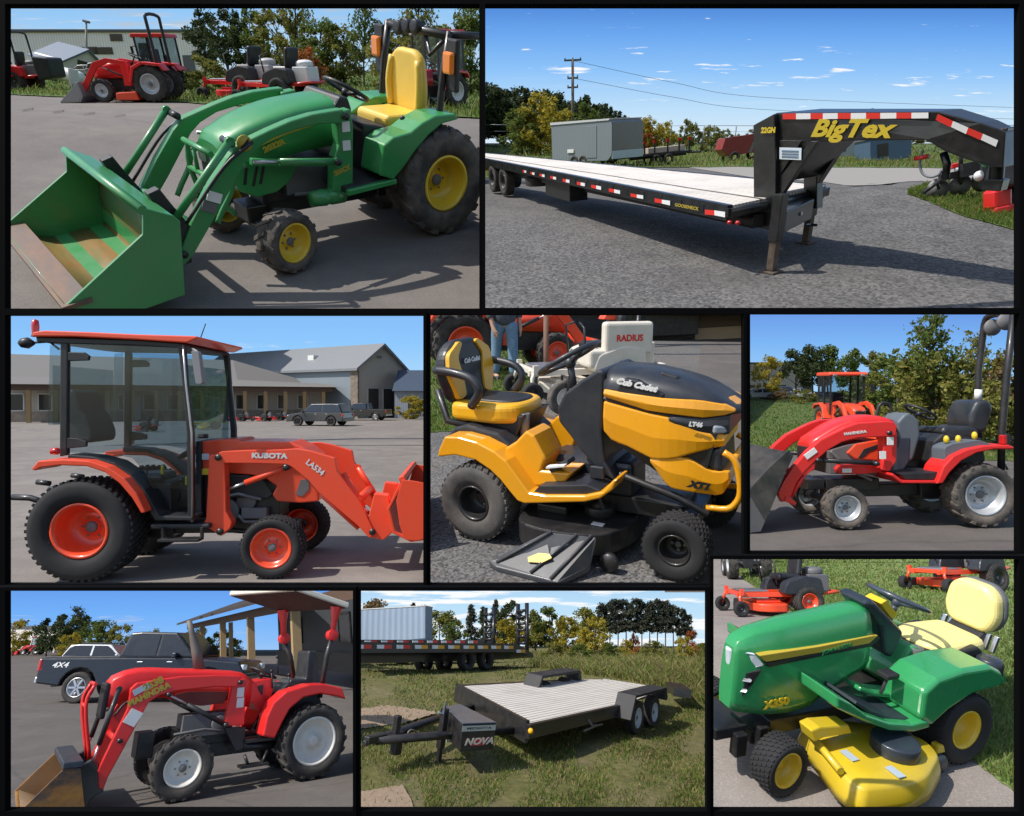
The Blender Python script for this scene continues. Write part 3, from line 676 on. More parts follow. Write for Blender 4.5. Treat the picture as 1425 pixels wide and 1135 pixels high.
for s in (-1, 1): obj('rear_quarter_glass', B().prism(rg, s * .60, s * .595), GLASS, KB)
obj('rear_glass', B().prism([(-.56, rg[2][1]), (.56, rg[2][1]), (.56, 2.28), (-.56, 2.28)], rg[0][0], rg[0][0] + .008, 'x'), GLASS, KB)
obj('windscreen', B().prism([(-.58, .98), (.58, .98), (.58, 2.3), (-.58, 2.3)], pf[1][0] + .0, pf[1][0] + .008, 'x'), GLASS, KB)
# lamps, mirror, wiper
bp_ = (-0.564, -0.55, 2.659)
obj('beacon', B().lathe([(.001, .11), (.030, .095), (.038, .03), (.032, -.05), (.036, -.08)], (bp_[0], -.55, bp_[2]), 'z', 16), REDLENS, KB)
wl = (-0.603, -0.6, 2.509)
obj('work_lamp', B().lathe([(.01, -.10), (.05, -.06), (.06, 0), (.02, .06)], (wl[0], -.60, wl[2]), 'x', 14).tube([(wl[0], -.60, wl[2]), (wl[0] + .2, -.58, wl[2] + .02), (wl[0] + .3, -.58, wl[2] - .06)], .012), BLACK, KB)
fw = (1.179, -0.72, 2.256)
obj('mirror', B().prism(rpoly([(fw[0] - .05, fw[2] + .19), (fw[0] + .03, fw[2] + .18), (fw[0] + .07, fw[2] - .16), (fw[0] - .0, fw[2] - .17)], .03), -.78, -.70).tube([(fw[0] - .1, -.63, fw[2] + .22), (fw[0], -.74, fw[2] + .18)], .012), paint('grey_plastic', (.25, .25, .26), .5, 0, .1), KB, .012)
tl = (-0.259, -0.72, 1.377)
for s in (-1, 1): obj('tail_lamp', B().lathe([(.001, -.05), (.035, -.03), (.038, .02), (.03, .04)], (tl[0], s * .72, tl[2]), 'x', 14), REDLENS, KB)
obj('antenna', B().tube([(pf[1][0] + .1, -.5, zr - .02), (pf[1][0] + .16, -.5, zr + .16)], .006, 5), BLACK, KB)
# inside: seat, wheel, console
sb = [(-0.453, 2.008), (-0.386, 2.035), (-0.319, 1.974), (-0.286, 1.799), (-0.219, 1.73), (-0.152, 1.537), (-0.168, 1.431), (-0.419, 1.43), (-0.485, 1.587), (-0.452, 1.798)]
obj('seat', B().prism(rpoly(sb, .06), -.24, .24), paint('grey_vinyl', (.05, .055, .06), .5, 0, .15), KB, .04, seg=3)
obj('seat', B().box((.30, 0, 1.02), (.5, .48, .12)), paint('grey_vinyl', (.05, .055, .06), .5, 0, .15), KB, .05, seg=3)
steering_wheel(KB, (.86, 0, 1.34), .20, (0, -28, 0), BLACK, (1.05, 0, .95))
obj('console', B().prism([(.95, .6), (1.14, .6), (1.16, 1.28), (1.02, 1.24)], -.22, .22).box((.45, -.36, 1.05), (.45, .10, .08)), BLACK, KB, .03)
levers(KB, ((.65, -.34, 1.16), (.48, -.34, 1.15), (.83, -.30, 1.0)))
for x, z, m in ((.48, 1.0, ORANGE_RED), (.66, 1.14, YELLOW), (.92, 1.02, YELLOW)): obj('lever_knob', B().box((x, -.38, z), (.035, .03, .10)), m, KB, .012)
# hood
hd = [(1.008, 1.454), (1.273, 1.478), (1.419, 1.485), (1.447, 1.456), (1.714, 1.461), (2.011, 1.455), (2.161, 1.383), (2.311, 1.268), (2.35, 1.0), (2.333, 0.769), (2.127, 0.75), (1.866, 0.771), (1.81, 0.847), (1.865, 0.943), (1.735, 1.038), (1.568, 1.076), (1.311, 1.095), (1.0, 1.095)]
def hood_ring(y, f): return [(x, y, z) for x, z in hd]
b = B(); zt = max(z for x, z in hd)
obj('hood', B().prism(rpoly(hd, .02), -.27, .27), ORANGE_RED, KB, .05, seg=4)
obj('hood_vent', B().prism([(1.282, 1.079), (1.557, 1.069), (1.723, 1.003), (1.816, 0.85), (1.761, 0.812), (1.319, 0.814)], -.277, .277), BLACK, KB, .004)
obj('radiator_side', B().prism([(2.076, 0.85), (2.131, 1.021), (2.224, 1.021), (2.225, 0.907), (2.15, 0.83)], -.279, .279), GREYM, KB)
obj('exhaust_cap', B().box((.98, -.1, zt + .02), (.1, .08, .05)), BLACK, KB, .015)
for s in (-1, 1): obj('headlamp', B().box((hd[7][0] + .02, s * .15, hd[7][1] - .10), (.06, .16, .10), None), STEEL, KB, .02)
bs = [(0.98, 1.457), (1.043, 1.457), (1.046, 0.592), (0.982, 0.592)]
obj('dash_side_panel', B().prism(bs, -.30, .30), BLACK, KB, .008)
for pz, m in ((.0, DECALW), (.17, YELLOW)):
    q = (1.066, -0.28, 1.282); obj('decal', B().box((q[0], -.285, q[2] - pz), (.11, .012, .07)), m, KB, .004)
# loader: towers, arms, rams, bucket
tw = [(1.222, 1.327), (1.38, 1.336), (1.399, 1.035), (1.409, 0.705), (1.472, 0.586), (1.454, 0.522), (1.349, 0.434), (1.251, 0.505), (1.163, 0.56), (1.194, 0.633), (1.211, 1.035)]
am = [(1.315, 1.345), (1.363, 1.367), (1.637, 1.379), (2.011, 1.388), (2.155, 1.399), (2.299, 1.374), (2.571, 1.293), (2.599, 1.145), (2.847, 0.81), (3.005, 0.474), (2.96, 0.399), (2.822, 0.549), (2.41, 0.904), (2.283, 1.053), (2.12, 1.191), (2.048, 1.228), (1.762, 1.237), (1.372, 1.24), (1.319, 1.281)]
bkp = [(3.333, 1.088), (3.475, 1.07), (3.568, 1.052), (3.571, 0.602), (3.569, 0.443), (3.48, 0.426), (3.359, 0.441), (3.31, 0.603), (3.272, 0.855)]
for s in (-1, 1):
    arm = obj('loader_arm', B().prism(rpoly(am, .02), s * .56, s * .47), OD, KB, .012)
    obj('loader_tower', B().prism(rpoly(tw, .02), s * .55, s * .42), OD, KB, .012)
    pv = [(1.348, 0.489), (1.328, 1.3), (2.048, 1.191), (2.987, 0.474), (1.417, 0.947), (1.675, 0.869)]
    pins(KB, pv[:4], s * .575, s * .40, .035)
    cyl_ram(KB, (pv[2][0], s * .50, pv[2][1]), (pv[4][0], s * .50, pv[4][1]), .034, OD, .28)
    bk = [(2.656, 1.084), (2.925, 0.653), (2.419, 0.88), (2.815, 0.485)]
    cyl_ram(KB, (bk[0][0], s * .44, bk[0][1]), (bk[1][0], s * .44, bk[1][1]), .034, OD, .2)
    obj('leveling_bar', B().tube([(bk[2][0], s * .44, bk[2][1] - .03), (bk[3][0], s * .44, bk[3][1])], .024, 8), OD, arm)
    lk = [(3.0, 0.9), (3.157, 0.881), (3.215, 0.468), (3.105, 0.375), (2.939, 0.414), (2.919, 0.545)]
    obj('bucket_bracket', B().prism(lk, s * .54, s * .40), OD, KB, .01)
obj('cross_tube', B().tube([(am[9][0] - .2, -.5, am[9][1] + .33), (am[9][0] - .2, .5, am[9][1] + .33)], .05, 12), OD, KB)
(bx0, bz0), (bx1, bz1) = [(3.331, 1.086), (3.317, 0.527)]
bxe = 3.568
shell = [(bx0 - .01, bz0), (bx0 - .16, bz0 - .32), (bx0 - .10, bz1 - .02), (bx0 + .10, bz1 - .12), (bxe, bz1 - .10)]
inn = [(bxe, bz1 - .07), (bx0 + .12, bz1 - .09), (bx0 - .07, bz1), (bx0 - .13, bz0 - .32), (bx0 + .02, bz0 - .01)]
bu = obj('bucket', B().prism(shell + inn, -.78, .78), OD, KB, .006)
for s in (-1, 1): obj('bucket_side', B().prism(rpoly([(p[0], p[1]) for p in bkp], .02), s * .80, s * .775), OD, bu, .004)
obj('bucket_lip', B().box((bx0 - .0, 0, bz0 + .01), (.07, 1.58, .05), Matrix.Rotation(rad(-25), 3, 'Y')), OD, bu, .008)
# lower links at the back
hl = [(-0.97, 0.832), (-0.781, 0.823), (-0.71, 0.999), (-0.575, 0.982)]
for s in (-1, 1): obj('lift_link', B().tube([(hl[0][0], s * .3, hl[0][1]), (hl[1][0], s * .3, hl[1][1]), (.05, s * .2, .5)], .035, 8).tube([(hl[2][0], s * .3, hl[2][1]), (hl[3][0], s * .3, hl[3][1])], .03, 8), FRAMEBLK, KB)
q = (1.869, -0.56, 1.318); q2 = (2.059, -0.56, 1.318)
LG = paint('pale_grey_lettering', (.62, .62, .62), .5, 0, 0)
lettering('lettering', 'KUBOTA', .075, on_side(q[0], -.563, q[2], -1, -1), LG, KB, bold=.004, width=1.25)
q = (2.36, -0.56, 1.19)
lettering('lettering', 'LA534', .085, on_side(q[0], -.563, q[2], -1, -38), LG, KB, bold=.003, width=1.0)

# ------------------------------------------------------------------ green loader tractor
JD = thing('loader_tractor', vehicle_matrix('p1'), 'green tractor with yellow seat, yellow wheels and a rusty front bucket', 'tractor')
GR_W = paint('green_paint_dusty', (.034, .26, .072), .36, .4, .12)
wheel(JD, (0, .455, .485), .485, .35, .245, 1, YELLOW, DUSTYRUB, 'bar', 15, .030, .62)
wheel(JD, (0, -.455, .485), .485, .35, .245, -1, YELLOW, DUSTYRUB, 'bar', 15, .030, .62)
wheel(JD, (1.60, .56, .252), .252, .21, .155, 1, YELLOW, DUSTYRUB, 'bar', 14, .022, .45, steer=14)
wheel(JD, (1.63, -.56, .252), .252, .21, .155, -1, YELLOW, DUSTYRUB, 'bar', 14, .022, .45, steer=14)
b = B().box((.12, 0, .50), (.75, .42, .34)).box((.8, 0, .42), (1.5, .26, .22)).box((1.25, 0, .56), (.65, .36, .26))
b.tube([(0, -.4, .485), (0, .4, .485)], .09, 12).tube([(1.617, -.5, .26), (1.617, .5, .26)], .055, 10).box((1.6, 0, .34), (.2, .26, .14))
obj('chassis', b, FRAMEBLK, JD, .012)
obj('engine', B().box((1.15, .02, .60), (.5, .46, .22)).lathe([(.02, .25), (.09, .25), (.09, .2)], (1.0, 0, .62), seg=16).tube([(.85, .26, .55), (1.1, .28, .48), (1.35, .27, .5)], .018), GREYM, JD, .01)
# bonnet
hs = [(1.788, 0.933), (1.679, 0.993), (1.501, 1.049), (1.264, 1.099), (1.013, 1.119), (0.888, 1.127), (0.827, 1.064), (0.855, 0.757), (1.037, 0.714), (1.26, 0.717), (1.39, 0.592), (1.491, 0.543), (1.657, 0.528), (1.785, 0.592), (1.815, 0.73)]
ht = [(1.869, 1.007), (1.709, 1.076), (1.502, 1.133), (1.171, 1.157), (0.914, 1.159), (0.727, 1.144)]
top = sorted([(x, z) for x, z in hs[:6]]); crown = sorted(ht)
def zi(tab, x):
    return interp(tab, x)
xf = max(x for x, z in hs); xr = min(x for x, z in hs)
secs = []
for i in range(13):
    f = i / 12; x = xr + (xf - xr) * f; zs = zi(top, x); w_ = .275 * (1 - .22 * max(0, (f - .55) / .45) ** 1.6)
    secs.append((x, w_, zs - .28, zs - .03, zs + .065 - .03 * f))
x, w_, a, c, d = secs[-1]; secs.append((x + .05, w_ * .86, a + .0, c - .05, d - .06))
obj('hood', hood_loft(B(), secs), GREEN, JD)
lowp = [(1.649, 0.808), (1.262, 0.742), (1.395, 0.595), (1.496, 0.541), (1.662, 0.526), (1.801, 0.591), (1.83, 0.734), (1.77, 0.821)]
obj('hood_lower_panel', B().prism(rpoly(lowp, .02), .272, -.272), GREEN, JD, .02)
for i, (a, c) in enumerate([[(1.712, 0.758), (1.745, 0.634)], [(1.626, 0.759), (1.68, 0.614)], [(1.575, 0.753), (1.62, 0.622)]]):
    obj('vent_slot', B().prism([(a[0] + .012, a[1]), (a[0] - .012, a[1]), (c[0] - .012, c[1]), (c[0] + .012, c[1])], .279, .26), BLACK, JD, .004)
xg = xf + .03; zg = secs[-1][3]
obj('grille', B().box((xg, 0, zg - .14), (.05, .40, .24)), BLACK, JD, .02)
for s in (-1, 1): obj('headlamp', B().box((xg + .02, s * .13, zg - .07), (.04, .12, .11)), STEEL, JD, .02)
# brush guard in front of the grille
gx = xg + .10
b = B()
for y in (-.23, .23): b.tube(curve3([(gx - .02, y, zg + .02), (gx, y, zg - .15), (gx - .03, y * .95, zg - .34), (gx - .12, y * .8, zg - .46)], 4), .022, 8)
b.tube([(gx, -.25, zg + .02), (gx, .25, zg + .02)], .022, 8).tube([(gx, -.24, zg - .18), (gx, .24, zg - .18)], .022, 8).tube([(gx, -.08, zg - .02), (gx, -.08, zg - .18)], .016, 8)
obj('brush_guard', b, GR_W, JD)
obj('dash_cowl', B().prism([(0.915, 1.131), (0.855, 1.207), (0.776, 1.198), (0.749, 1.11), (0.793, 0.597), (0.882, 0.632), (0.844, 1.034)], .27, -.27), BLACK, JD, .02)
swc = (0.623, 0.0, 1.206)
steering_wheel(JD, swc, .19, (0, -28, 0), BLACK, (swc[0] + .12, 0, swc[2] - .3))
# yellow stripe, round badge and model plates
st = [(1.591, 0.925), (1.552, 0.952), (1.407, 0.986), (1.283, 1.014), (1.051, 1.026), (1.161, 1.002), (1.319, 0.973), (1.443, 0.942), (1.572, 0.902)]
YD = paint('yellow_decal', (.42, .33, .03), .5, .1, .05)
obj('stripe_decal', B().prism(st, .279, .25), YD, JD)
q = (1.471, 0.29, 0.893); lettering('lettering', '2032R', .055, on_side(q[0], .281, q[2], 1, 16), YD, JD, bold=.004, width=1.3)
# loader: curved arms, masts, rams
am = [(0.975, 1.164), (1.064, 1.16), (1.249, 1.146), (1.429, 1.114), (1.604, 1.064), (1.747, 1.018), (1.853, 0.984), (1.941, 0.906), (2.113, 0.71), (2.265, 0.514), (2.372, 0.35), (2.431, 0.243), (2.395, 0.202), (2.308, 0.271), (2.19, 0.41), (2.054, 0.567), (1.921, 0.734), (1.811, 0.871), (1.723, 0.942), (1.58, 1.008), (1.38, 1.051), (1.198, 1.072), (0.998, 1.062)]
mast = [(1.023, 1.136), (0.893, 1.154), (0.878, 1.021), (0.919, 0.531), (0.958, 0.477), (1.11, 0.541), (1.079, 0.783), (1.021, 0.898)]
for s in (-1, 1):
    arm = obj('loader_arm', B().prism(am, s * .52, s * .43), GR_W, JD, .012)
    obj('loader_mast', B().prism(mast, s * .48, s * .38), GR_W, JD, .012)
    pp = [(0.974, 1.113), (1.071, 0.783), (1.9, 1.007), (2.306, 0.598), (1.749, 0.854), (2.374, 0.296)]
    pins(JD, (pp[0], pp[1], pp[2], pp[5]), s * .545, s * .40, .026)
    cyl_ram(JD, (pp[1][0], s * .50, pp[1][1]), (pp[4][0], s * .50, pp[4][1]), .026, GR_W, .3)
    cyl_ram(JD, (pp[2][0] + .02, s * .56, pp[2][1] + .02), (pp[3][0] + .15, s * .53, pp[3][1] - .12), .026, GR_W, .15)
    br = [(1.23, 0.547), (0.985, 0.433)]
    obj('loader_mount', B().lathe([(.01, .18), (.06, .18), (.07, .05), (.055, .03), (.07, 0), (.07, -.12), (.01, -.12)], ((br[0][0] + br[1][0]) / 2, s * .42, (br[0][1] + br[1][1]) / 2 - .0), 'x', 16), GR_W, JD)
    side = [(1.703, 0.845), (1.093, 0.755), (1.097, 0.715), (1.712, 0.794)]
    obj('side_rail', B().prism(side, s * .38, s * .33), GR_W, JD, .008)
    fb = [(1.762, 0.815), (1.859, 0.734), (1.906, 0.625), (1.988, 0.509), (2.044, 0.421)]
    obj('front_brace', B().tube(curve3([(x, s * .38, z) for x, z in fb], 4), .022, 8), GR_W, JD)
    obj('hose', B().tube(curve3([(am[5][0], s * .53, am[5][1] - .02), (am[7][0] + .05, s * .55, am[7][1] - .05), (am[9][0] + .05, s * .54, am[9][1])], 5), .012, 6), BLACK, arm)
obj('loader_cross_tube', B().tube([(am[9][0], -.45, am[9][1] - .05), (am[9][0], .45, am[9][1] - .05)], .04, 10), GR_W, JD)
for (u, du) in (((479, 177), .05), ((480, 203), .05)): pass
for q in [(0.949, 0.48, 1.029), (0.954, 0.48, 0.889)]: obj('decal', B().box((q[0], .482, q[2]), (.07, .01, .075)), DECALW, JD)
q = (1.012, 0.48, 0.7); lettering('lettering', '200CX', .052, on_side(q[0], .482, q[2], 1, 14), YD, JD, bold=.003)
for q, m in zip([(2.083, 0.52, 0.658), (2.132, 0.52, 0.594)], (DECALW, GREYM)): obj('decal', B().box((q[0], .522, q[2]), (.10, .012, .07), Matrix.Rotation(rad(-25), 3, 'Y')), m, JD)
q = (1.802, 0.52, 0.994)
obj('round_badge', B().lathe([(.001, .526), (.055, .526), (.055, .515)], (q[0], 0, q[2]), seg=24), YD, JD)
b = B().prism([(q[0] + .035, q[2] - .02), (q[0] + .01, q[2] - .005), (q[0] - .03, q[2] + .03), (q[0] - .035, q[2] + .015), (q[0] - .01, q[2] - .012), (q[0] - .02, q[2] - .03), (q[0], q[2] - .018), (q[0] + .02, q[2] - .035)], .529, .52)
obj('badge_emblem', b, BLACK, JD)
# bucket
WB = worn('rusty_green_bucket', (.02, .14, .035), (.42, .17, .035), .55, 2.2, (1.2, .3, 1.2))
Wc = [(3.22, 0.234), (2.675, 0.592), (2.638, 0.738), (2.614, 0.747), (2.471, 0.677), (2.436, 0.633), (2.516, 0.129), (2.72, 0.105), (3.015, 0.076)]
lip, t1, t2, t3, b1, b2, k1, k2, k3 = Wc
floor = [lip, (lip[0] * .5 + k2[0] * .5, k2[1] - .01), k2, k1, ((k1[0] + b2[0]) / 2, (k1[1] + b2[1]) / 2), b2, b1, t3]
cen = (sum(p[0] for p in floor) / 8, sum(p[1] for p in floor) / 8)
inner = []
for x, z in floor[1:-1]:
    dx, dz = cen[0] - x, cen[1] - z; L_ = math.hypot(dx, dz); inner.append((x + dx / L_ * .03, z + dz / L_ * .03))
t3i = (t3[0] + .0, t3[1] - .03); ii = [(lip[0], lip[1] + .01)] + inner + [t3i]
bu = obj('bucket', B().prism([lip] + floor[1:] + ii[::-1], .80, -.80), GR_W, JD, .006)
ins = [(x + (cen[0] - x) * .03, z + (cen[1] - z) * .03) for x, z in ii[:-1]]
sm = curve3([(x, 0, z) for x, z in ii], 5)
lin_ = [(p[0] + (cen[0] - p[0]) * .02, p[2] + (cen[1] - p[2]) * .02) for p in sm]
b = B(); b.loft([[(x, y, z) for x, z in lin_] for y in (-.785, .785)], closed=False, caps=False); obj('bucket_liner', b, WB, bu, solid=.006)
for s in (-1, 1): obj('bucket_side', B().prism(Wc, s * .815, s * .79), GR_W, bu, .006)
obj('bucket_lip', B().tube([(t2[0], -.81, t2[1]), (t2[0], .81, t2[1])], .03, 8), GR_W, bu)
obj('cutting_edge', B().prism([(lip[0] + .01, lip[1] - .02), (lip[0] - .16, lip[1] + .0), (lip[0] - .16, lip[1] + .03), (lip[0] + .01, lip[1] + .01)], -.83, .83), worn('rusty_edge', (.10, .07, .05), (.30, .13, .05), .6, 5), bu, .004)
for s in (-1, 1): obj('bucket_bracket', B().prism([(2.504, 0.736), (2.421, 0.761), (2.365, 0.641), (2.29, 0.502), (2.323, 0.212), (2.418, 0.196), (2.388, 0.416)], s * .5, s * .42), BLACK, JD, .008)
# platform, fenders, seat
fe = [(0.725, 0.652), (0.67, 0.887), (0.575, 0.94), (0.397, 0.964), (0.275, 1.028), (0.135, 1.075), (-0.091, 1.077), (-0.135, 1.027), (0.054, 1.005), (0.205, 0.924), (0.362, 0.798), (0.495, 0.671), (0.588, 0.598)]
for s in (-1, 1): obj('fender', B().prism(fe, s * .60, s * .30), GREEN, JD, .015)
pl = [(1.032, 0.572), (0.558, 0.602), (0.552, 0.558), (1.036, 0.526)]
obj('platform', B().prism(pl, .60, -.60), GREEN, JD, .008)
obj('platform_mat', B().prism([(x, z + .008) for x, z in pl], .56, -.56), BLACK, JD, .004)
ped = [(0.677, 0.998), (0.311, 0.93), (0.071, 0.972), (-0.137, 0.927), (-0.139, 0.47), (0.68, 0.479)]
obj('seat_base', B().prism(ped, .3, -.3), BLACK, JD, .02)
SY = paint('yellow_seat_vinyl', (.78, .52, .06), .38, .25, .08)
cu = [(0.392, 0.95), (0.077, 1.034)]; bk = [(0.018, 1.036), (-0.022, 1.348), (0.127, 1.357)]
zc = cu[0][1]; x1 = cu[0][0]; x0 = x1 - .5
obj('seat', B().box(((x0 + x1) / 2, 0, zc + .01), (x1 - x0, .50, .13)).box((x0 + .06, .0, zc + .06), (.10, .5, .16)), SY, JD, .05, seg=4)
sbp = [(-.23, zc + .05), (.23, zc + .05), (.25, zc + .25), (.215, zc + .50), (.12, zc + .56), (-.12, zc + .56), (-.215, zc + .50), (-.25, zc + .25)]
obj('backrest', B().prism(rpoly([(y, z) for y, z in sbp], .08), x0 + .03, x0 + .12, 'x', None), SY, JD, .04, seg=4)
for s in (-1, 1): obj('backrest_bolster', B().tube(curve3([(x0 + .13, s * .21, zc + .08), (x0 + .13, s * .225, zc + .28), (x0 + .11, s * .19, zc + .48)], 4), .035, 8), SY, JD)
levers(JD, ((x1 - .1, .34, zc + .05), (x1 - .2, .36, zc + .02), (x1 + .25, -.3, zc + .1)))
# roll bar
rp = [(-0.035, 1.039), (-0.078, 1.38), (-0.142, 1.68)]
b = B()
for s in (-1, 1): b.tube([(rp[0][0], s * .44, rp[0][1] - .25), (rp[0][0], s * .44, rp[0][1]), (rp[1][0], s * .44, rp[1][1]), (rp[2][0], s * .44, rp[2][1])], .032, 8)
b.tube([(rp[2][0], -.46, rp[2][1] - .03), (rp[2][0], .46, rp[2][1] - .03)], .036, 8)
obj('roll_bar', b, FRAMEBLK, JD)
for i, q in enumerate([(-0.113, -0.22, 1.642), (-0.119, -0.1, 1.666), (-0.123, 0.02, 1.673)]): obj('work_lamp', B().lathe([(.03, -.06), (.055, -.03), (.06, .04), (.052, .05), (.001, .04)], q, 'x', 16), BLACK, JD)
for s in (-1, 1):
    z = rp[1][1] + .08; obj('warning_lamp', B().box((rp[1][0] + .02, s * .53, z), (.05, .12, .17)), AMBER, JD, .02); obj('warning_lamp_back', B().box((rp[1][0] - .03, s * .53, z - .02), (.05, .14, .40)), BLACK, JD, .015)
xb_ = (-0.434, 0.5, 1.656)
obj('roll_bar_brace', B().tube([(rp[2][0], .44, rp[2][1] - .02), xb_], .03, 8).tube([(rp[2][0], .40, rp[2][1] - .05), (rp[2][0] + .02, .20, rp[2][1] - .2), (rp[2][0], .1, rp[2][1] - .03)], .02, 6), FRAMEBLK, JD)

# ------------------------------------------------------------------ small red tractor by the lawn
MR = thing('compact_tractor', vehicle_matrix('p5'), 'small red tractor with silver wheels, black roll bar and raised seat beside the lawn', 'tractor')
MRED = paint('bright_red_paint', (.74, .02, .018), .32, .25, .05); SILVER = paint('silver_wheel_paint', (.52, .54, .56), .3, .3, .12, .35)
GREYP = paint('slate_grey_plastic', (.10, .125, .15), .5, .05, .12)
for s in (1, -1):
    wheel(MR, (0, s * .444, .350), .350, .28, .212, s, SILVER, DUSTYRUB, 'bar', 17, .024, .5)
    wheel(MR, (1.4446, s * .46, .239), .239, .20, .140, s, SILVER, DUSTYRUB, 'bar', 15, .018, .45)
b = B().box((.15, 0, .40), (.6, .36, .28)).box((.8, 0, .36), (1.3, .24, .14)).box((1.2, 0, .44), (.6, .34, .14)).tube([(0, -.4, .35), (0, .4, .35)], .07, 10).tube([(1.4446, -.44, .25), (1.4446, .44, .25)], .05, 10).box((1.62, 0, .45), (.2, .36, .12))
obj('chassis', b, FRAMEBLK, MR, .01)
obj('engine', B().prism([(1.494, 0.837), (1.277, 0.898), (0.911, 0.955), (0.915, 0.713), (0.939, 0.56), (1.477, 0.572)], .22, -.22).tube([(1.482, 0.26, 0.838), (1.334, 0.26, 0.659), (1.036, 0.26, 0.499)], .02), GREYM, MR, .01)
fe = [(0.525, 0.492), (0.504, 0.534), (0.449, 0.674), (0.346, 0.787), (0.199, 0.856), (0.017, 0.89), (-0.235, 0.892), (-0.289, 0.87), (-0.281, 0.845), (-0.083, 0.85), (0.099, 0.817), (0.262, 0.733), (0.385, 0.61), (0.458, 0.497)]
for s in (1, -1): obj('fender', B().prism(fe, s * .58, s * .26), MRED, MR, .012)
fl = [(0.974, 0.618), (0.865, 0.532), (0.492, 0.523), (0.492, 0.494), (0.88, 0.503), (0.987, 0.589)]
obj('platform', B().prism(fl, .56, -.56), MRED, MR, .008)
obj('platform_mat', B().prism([(0.874, 0.602), (0.421, 0.613), (0.422, 0.522), (0.813, 0.531)], .52, -.52), BLACK, MR, .01)
obj('rear_console', B().prism(rpoly([(0.385, 0.872), (0.302, 0.912), (0.013, 0.948), (-0.12, 0.892), (0.117, 0.844), (0.262, 0.78), (0.363, 0.669), (0.388, 0.681)], .03), .50, .28), GREYP, MR, .02)
obj('rear_console', B().prism(rpoly([(0.385, 0.872), (0.302, 0.912), (0.013, 0.948), (-0.12, 0.892), (0.117, 0.844), (0.262, 0.78), (0.363, 0.669), (0.388, 0.681)], .03), -.50, -.28), GREYP, MR, .02)
obj('seat_base', B().prism([(0.351, 0.92), (0.254, 1.005), (-0.169, 0.951), (-0.208, 0.688), (0.262, 0.48), (0.407, 0.703)], .28, -.28), BLACK, MR, .02)
SEATB = paint('black_seat_vinyl', (.018, .022, .028), .35, .2, .1)
obj('seat', B().prism(rpoly([(0.245, 1.025), (0.212, 1.079), (0.063, 1.064), (-0.086, 1.087), (-0.171, 1.037), (-0.148, 0.95), (0.171, 0.936)], .04), .24, -.24), SEATB, MR, .04, seg=4)
obj('backrest', B().prism(rpoly([(-0.079, 1.108), (-0.098, 1.226), (-0.163, 1.354), (-0.244, 1.381), (-0.324, 1.35), (-0.352, 1.266), (-0.262, 0.996), (-0.124, 1.0)], .06), .22, -.22), SEATB, MR, .05, seg=4)
for q in [(0.313, 0.42, 0.953), (0.186, 0.42, 0.954), (0.012, 0.42, 0.988)]: obj('lever_knob', B().ball(q, (.03, .03, .045), 10), YELLOW, MR)
q = (0.345, 0.42, 0.858); obj('lever_knob', B().box(q, (.07, .03, .03)), MRED, MR, .01)
# bonnet, cowl, steering
hs = sorted([(0.757, 1.148), (0.874, 1.186), (1.003, 1.203), (1.176, 1.185), (1.306, 1.151), (1.415, 1.099)])
xr, xf = hs[0][0], hs[-1][0] + .22; secs = []
for i in range(13):
    f = i / 12; x = xr + (xf - xr) * f; zs = interp(hs, x) - (.0 if x < hs[-1][0] else (x - hs[-1][0]) * .6); w_ = .24 * (1 - .2 * f ** 2); secs.append((x, w_, zs - .20, zs - .03, zs + .04 - .02 * f))
x, w_, a, c, d = secs[-1]; secs.append((x + .04, w_ * .85, a, c - .05, d - .06))
obj('hood', hood_loft(B(), secs), MRED, MR)
obj('hood_side_panel', B().prism([(1.294, 0.811), (1.196, 0.908), (0.916, 0.956), (0.92, 0.714), (1.199, 0.743)], .245, -.245), ORANGE_RED, MR, .01)
obj('hood_black_stripe', B().prism([(1.177, 0.753), (1.111, 0.851), (0.938, 0.908), (0.917, 0.868), (1.047, 0.816), (1.134, 0.741)], .252, .2), BLACK, MR, .004)
obj('lower_side_panel', B().prism([(1.436, 0.633), (1.396, 0.683), (1.225, 0.687), (0.927, 0.654), (0.95, 0.594), (1.142, 0.576), (1.419, 0.587)], .31, -.31), MRED, MR, .01)
obj('front_grille', B().box((xf + .02, 0, secs[-1][3] - .14), (.05, .36, .28)), BLACK, MR, .02)
obj('dash_cowl', B().prism([(0.701, 1.144), (0.624, 1.226), (0.569, 1.256), (0.452, 1.16), (0.446, 0.982), (0.512, 0.762), (0.535, 0.696), (0.708, 0.7)], .19, -.19), GREYP, MR, .03, seg=3)
obj('dash_side', B().prism([(0.733, 0.97), (0.565, 0.966), (0.58, 0.701), (0.658, 0.571), (0.733, 0.594)], .2, -.2), paint('navy_plastic', (.02, .03, .05), .5, 0, .1), MR, .012)
swc = (0.331, 0.0, 1.246)
steering_wheel(MR, swc, .17, (0, -30, 0), BLACK, (0.465, 0.0, 1.154))
obj('muffler_guard', B().tube(curve3([(0.776, -0.12, 1.158), (0.728, -0.12, 1.329), (0.649, -0.12, 1.357), (0.598, -0.12, 1.303), (0.596, -0.12, 1.141)], 4), .018, 8), BLACK, MR)
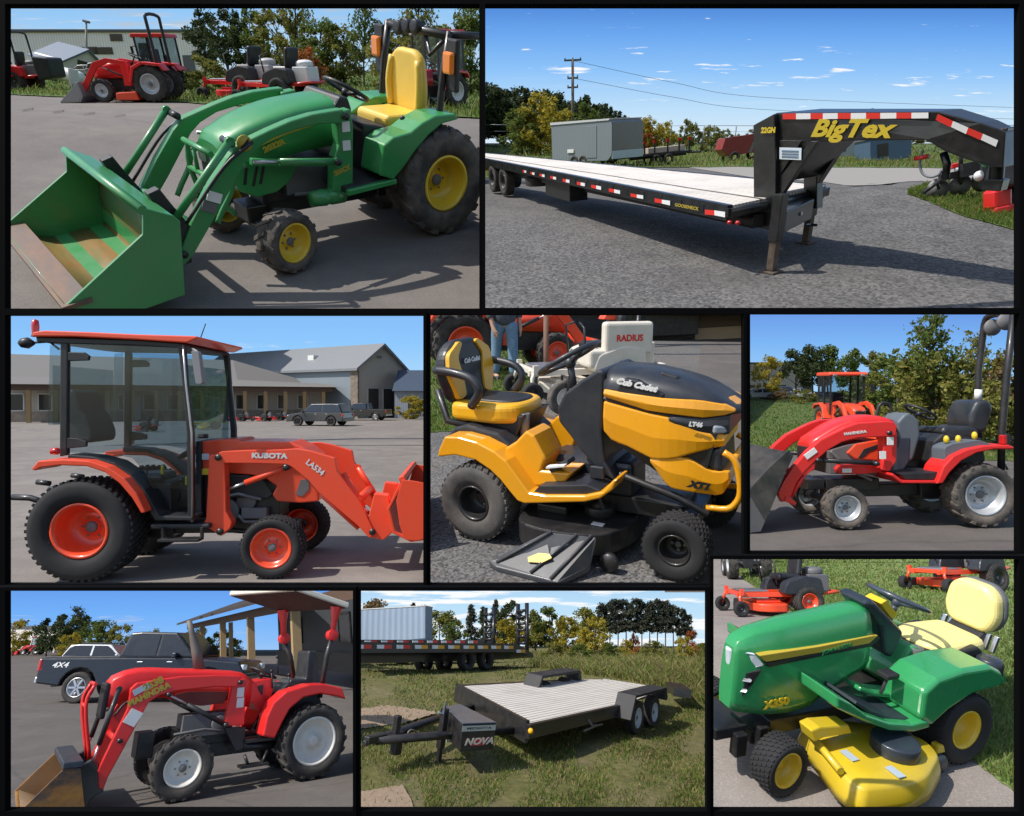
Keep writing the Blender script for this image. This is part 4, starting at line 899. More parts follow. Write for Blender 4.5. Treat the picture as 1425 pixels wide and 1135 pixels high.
# loader
am = [(0.88, 1.118), (0.914, 1.166), (1.008, 1.175), (1.299, 1.163), (1.425, 1.122), (1.53, 1.071), (1.699, 0.99), (1.848, 0.865), (1.998, 0.697), (2.107, 0.539), (2.172, 0.411), (2.128, 0.309), (2.039, 0.355), (1.968, 0.521), (1.873, 0.647), (1.766, 0.75), (1.617, 0.877), (1.469, 0.958), (1.302, 0.999), (1.031, 1.003), (0.896, 1.013)]
tw = [(1.009, 1.009), (0.858, 1.052), (0.874, 0.731), (0.948, 0.621), (1.044, 0.637), (1.013, 0.756)]
for s in (1, -1):
    arm = obj('loader_arm', B().prism(am, s * .50, s * .41), MRED, MR, .012)
    obj('loader_tower', B().prism(tw, s * .46, s * .34), MRED, MR, .01)
    pp = [(0.972, 1.046), (1.109, 0.715), (1.735, 0.766), (1.809, 0.682), (2.037, 0.322), (1.874, 0.598)]
    pins(MR, (pp[0], pp[1], pp[2]), s * .53, s * .38, .024)
    cyl_ram(MR, (pp[1][0], s * .45, pp[1][1]), (pp[2][0], s * .45, pp[2][1]), .026, BLACK, .12)
    cyl_ram(MR, (pp[3][0], s * .44, pp[3][1]), (pp[4][0], s * .44, pp[4][1] - .0), .024, MRED, .12)
    obj('arm_bracket', B().prism([(2.089, 0.377), (2.036, 0.359), (1.978, 0.306), (1.996, 0.274), (2.058, 0.308), (2.111, 0.324)], s * .52, s * .40), MRED, MR, .006)
    obj('arm_gusset', B().prism([(1.851, 0.694), (1.756, 0.734), (1.768, 0.67), (1.874, 0.598), (1.916, 0.605)], s * .49, s * .42), MRED, MR, .006)
obj('loader_cross_tube', B().tube([(pp[3][0] + .12, -.42, pp[3][1] - .06), (pp[3][0] + .12, .42, pp[3][1] - .06)], .035, 10), MRED, MR)
bk = [(2.122, 0.882), (2.041, 0.838), (2.127, 0.655), (2.353, 0.131), (2.407, 0.027), (2.535, 0.008), (2.526, 0.454), (2.496, 0.517), (2.311, 0.712)]
DKB = worn('worn_black_bucket', (.014, .015, .018), (.10, .09, .08), .35, 3, (1, .3, 1))
bu = obj('bucket', B().prism(bk, .62, -.62), DKB, MR, .008)
obj('bucket_cutting_edge', B().prism([(2.531, 0.403), (2.506, 0.392), (2.363, 0.137), (2.411, 0.025), (2.539, 0.01)], .632, -.632), paint('scuffed_grey_steel', (.14, .14, .15), .5, 0, .3, .4), bu, .004)
for i, (q, an, sz) in enumerate([((1.814, 0.5, 0.842), 36, (0.14, 0.012, 0.06)), ((0.961, 0.5, 0.958), 0, (0.065, 0.012, 0.085)), ((1.044, 0.5, 0.807), 0, (0.065, 0.012, 0.085)), ((1.344, 0.33, 0.624), 0, (0.1, 0.012, 0.045))]): obj('decal', B().box((q[0], q[1] + .004, q[2]), sz, Matrix.Rotation(rad(-an), 3, 'Y').to_3x3() if False else Matrix.Rotation(rad(-an * -1), 3, 'Y')), DECALW, MR)
q = (1.33, 0.5, 1.056)
lettering('lettering', 'MAHINDRA', .040, on_side(q[0], .502, q[2], 1, 6), paint('pale_grey_lettering', (.62, .62, .62), .5, 0, 0), MR, bold=.002, width=1.15)
# roll bar with its round lamps
p0, p1, p2 = [(-0.339, 1.027), (-0.404, 1.683), (-0.479, 2.311)]
f0, f1, f2 = [(-0.569, 1.364), (-0.574, 1.707), (-0.649, 2.261)]
fa = [(-0.652, -0.3, 2.344), (-0.647, -0.2, 2.366), (-0.609, -0.05, 2.362)]
obj('roll_bar', B().tube([(p0[0] + .02, .34, .45), (p0[0], .34, p0[1]), (p1[0], .34, p1[1]), (p2[0], .34, p2[1])], .036, 10).tube([tuple(v) for v in curve3([fa[2], fa[1], fa[0], (f2[0], -.34, f2[1])], 3)] + [(f1[0], -.34, f1[1]), (f0[0], -.34, f0[1]), (f0[0], -.34, .45)], .036, 10).tube([(p0[0] + .02, .34, .46), (f0[0], -.34, .46)], .03, 8), FRAMEBLK, MR)
obj('roll_bar_label', B().tube([(-0.572, -0.34, 1.485), (-0.561, -0.34, 1.365)], .040, 10), DECALW, MR)
for q in [(-0.645, -0.2, 2.22), (-0.573, 0.1, 2.254)]: obj('round_lamp', B().lathe([(.001, .03), (.09, .02), (.10, 0), (.08, -.04), (.001, -.05)], q, 'y', 18), GREYM, MR)
tl = (-0.233, 0.5, 0.945)
obj('tail_lamp', B().box(tl, (.05, .07, .10)), REDLENS, MR, .01); obj('tail_lamp_back', B().box((tl[0] - .03, tl[1], tl[2]), (.04, .08, .12)).tube([tl, (tl[0] - .16, tl[1], tl[2] + .0)], .012, 6), BLACK, MR, .008)
obj('hitch_rod', B().tube([(-0.405, 0.2, 0.777), (-0.498, 0.2, 0.578)], .014, 6), STEEL, MR)

# ------------------------------------------------------------------ red loader tractor with canopy
MT = thing('loader_tractor', vehicle_matrix('p6'), 'red tractor with white wheel rims, beige canopy and muddy front bucket beside the black pickup', 'tractor')
TRED = paint('red_tractor_paint', (.74, .018, .016), .34, .2, .04); CREAM = paint('cream_wheel_paint', (.74, .70, .62), .4, .2, .15)
for s in (1, -1):
    wheel(MT, (0, s * .575, .487), .487, .33, .305, s, CREAM, RUBBER, 'bar', 20, .032, .30, bolts=8, hubmat=CREAM)
    wheel(MT, (1.6696, s * .58, .374), .374, .24, .212, s, CREAM, RUBBER, 'bar', 18, .022, .25, steer=-3)
b = B().box((.15, 0, .56), (.8, .40, .34)).box((.85, 0, .50), (1.4, .28, .24)).box((1.35, 0, .66), (.7, .36, .22)).tube([(0, -.5, .487), (0, .5, .487)], .09, 12).tube([(1.67, -.5, .38), (1.67, .5, .38)], .07, 10).box((1.67, 0, .48), (.24, .3, .18)).box((2.05, 0, .62), (.2, .36, .3))
obj('chassis', b, FRAMEBLK, MT, .012)
obj('engine', B().box((1.35, .05, .80), (.62, .38, .28)).lathe([(.02, .30), (.1, .30), (.1, .2)], (1.2, 0, .8), seg=16).tube([(1.1, .28, .7), (1.4, .3, .75), (1.75, .25, .72)], .02), GREYM, MT, .01)
hs = sorted([(0.815, 1.303), (0.954, 1.388), (1.074, 1.415), (1.514, 1.47), (1.876, 1.501), (2.223, 1.54), (2.414, 1.508), (2.534, 1.456)])
xr, xf = hs[0][0], hs[-1][0]; secs = []
for i in range(14):
    f = i / 13; x = xr + (xf - xr) * f; zs = interp(hs, x); w_ = .27 * (1 - .15 * f ** 2); secs.append((x, w_, zs - .34, zs - .03, zs + .05 - .02 * f))
x, w_, a, c, d = secs[-1]; secs.append((x + .05, w_ * .86, a, c - .06, d - .07))
obj('hood', hood_loft(B(), secs), TRED, MT)
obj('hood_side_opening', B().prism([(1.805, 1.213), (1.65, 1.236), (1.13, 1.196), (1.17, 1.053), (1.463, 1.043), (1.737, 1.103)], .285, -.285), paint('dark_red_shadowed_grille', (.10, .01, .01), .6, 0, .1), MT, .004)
obj('front_grille', B().box((xf + .06, 0, hs[-1][1] - .26), (.06, .44, .42)), BLACK, MT, .02)
for s in (1, -1): obj('front_guard', B().tube(curve3([(xf + .2, s * .24, hs[-1][1] - .05), (xf + .26, s * .24, hs[-1][1] - .3), (xf + .1, s * .2, .5)], 4), .022, 8), TRED, MT)
obj('guard_bar', B().tube([(xf + .2, -.26, hs[-1][1] - .05), (xf + .2, .26, hs[-1][1] - .05)], .022, 8).tube([(xf + .26, -.24, hs[-1][1] - .3), (xf + .26, .24, hs[-1][1] - .3)], .022, 8), TRED, MT)
ex = [(1.729, 0.1, 2.157), (1.669, 0.1, 1.992), (1.582, 0.1, 1.751), (1.501, 0.1, 1.493)]
obj('exhaust_stack', B().tube(ex, [.035, .04, .065, .07], 12), paint('heat_stained_grey_steel', (.16, .15, .14), .55, 0, .4, .4), MT)
obj('dash_cowl', B().prism(rpoly([(0.798, 1.3), (0.514, 1.329), (0.487, 1.162), (0.546, 0.928), (0.654, 0.985), (0.757, 1.012)], .03), .22, -.22), TRED, MT, .02)
obj('dash_opening', B().prism([(0.721, 1.237), (0.641, 1.25), (0.637, 1.116), (0.696, 1.102)], .226, .1), BLACK, MT, .004)
obj('lower_cowl', B().prism([(0.948, 1.387), (0.787, 1.281), (0.564, 0.979), (0.676, 0.896), (0.769, 1.016), (0.888, 1.026)], .245, -.245), TRED, MT, .01)
swc = (0.595, 0.0, 1.397)
steering_wheel(MT, swc, .20, (0, -25, 0), BLACK, (swc[0] + .12, 0, swc[2] - .3))
# loader
am = [(1.044, 1.4), (1.376, 1.431), (1.822, 1.442), (2.114, 1.418), (2.314, 1.398), (2.375, 1.335), (2.372, 1.112), (2.459, 0.84), (2.581, 0.453), (2.542, 0.268), (2.488, 0.244), (2.458, 0.375), (2.34, 0.668), (2.195, 1.038), (2.148, 1.158), (2.029, 1.232), (1.841, 1.269), (1.358, 1.285), (1.094, 1.257)]
tw = [(1.138, 1.313), (0.97, 1.357), (0.924, 0.771), (1.186, 0.781), (1.157, 0.999)]
sf = [(1.174, 0.759), (0.89, 0.738), (0.888, 0.464), (0.989, 0.45)]
for s in (1, -1):
    arm = obj('loader_arm', B().prism(am, s * .53, s * .42), TRED, MT, .014)
    obj('loader_tower', B().prism(tw, s * .48, s * .36), TRED, MT, .01)
    obj('subframe_plate', B().prism(sf, s * .44, s * .36), FRAMEBLK, MT, .008)
    pp = [(1.054, 1.318), (1.18, 0.801), (1.929, 1.233), (2.442, 1.307), (2.643, 0.522), (2.4, 0.754)]
    pins(MT, (pp[0], pp[1], pp[2], pp[5]), s * .56, s * .38, .028)
    cyl_ram(MT, (pp[1][0], s * .50, pp[1][1]), (pp[2][0], s * .50, pp[2][1]), .030, BLACK, .32)
    cyl_ram(MT, (pp[3][0] + .05, s * .46, pp[3][1] + .03), (pp[4][0], s * .46, pp[4][1]), .030, BLACK, .25)
    obj('hose', B().tube(curve3([(pp[2][0], s * .42, pp[2][1] - .06), (pp[3][0] - .1, s * .4, pp[3][1] - .12), (pp[3][0] + .05, s * .41, pp[3][1] - .28)], 5), .014, 6), BLACK, arm)
obj('loader_cross_tube', B().tube([(pp[5][0], -.45, pp[5][1]), (pp[5][0], .45, pp[5][1])], .045, 10), TRED, MT)
obj('subframe_tube', B().tube([(0.892, 0.4, 0.499), (0.501, 0.4, 0.461)], .05, 10), FRAMEBLK, MT)
obj('step', B().box((0.778, 0.55, 0.276), (.36, .2, .03)).tube([(0.89, 0.5, 0.406), (0.844, 0.55, 0.285)], .02).tube([(0.587, 0.5, 0.419), (0.664, 0.55, 0.269)], .02), FRAMEBLK, MT)
MUD = worn('muddy_rusty_bucket', (.035, .036, .042), (.50, .22, .03), .3, 1.6, (1, .5, 1.4))
MUDI = worn('rust_lined_bucket', (.20, .15, .10), (.62, .24, .015), 1.3, 1.3, (1, .7, .7))
bk = [(3.299, 0.168), (2.959, 0.542), (2.938, 0.575), (2.783, 0.546), (2.652, 0.069), (2.689, 0.006), (3.037, 0.041)]
lip, s1, t1, t2, k1, k2, k3 = bk
fl = [lip, k3, k2, k1, ((k1[0] + t2[0]) / 2, (k1[1] + t2[1]) / 2), t2, t1]
cen = (sum(p[0] for p in fl) / 7, sum(p[1] for p in fl) / 7)
ii = [(x + (cen[0] - x) * .07, z + (cen[1] - z) * .07) for x, z in fl]
bu = obj('bucket', B().prism(fl + ii[::-1], .76, -.76), MUD, MT, .008)
l2 = [(x + (cen[0] - x) * .10, z + (cen[1] - z) * .10) for x, z in fl[:-1]]
obj('bucket_liner', B().loft([[(x, y, z) for x, z in l2] for y in (-.75, .75)], closed=False, caps=False), MUDI, bu, solid=.008)
for s in (1, -1):
    obj('bucket_side', B().prism(bk, s * .775, s * .752), MUD, bu, .005)
    obj('side_liner', B().prism([(x + (cen[0] - x) * .06, z + (cen[1] - z) * .06) for x, z in bk], s * .75, s * .742), MUDI, bu)
obj('bucket_top_bar', B().box(((t1[0] + t2[0]) / 2, 0, t1[1] + .01), (abs(t1[0] - t2[0]) + .04, 1.56, .07)), paint('scuffed_blue_black_steel', (.05, .065, .09), .4, 0, .35, .5), bu, .01)
for s in (1, -1): obj('bucket_bracket', B().prism([(2.77, 0.51), (2.654, 0.584), (2.517, 0.422), (2.478, 0.228), (2.603, 0.159), (2.631, 0.033)], s * .52, s * .40), FRAMEBLK, MT, .01)
# fenders, seat, roll bar, canopy
fe = [(0.737, 0.632), (0.704, 0.866), (0.633, 1.03), (0.466, 1.163), (0.141, 1.233), (-0.074, 1.227), (-0.368, 1.147), (-0.434, 0.986), (-0.308, 1.035), (-0.03, 1.096), (0.211, 1.068), (0.395, 0.936), (0.48, 0.781), (0.569, 0.587)]
for s in (1, -1): obj('fender', B().prism(fe, s * .72, s * .36), TRED, MT, .02)
obj('seat_base', B().prism([(0.463, 1.116), (0.318, 1.25), (-0.124, 1.169), (-0.263, 0.811), (0.265, 0.672), (0.482, 0.788)], .34, -.34), BLACK, MT, .02)
obj('seat', B().prism(rpoly([(0.32, 1.168), (0.246, 1.301), (0.025, 1.276), (0.015, 1.683), (-0.122, 1.677), (-0.208, 1.159), (0.053, 1.079)], .04), .24, -.24), paint('black_seat_vinyl', (.018, .022, .028), .35, .2, .1), MT, .04, seg=3)
obj('platform', B().box((.62, 0, .56), (.55, 1.0, .05)), FRAMEBLK, MT, .01)
levers(MT, [(0.306, 0.3, 1.347), (0.467, 0.2, 1.602), (0.548, 0.25, 1.41)])
obj('lever_grip', B().tube([(0.339, 0.4, 1.102), (0.304, 0.4, 1.185)], .03, 8), YELLOW, MT)
rl, = [(-0.444, 2.286)]; fl_, = [(0.592, 2.537)]
zc = rl[1]; yl = .60
CAN = paint('beige_canopy', (.66, .60, .50), .55, .1, .12); x1 = fl_[0] + .25
cA, cD, cC = [(-0.418, 0.66, 2.284), (0.185, -0.66, 2.293), (1.053, -0.66, 2.553)]
cA, cD, cC = Vector(cA), Vector(cD), Vector(cC); cB = cA + cC - cD; up_ = (cC - cD).cross(cA - cD).normalized(); up_ = up_ if up_.z > 0 else -up_
def slab(c, t0, t1, k):
    m = (c[0] + c[2]) / 2; q = [m + (p - m) * k for p in c]; b = B(); V = [p + up_ * t0 for p in q] + [p + up_ * t1 for p in q]
    return b.quads(V, [(0, 1, 2, 3), (7, 6, 5, 4)] + [(i, i + 4, (i + 1) % 4 + 4, (i + 1) % 4) for i in range(4)])
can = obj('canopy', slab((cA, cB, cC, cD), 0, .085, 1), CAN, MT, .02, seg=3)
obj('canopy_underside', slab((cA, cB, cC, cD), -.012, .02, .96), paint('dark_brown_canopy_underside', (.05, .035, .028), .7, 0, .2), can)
rp = [(-0.304, 2.335), (-0.278, 2.036), (-0.246, 1.827), (-0.142, 1.374), (-0.046, 1.183)]
k0, k1, k2 = [(-0.234, 0.52, 1.879), (0.155, -0.52, 1.853), (-0.112, 0.5, 1.326)]
for c, kn, s in ((cA, k0, 1), (cD, k1, -1)):
    c = c + (cB - cA) * .10 + (cD - cA) * .10 * s; kn = Vector(kn)
    obj('canopy_post', B().tube([c, c.lerp(kn, .45), kn], [.10, .05, .045], 8).lathe([(.001, kn.y - .06), (.085, kn.y - .06), (.085, kn.y + .06), (.001, kn.y + .06)], (kn.x, 0, kn.z + .02), seg=14), TRED, MT, .006)
    obj('roll_bar_post', B().tube([kn, (kn.x * .5 + k2[0] * .5, kn.y, (kn.z + k2[2]) / 2), (k2[0], s * .5, k2[2] - .3)], .04, 8), FRAMEBLK, MT)
# decals
DY = paint('yellow_decal', (.42, .33, .03), .5, .1, .05)
qa, qb, qc = [(2.128, 0.535, 1.374), (2.155, 0.535, 1.254), (2.254, 0.535, 1.324)]
lettering('lettering', '2538', .115, on_side(qa[0], .534, qa[2], 1, 26), DY, MT, bold=.006, width=1.0)
lettering('lettering', 'MAHINDRA', .10, on_side(qb[0], .534, qb[2], 1, 24), DY, MT, bold=.005, width=.92)
obj('decal', B().box((qc[0], .530, qc[2]), (.19, .012, .07), Matrix.Rotation(rad(28), 3, 'Y')), paint('blue_grey_decal', (.40, .48, .55), .5, 0, 0), MT)
q = (2.298, 0.53, 1.001); obj('decal', B().box((q[0], .533, q[2]), (.15, .012, .17), Matrix.Rotation(rad(-28), 3, 'Y')), DECALW, MT)
for q in [(1.024, 0.49, 1.187), (1.014, 0.49, 1.056)]: obj('decal', B().box((q[0], .484, q[2]), (.09, .012, .12)), DECALW, MT)

# ------------------------------------------------------------------ yellow ride-on mower
CC = thing('riding_mower', vehicle_matrix('p4'), 'yellow and black ride-on mower with a black and yellow seat on the gravel', 'riding mower')
CY_ = paint('golden_yellow_plastic', (.80, .34, .006), .22, .6, .04); CYS = paint('golden_yellow_vinyl', (.80, .42, .012), .35, .3, .05)
CB = paint('blue_black_plastic', (.018, .022, .030), .38, .15, .08); CBS = paint('black_vinyl', (.014, .016, .022), .42, .1, .06); CHUTE = paint('scuffed_grey_plastic', (.05, .055, .065), .45, .1, .25)
GRT = rubber('grey_dusty_tyre', (.055, .053, .052), (.17, .145, .125), .6)
for s in (-1, 1):
    wheel(CC, (0, s * .375, .2436), .2436, .21, .108, s, FRAMEBLK, GRT, 'turf', 34, .010, .75, bolts=4, hubmat=STEEL)
    wheel(CC, (1.2239, s * .39, .177), .177, .16, .082, s, FRAMEBLK, CLEANRUB, 'turf', 32, .008, .7, bolts=4, hubmat=GREYM)
b = B().box((.55, 0, .26), (1.3, .30, .10)).tube([(0, -.36, .2436), (0, .36, .2436)], .04, 10).tube([(1.2239, -.36, .18), (1.2239, .36, .18)], .03, 8).box((1.2, 0, .24), (.16, .36, .08)).box((.02, 0, .26), (.3, .34, .2))
b.tube([(0.843, -0.22, 0.468), (1.174, -0.22, 0.381), (1.346, -0.22, 0.306)], .022, 8)
b.tube([(x, -y, z) for x, y, z in [(0.843, -0.22, 0.468), (1.174, -0.22, 0.381)]], .022, 8)
obj('chassis', b, FRAMEBLK, CC, .008)
# yellow fender and footboard body
bs = [(-0.259, 0.503), (-0.245, 0.549), (-0.195, 0.64), (-0.093, 0.647), (0.035, 0.629), (0.158, 0.585), (0.234, 0.536), (0.308, 0.449), (0.381, 0.363), (0.483, 0.361), (0.726, 0.397), (0.831, 0.434), (0.892, 0.511), (0.916, 0.517), (0.888, 0.454), (0.818, 0.395), (0.726, 0.36), (0.35, 0.292), (0.303, 0.3), (0.256, 0.347), (0.19, 0.416), (0.123, 0.467), (0.024, 0.516), (-0.122, 0.531)]
inner = [(0.161, 0.573), (0.243, 0.627), (0.313, 0.7), (0.365, 0.674), (0.437, 0.546), (0.407, 0.468), (0.606, 0.48), (0.56, 0.417), (0.371, 0.364), (0.296, 0.28), (0.233, 0.354), (0.167, 0.469), (0.129, 0.524)]
for s in (-1, 1):
    obj('fender', B().prism(bs, s * .45, s * .27), CY_, CC, .018, seg=3)
    obj('fender_inner_panel', B().prism(inner, s * .34, s * .10), CY_, CC, .015, seg=3)
    obj('footboard_mat', B().prism([(0.379, 0.344), (0.437, 0.405), (0.727, 0.45), (0.811, 0.429), (0.713, 0.381), (0.468, 0.34)], s * .42, s * .18), CBS, CC, .006)
    obj('foot_pedal', B().box((0.526, s * .30, 0.51), (.14, .10, .03), Matrix.Rotation(rad(-30), 3, 'Y')), CB, CC, .008)
q = (0.521, -0.36, 0.517); obj('decal', B().box(q, (.12, .05, .01), Matrix.Rotation(rad(-12), 3, 'Y')), DECALW, CC)
obj('centre_tunnel', B().box((.62, 0, .40), (.55, .28, .22)), CB, CC, .03)
obj('seat_deck', B().prism([(-0.305, 0.58), (-0.221, 0.66), (-0.137, 0.686), (0.099, 0.652), (0.184, 0.588), (0.177, 0.536), (0.088, 0.494), (-0.117, 0.566)], -.30, .30), CB, CC, .015)
pan = [(-0.242, 0.714), (-0.023, 0.684), (0.112, 0.728), (0.215, 0.75), (0.143, 0.595), (0.027, 0.598), (-0.024, 0.651), (-0.218, 0.643)]
obj('seat_suspension', B().prism(pan, -.17, .17), CBS, CC, .01)
obj('seat_spring', B().tube([(pan[3][0] - .03, -.12, pan[4][1]), (pan[3][0] - .02, -.12, pan[3][1])], .03, 8), GREYM, CC)
# seat
bt, bb, cf = [(-0.317, 1.198), (-0.269, 0.811), (0.152, 0.758)]
lean = math.atan2(bb[0] - bt[0], bt[1] - bb[1]); Hb = math.hypot(bb[0] - bt[0], bt[1] - bb[1])
RB = Matrix.Translation((bb[0], 0, bb[1])) @ Matrix.Rotation(-lean, 4, 'Y')
def seatpart(name, outline, x0, x1, mat, parent, bev=.03):
    o = obj(name, B().prism(outline, x0, x1, 'x'), mat, parent, bev, seg=4); o.matrix_basis = RB; return o
bk = seatpart('backrest', rpoly([(-.20, -.03), (.20, -.03), (.28, Hb * .45), (.25, Hb * .8), (.13, Hb), (-.13, Hb), (-.25, Hb * .8), (-.28, Hb * .45)], .09), -.09, .02, CBS, CC, .04)
for s in (-1, 1): seatpart('backrest_panel', rpoly([(s * .20, .0), (s * .27, Hb * .45), (s * .245, Hb * .78), (s * .11, Hb * .97), (s * .075, Hb * .93), (s * .15, Hb * .7), (s * .12, Hb * .4), (s * .11, .02)], .03), .0, .035, CYS, bk, .012).matrix_basis = Matrix()
zc = cf[1] + .02
cush = rpoly([(bb[0] - .04, -.24), (cf[0] - .10, -.25), (cf[0] + .02, -.18), (cf[0] + .05, 0), (cf[0] + .02, .18), (cf[0] - .10, .25), (bb[0] - .04, .24)], .08)
se = obj('seat', B().prism(cush, zc - .09, zc + .035, 'z'), CYS, CC, .04, seg=4)
mid = rpoly([(bb[0], -.15), (cf[0] - .10, -.16), (cf[0] - .01, -.11), (cf[0] + .01, 0), (cf[0] - .01, .11), (cf[0] - .10, .16), (bb[0], .15)], .06)
obj('seat_centre_panel', B().prism(mid, zc + .0, zc + .048, 'z'), CBS, se, .015, seg=3)
for s in (-1, 1): obj('armrest', B().tube(curve3([(bb[0] - .10, s * .27, zc + .24), (bb[0] + .03, s * .285, zc + .235), (bb[0] + .18, s * .285, zc + .20), (bb[0] + .23, s * .28, zc + .12), (bb[0] + .16, s * .27, zc + .02)], 4), .028, 8), CB, CC)
for s in (-1, 1): obj('seat_frame', B().tube([(bb[0] - .14, s * .2, zc + .1), (bb[0] - .06, s * .22, zc - .1), (bb[0] + .15, s * .22, zc - .12)], .025, 8), FRAMEBLK, CC)
L_ = lettering('lettering', 'Cub Cadet', .042, Matrix.Translation((.036, 0, Hb * .62)) @ Matrix(((0, 0, 1), (1, 0, 0), (0, 1, 0))).to_4x4(), DECALW, bk, shear=.3, bold=.002)
# bonnet
def nz(tab): return sorted(tab)
crown = nz([(0.658, 1.045), (0.739, 1.069), (0.928, 1.068), (1.113, 1.035), (1.271, 0.991), (1.367, 0.933), (1.414, 0.872)])
sho = nz([(0.763, 0.96), (0.879, 0.951), (1.104, 0.934), (1.279, 0.93), (1.401, 0.902), (1.436, 0.882)])
xr, xf = sho[0][0], sho[-1][0]; secs = []
for i in range(15):
    f = i / 14; x = xr + (xf - xr) * f; w_ = .265 * (1 - .34 * max(0, (f - .45) / .55) ** 2); z1 = interp(sho, x); secs.append((x, w_ * .97, z1 - .03, z1 - .005, min(z1 + .14, interp(crown, x))))
x, w_, a, c, d = secs[-1]; secs.append((x + .03, w_ * .8, a, c - .005, d - .05)); secs.append((x + .045, w_ * .5, a, c - .01, c + .01))
obj('hood_top', hood_loft(B(), secs), CB, CC)
def shell(name, tab_top, tab_bot, w0, mat, taper=.34, x0=None, x1=None):
    T, Bt = nz(tab_top), nz(tab_bot); xa, xb = (x0 if x0 is not None else T[0][0]), (x1 if x1 is not None else T[-1][0]); R = []
    for i in range(15):
        f = i / 14; x = xa + (xb - xa) * f; g = (x - xr) / (xf - xr); ww = w0 * (1 - taper * max(0, (g - .45) / .55) ** 2); zt, zb = interp(T, x), interp(Bt, x); zm = (zt + zb) / 2
        R.append([(x, -ww * .97, zt), (x, -ww * 1.02, zm), (x, -ww * .98, zb), (x, ww * .98, zb), (x, ww * 1.02, zm), (x, ww * .97, zt)])
    return obj(name, B().loft(R, smooth=False), mat, CC, .012, seg=3)
shell('hood_upper_band', [(0.771, 0.962), (0.882, 0.949), (1.107, 0.932), (1.281, 0.929), (1.41, 0.904), (1.449, 0.881)], [(0.762, 0.921), (1.019, 0.859), (1.169, 0.848), (1.302, 0.836), (1.432, 0.854), (1.449, 0.867)], .275, CY_)
shell('hood_seam', [(0.762, 0.921), (1.019, 0.859), (1.169, 0.848), (1.302, 0.836)], [(0.762, 0.893), (1.019, 0.84), (1.17, 0.825), (1.303, 0.821)], .255, CB)
shell('headlamp_band', [(1.128, 0.837), (1.184, 0.841), (1.302, 0.832), (1.426, 0.85)], [(1.128, 0.809), (1.167, 0.786), (1.286, 0.754), (1.426, 0.745)], .268, CB)
obj('headlamp', B().box((1.375, -.185, 0.775), (.08, .05, .045), Matrix.Rotation(rad(38), 3, 'Z')), paint('grey_lens', (.30, .34, .37), .15, .6, 0), CC, .012)
shell('hood_lower_panel', [(0.766, 0.895), (1.022, 0.846), (1.172, 0.827), (1.288, 0.764), (1.41, 0.746)], [(0.77, 0.723), (0.821, 0.666), (0.892, 0.653), (1.05, 0.589), (1.155, 0.602), (1.259, 0.642), (1.392, 0.684)], .272, CY_)
shell('nose_panel', [(1.032, 0.598), (1.149, 0.619), (1.244, 0.607), (1.301, 0.57), (1.364, 0.543), (1.396, 0.551), (1.435, 0.549)], [(1.032, 0.573), (1.117, 0.462), (1.153, 0.434), (1.287, 0.421), (1.401, 0.411), (1.438, 0.483)], .262, CY_, .30)
gr = [(1.237, 0.614), (1.389, 0.678), (1.401, 0.539), (1.291, 0.564)]
obj('front_grille', B().prism(gr, -.20, .20), CB, CC, .02)
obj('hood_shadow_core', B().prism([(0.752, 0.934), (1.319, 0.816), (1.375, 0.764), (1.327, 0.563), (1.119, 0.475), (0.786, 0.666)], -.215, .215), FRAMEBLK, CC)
sc = [(0.884, 1.029), (0.957, 1.021), (1.017, 0.993), (1.107, 0.955), (1.1, 0.916), (0.844, 0.931), (0.844, 0.971)]
obj('side_scoop', B().prism(sc, -.262, -.15), CBS, CC, .01)
for q in [(0.974, -0.12, 1.01), (1.097, -0.12, 1.032), (1.21, -0.12, 0.976)]: obj('hood_scoop', B().box((q[0], -.12, q[2] - .005), (.10, .06, .035), Matrix.Rotation(rad(14), 3, 'Y')), CBS, CC, .012)
q = (0.952, -0.27, 0.988); lettering('lettering', 'Cub Cadet', .044, on_side(q[0], -.268, q[2] + .008, -1, -9), DECALW, CC, shear=.35, bold=.003, width=1.15)
q = (1.27, -0.25, 0.804); lettering('lettering', 'LT46', .032, on_side(q[0], -.262, q[2], -1, -3) @ Matrix.Rotation(rad(12), 4, 'Y'), DECALW, CC, shear=.2, bold=.002)
q = (1.293, -0.25, 0.469); lettering('lettering', 'XT1', .048, on_side(q[0], -.242, q[2], -1, -8) @ Matrix.Rotation(rad(14), 4, 'Y'), CBS, CC, shear=.3, bold=.004, width=1.2)
# bumper
bl = [(1.404, 0.655), (1.455, 0.622), (1.483, 0.552), (1.495, 0.448), (1.479, 0.39), (1.434, 0.347), (1.327, 0.338)]
obj('bumper', B().tube(curve3([(x, -.20, z) for x, z in bl], 3), .018, 8).tube(curve3([(x, .20, z) for x, z in bl], 3), .018, 8).tube([(bl[3][0], -.2, bl[3][1]), (bl[3][0], .2, bl[3][1])], .018, 8).tube([(bl[1][0], -.2, bl[1][1]), (bl[1][0], .2, bl[1][1])], .018, 8), CY_, CC)
obj('tow_bracket', B().tube([(1.239, -0.2, 0.348), (1.336, -0.2, 0.29), (1.379, -0.2, 0.33), (1.334, -0.2, 0.355)], .010, 6), FRAMEBLK, CC)
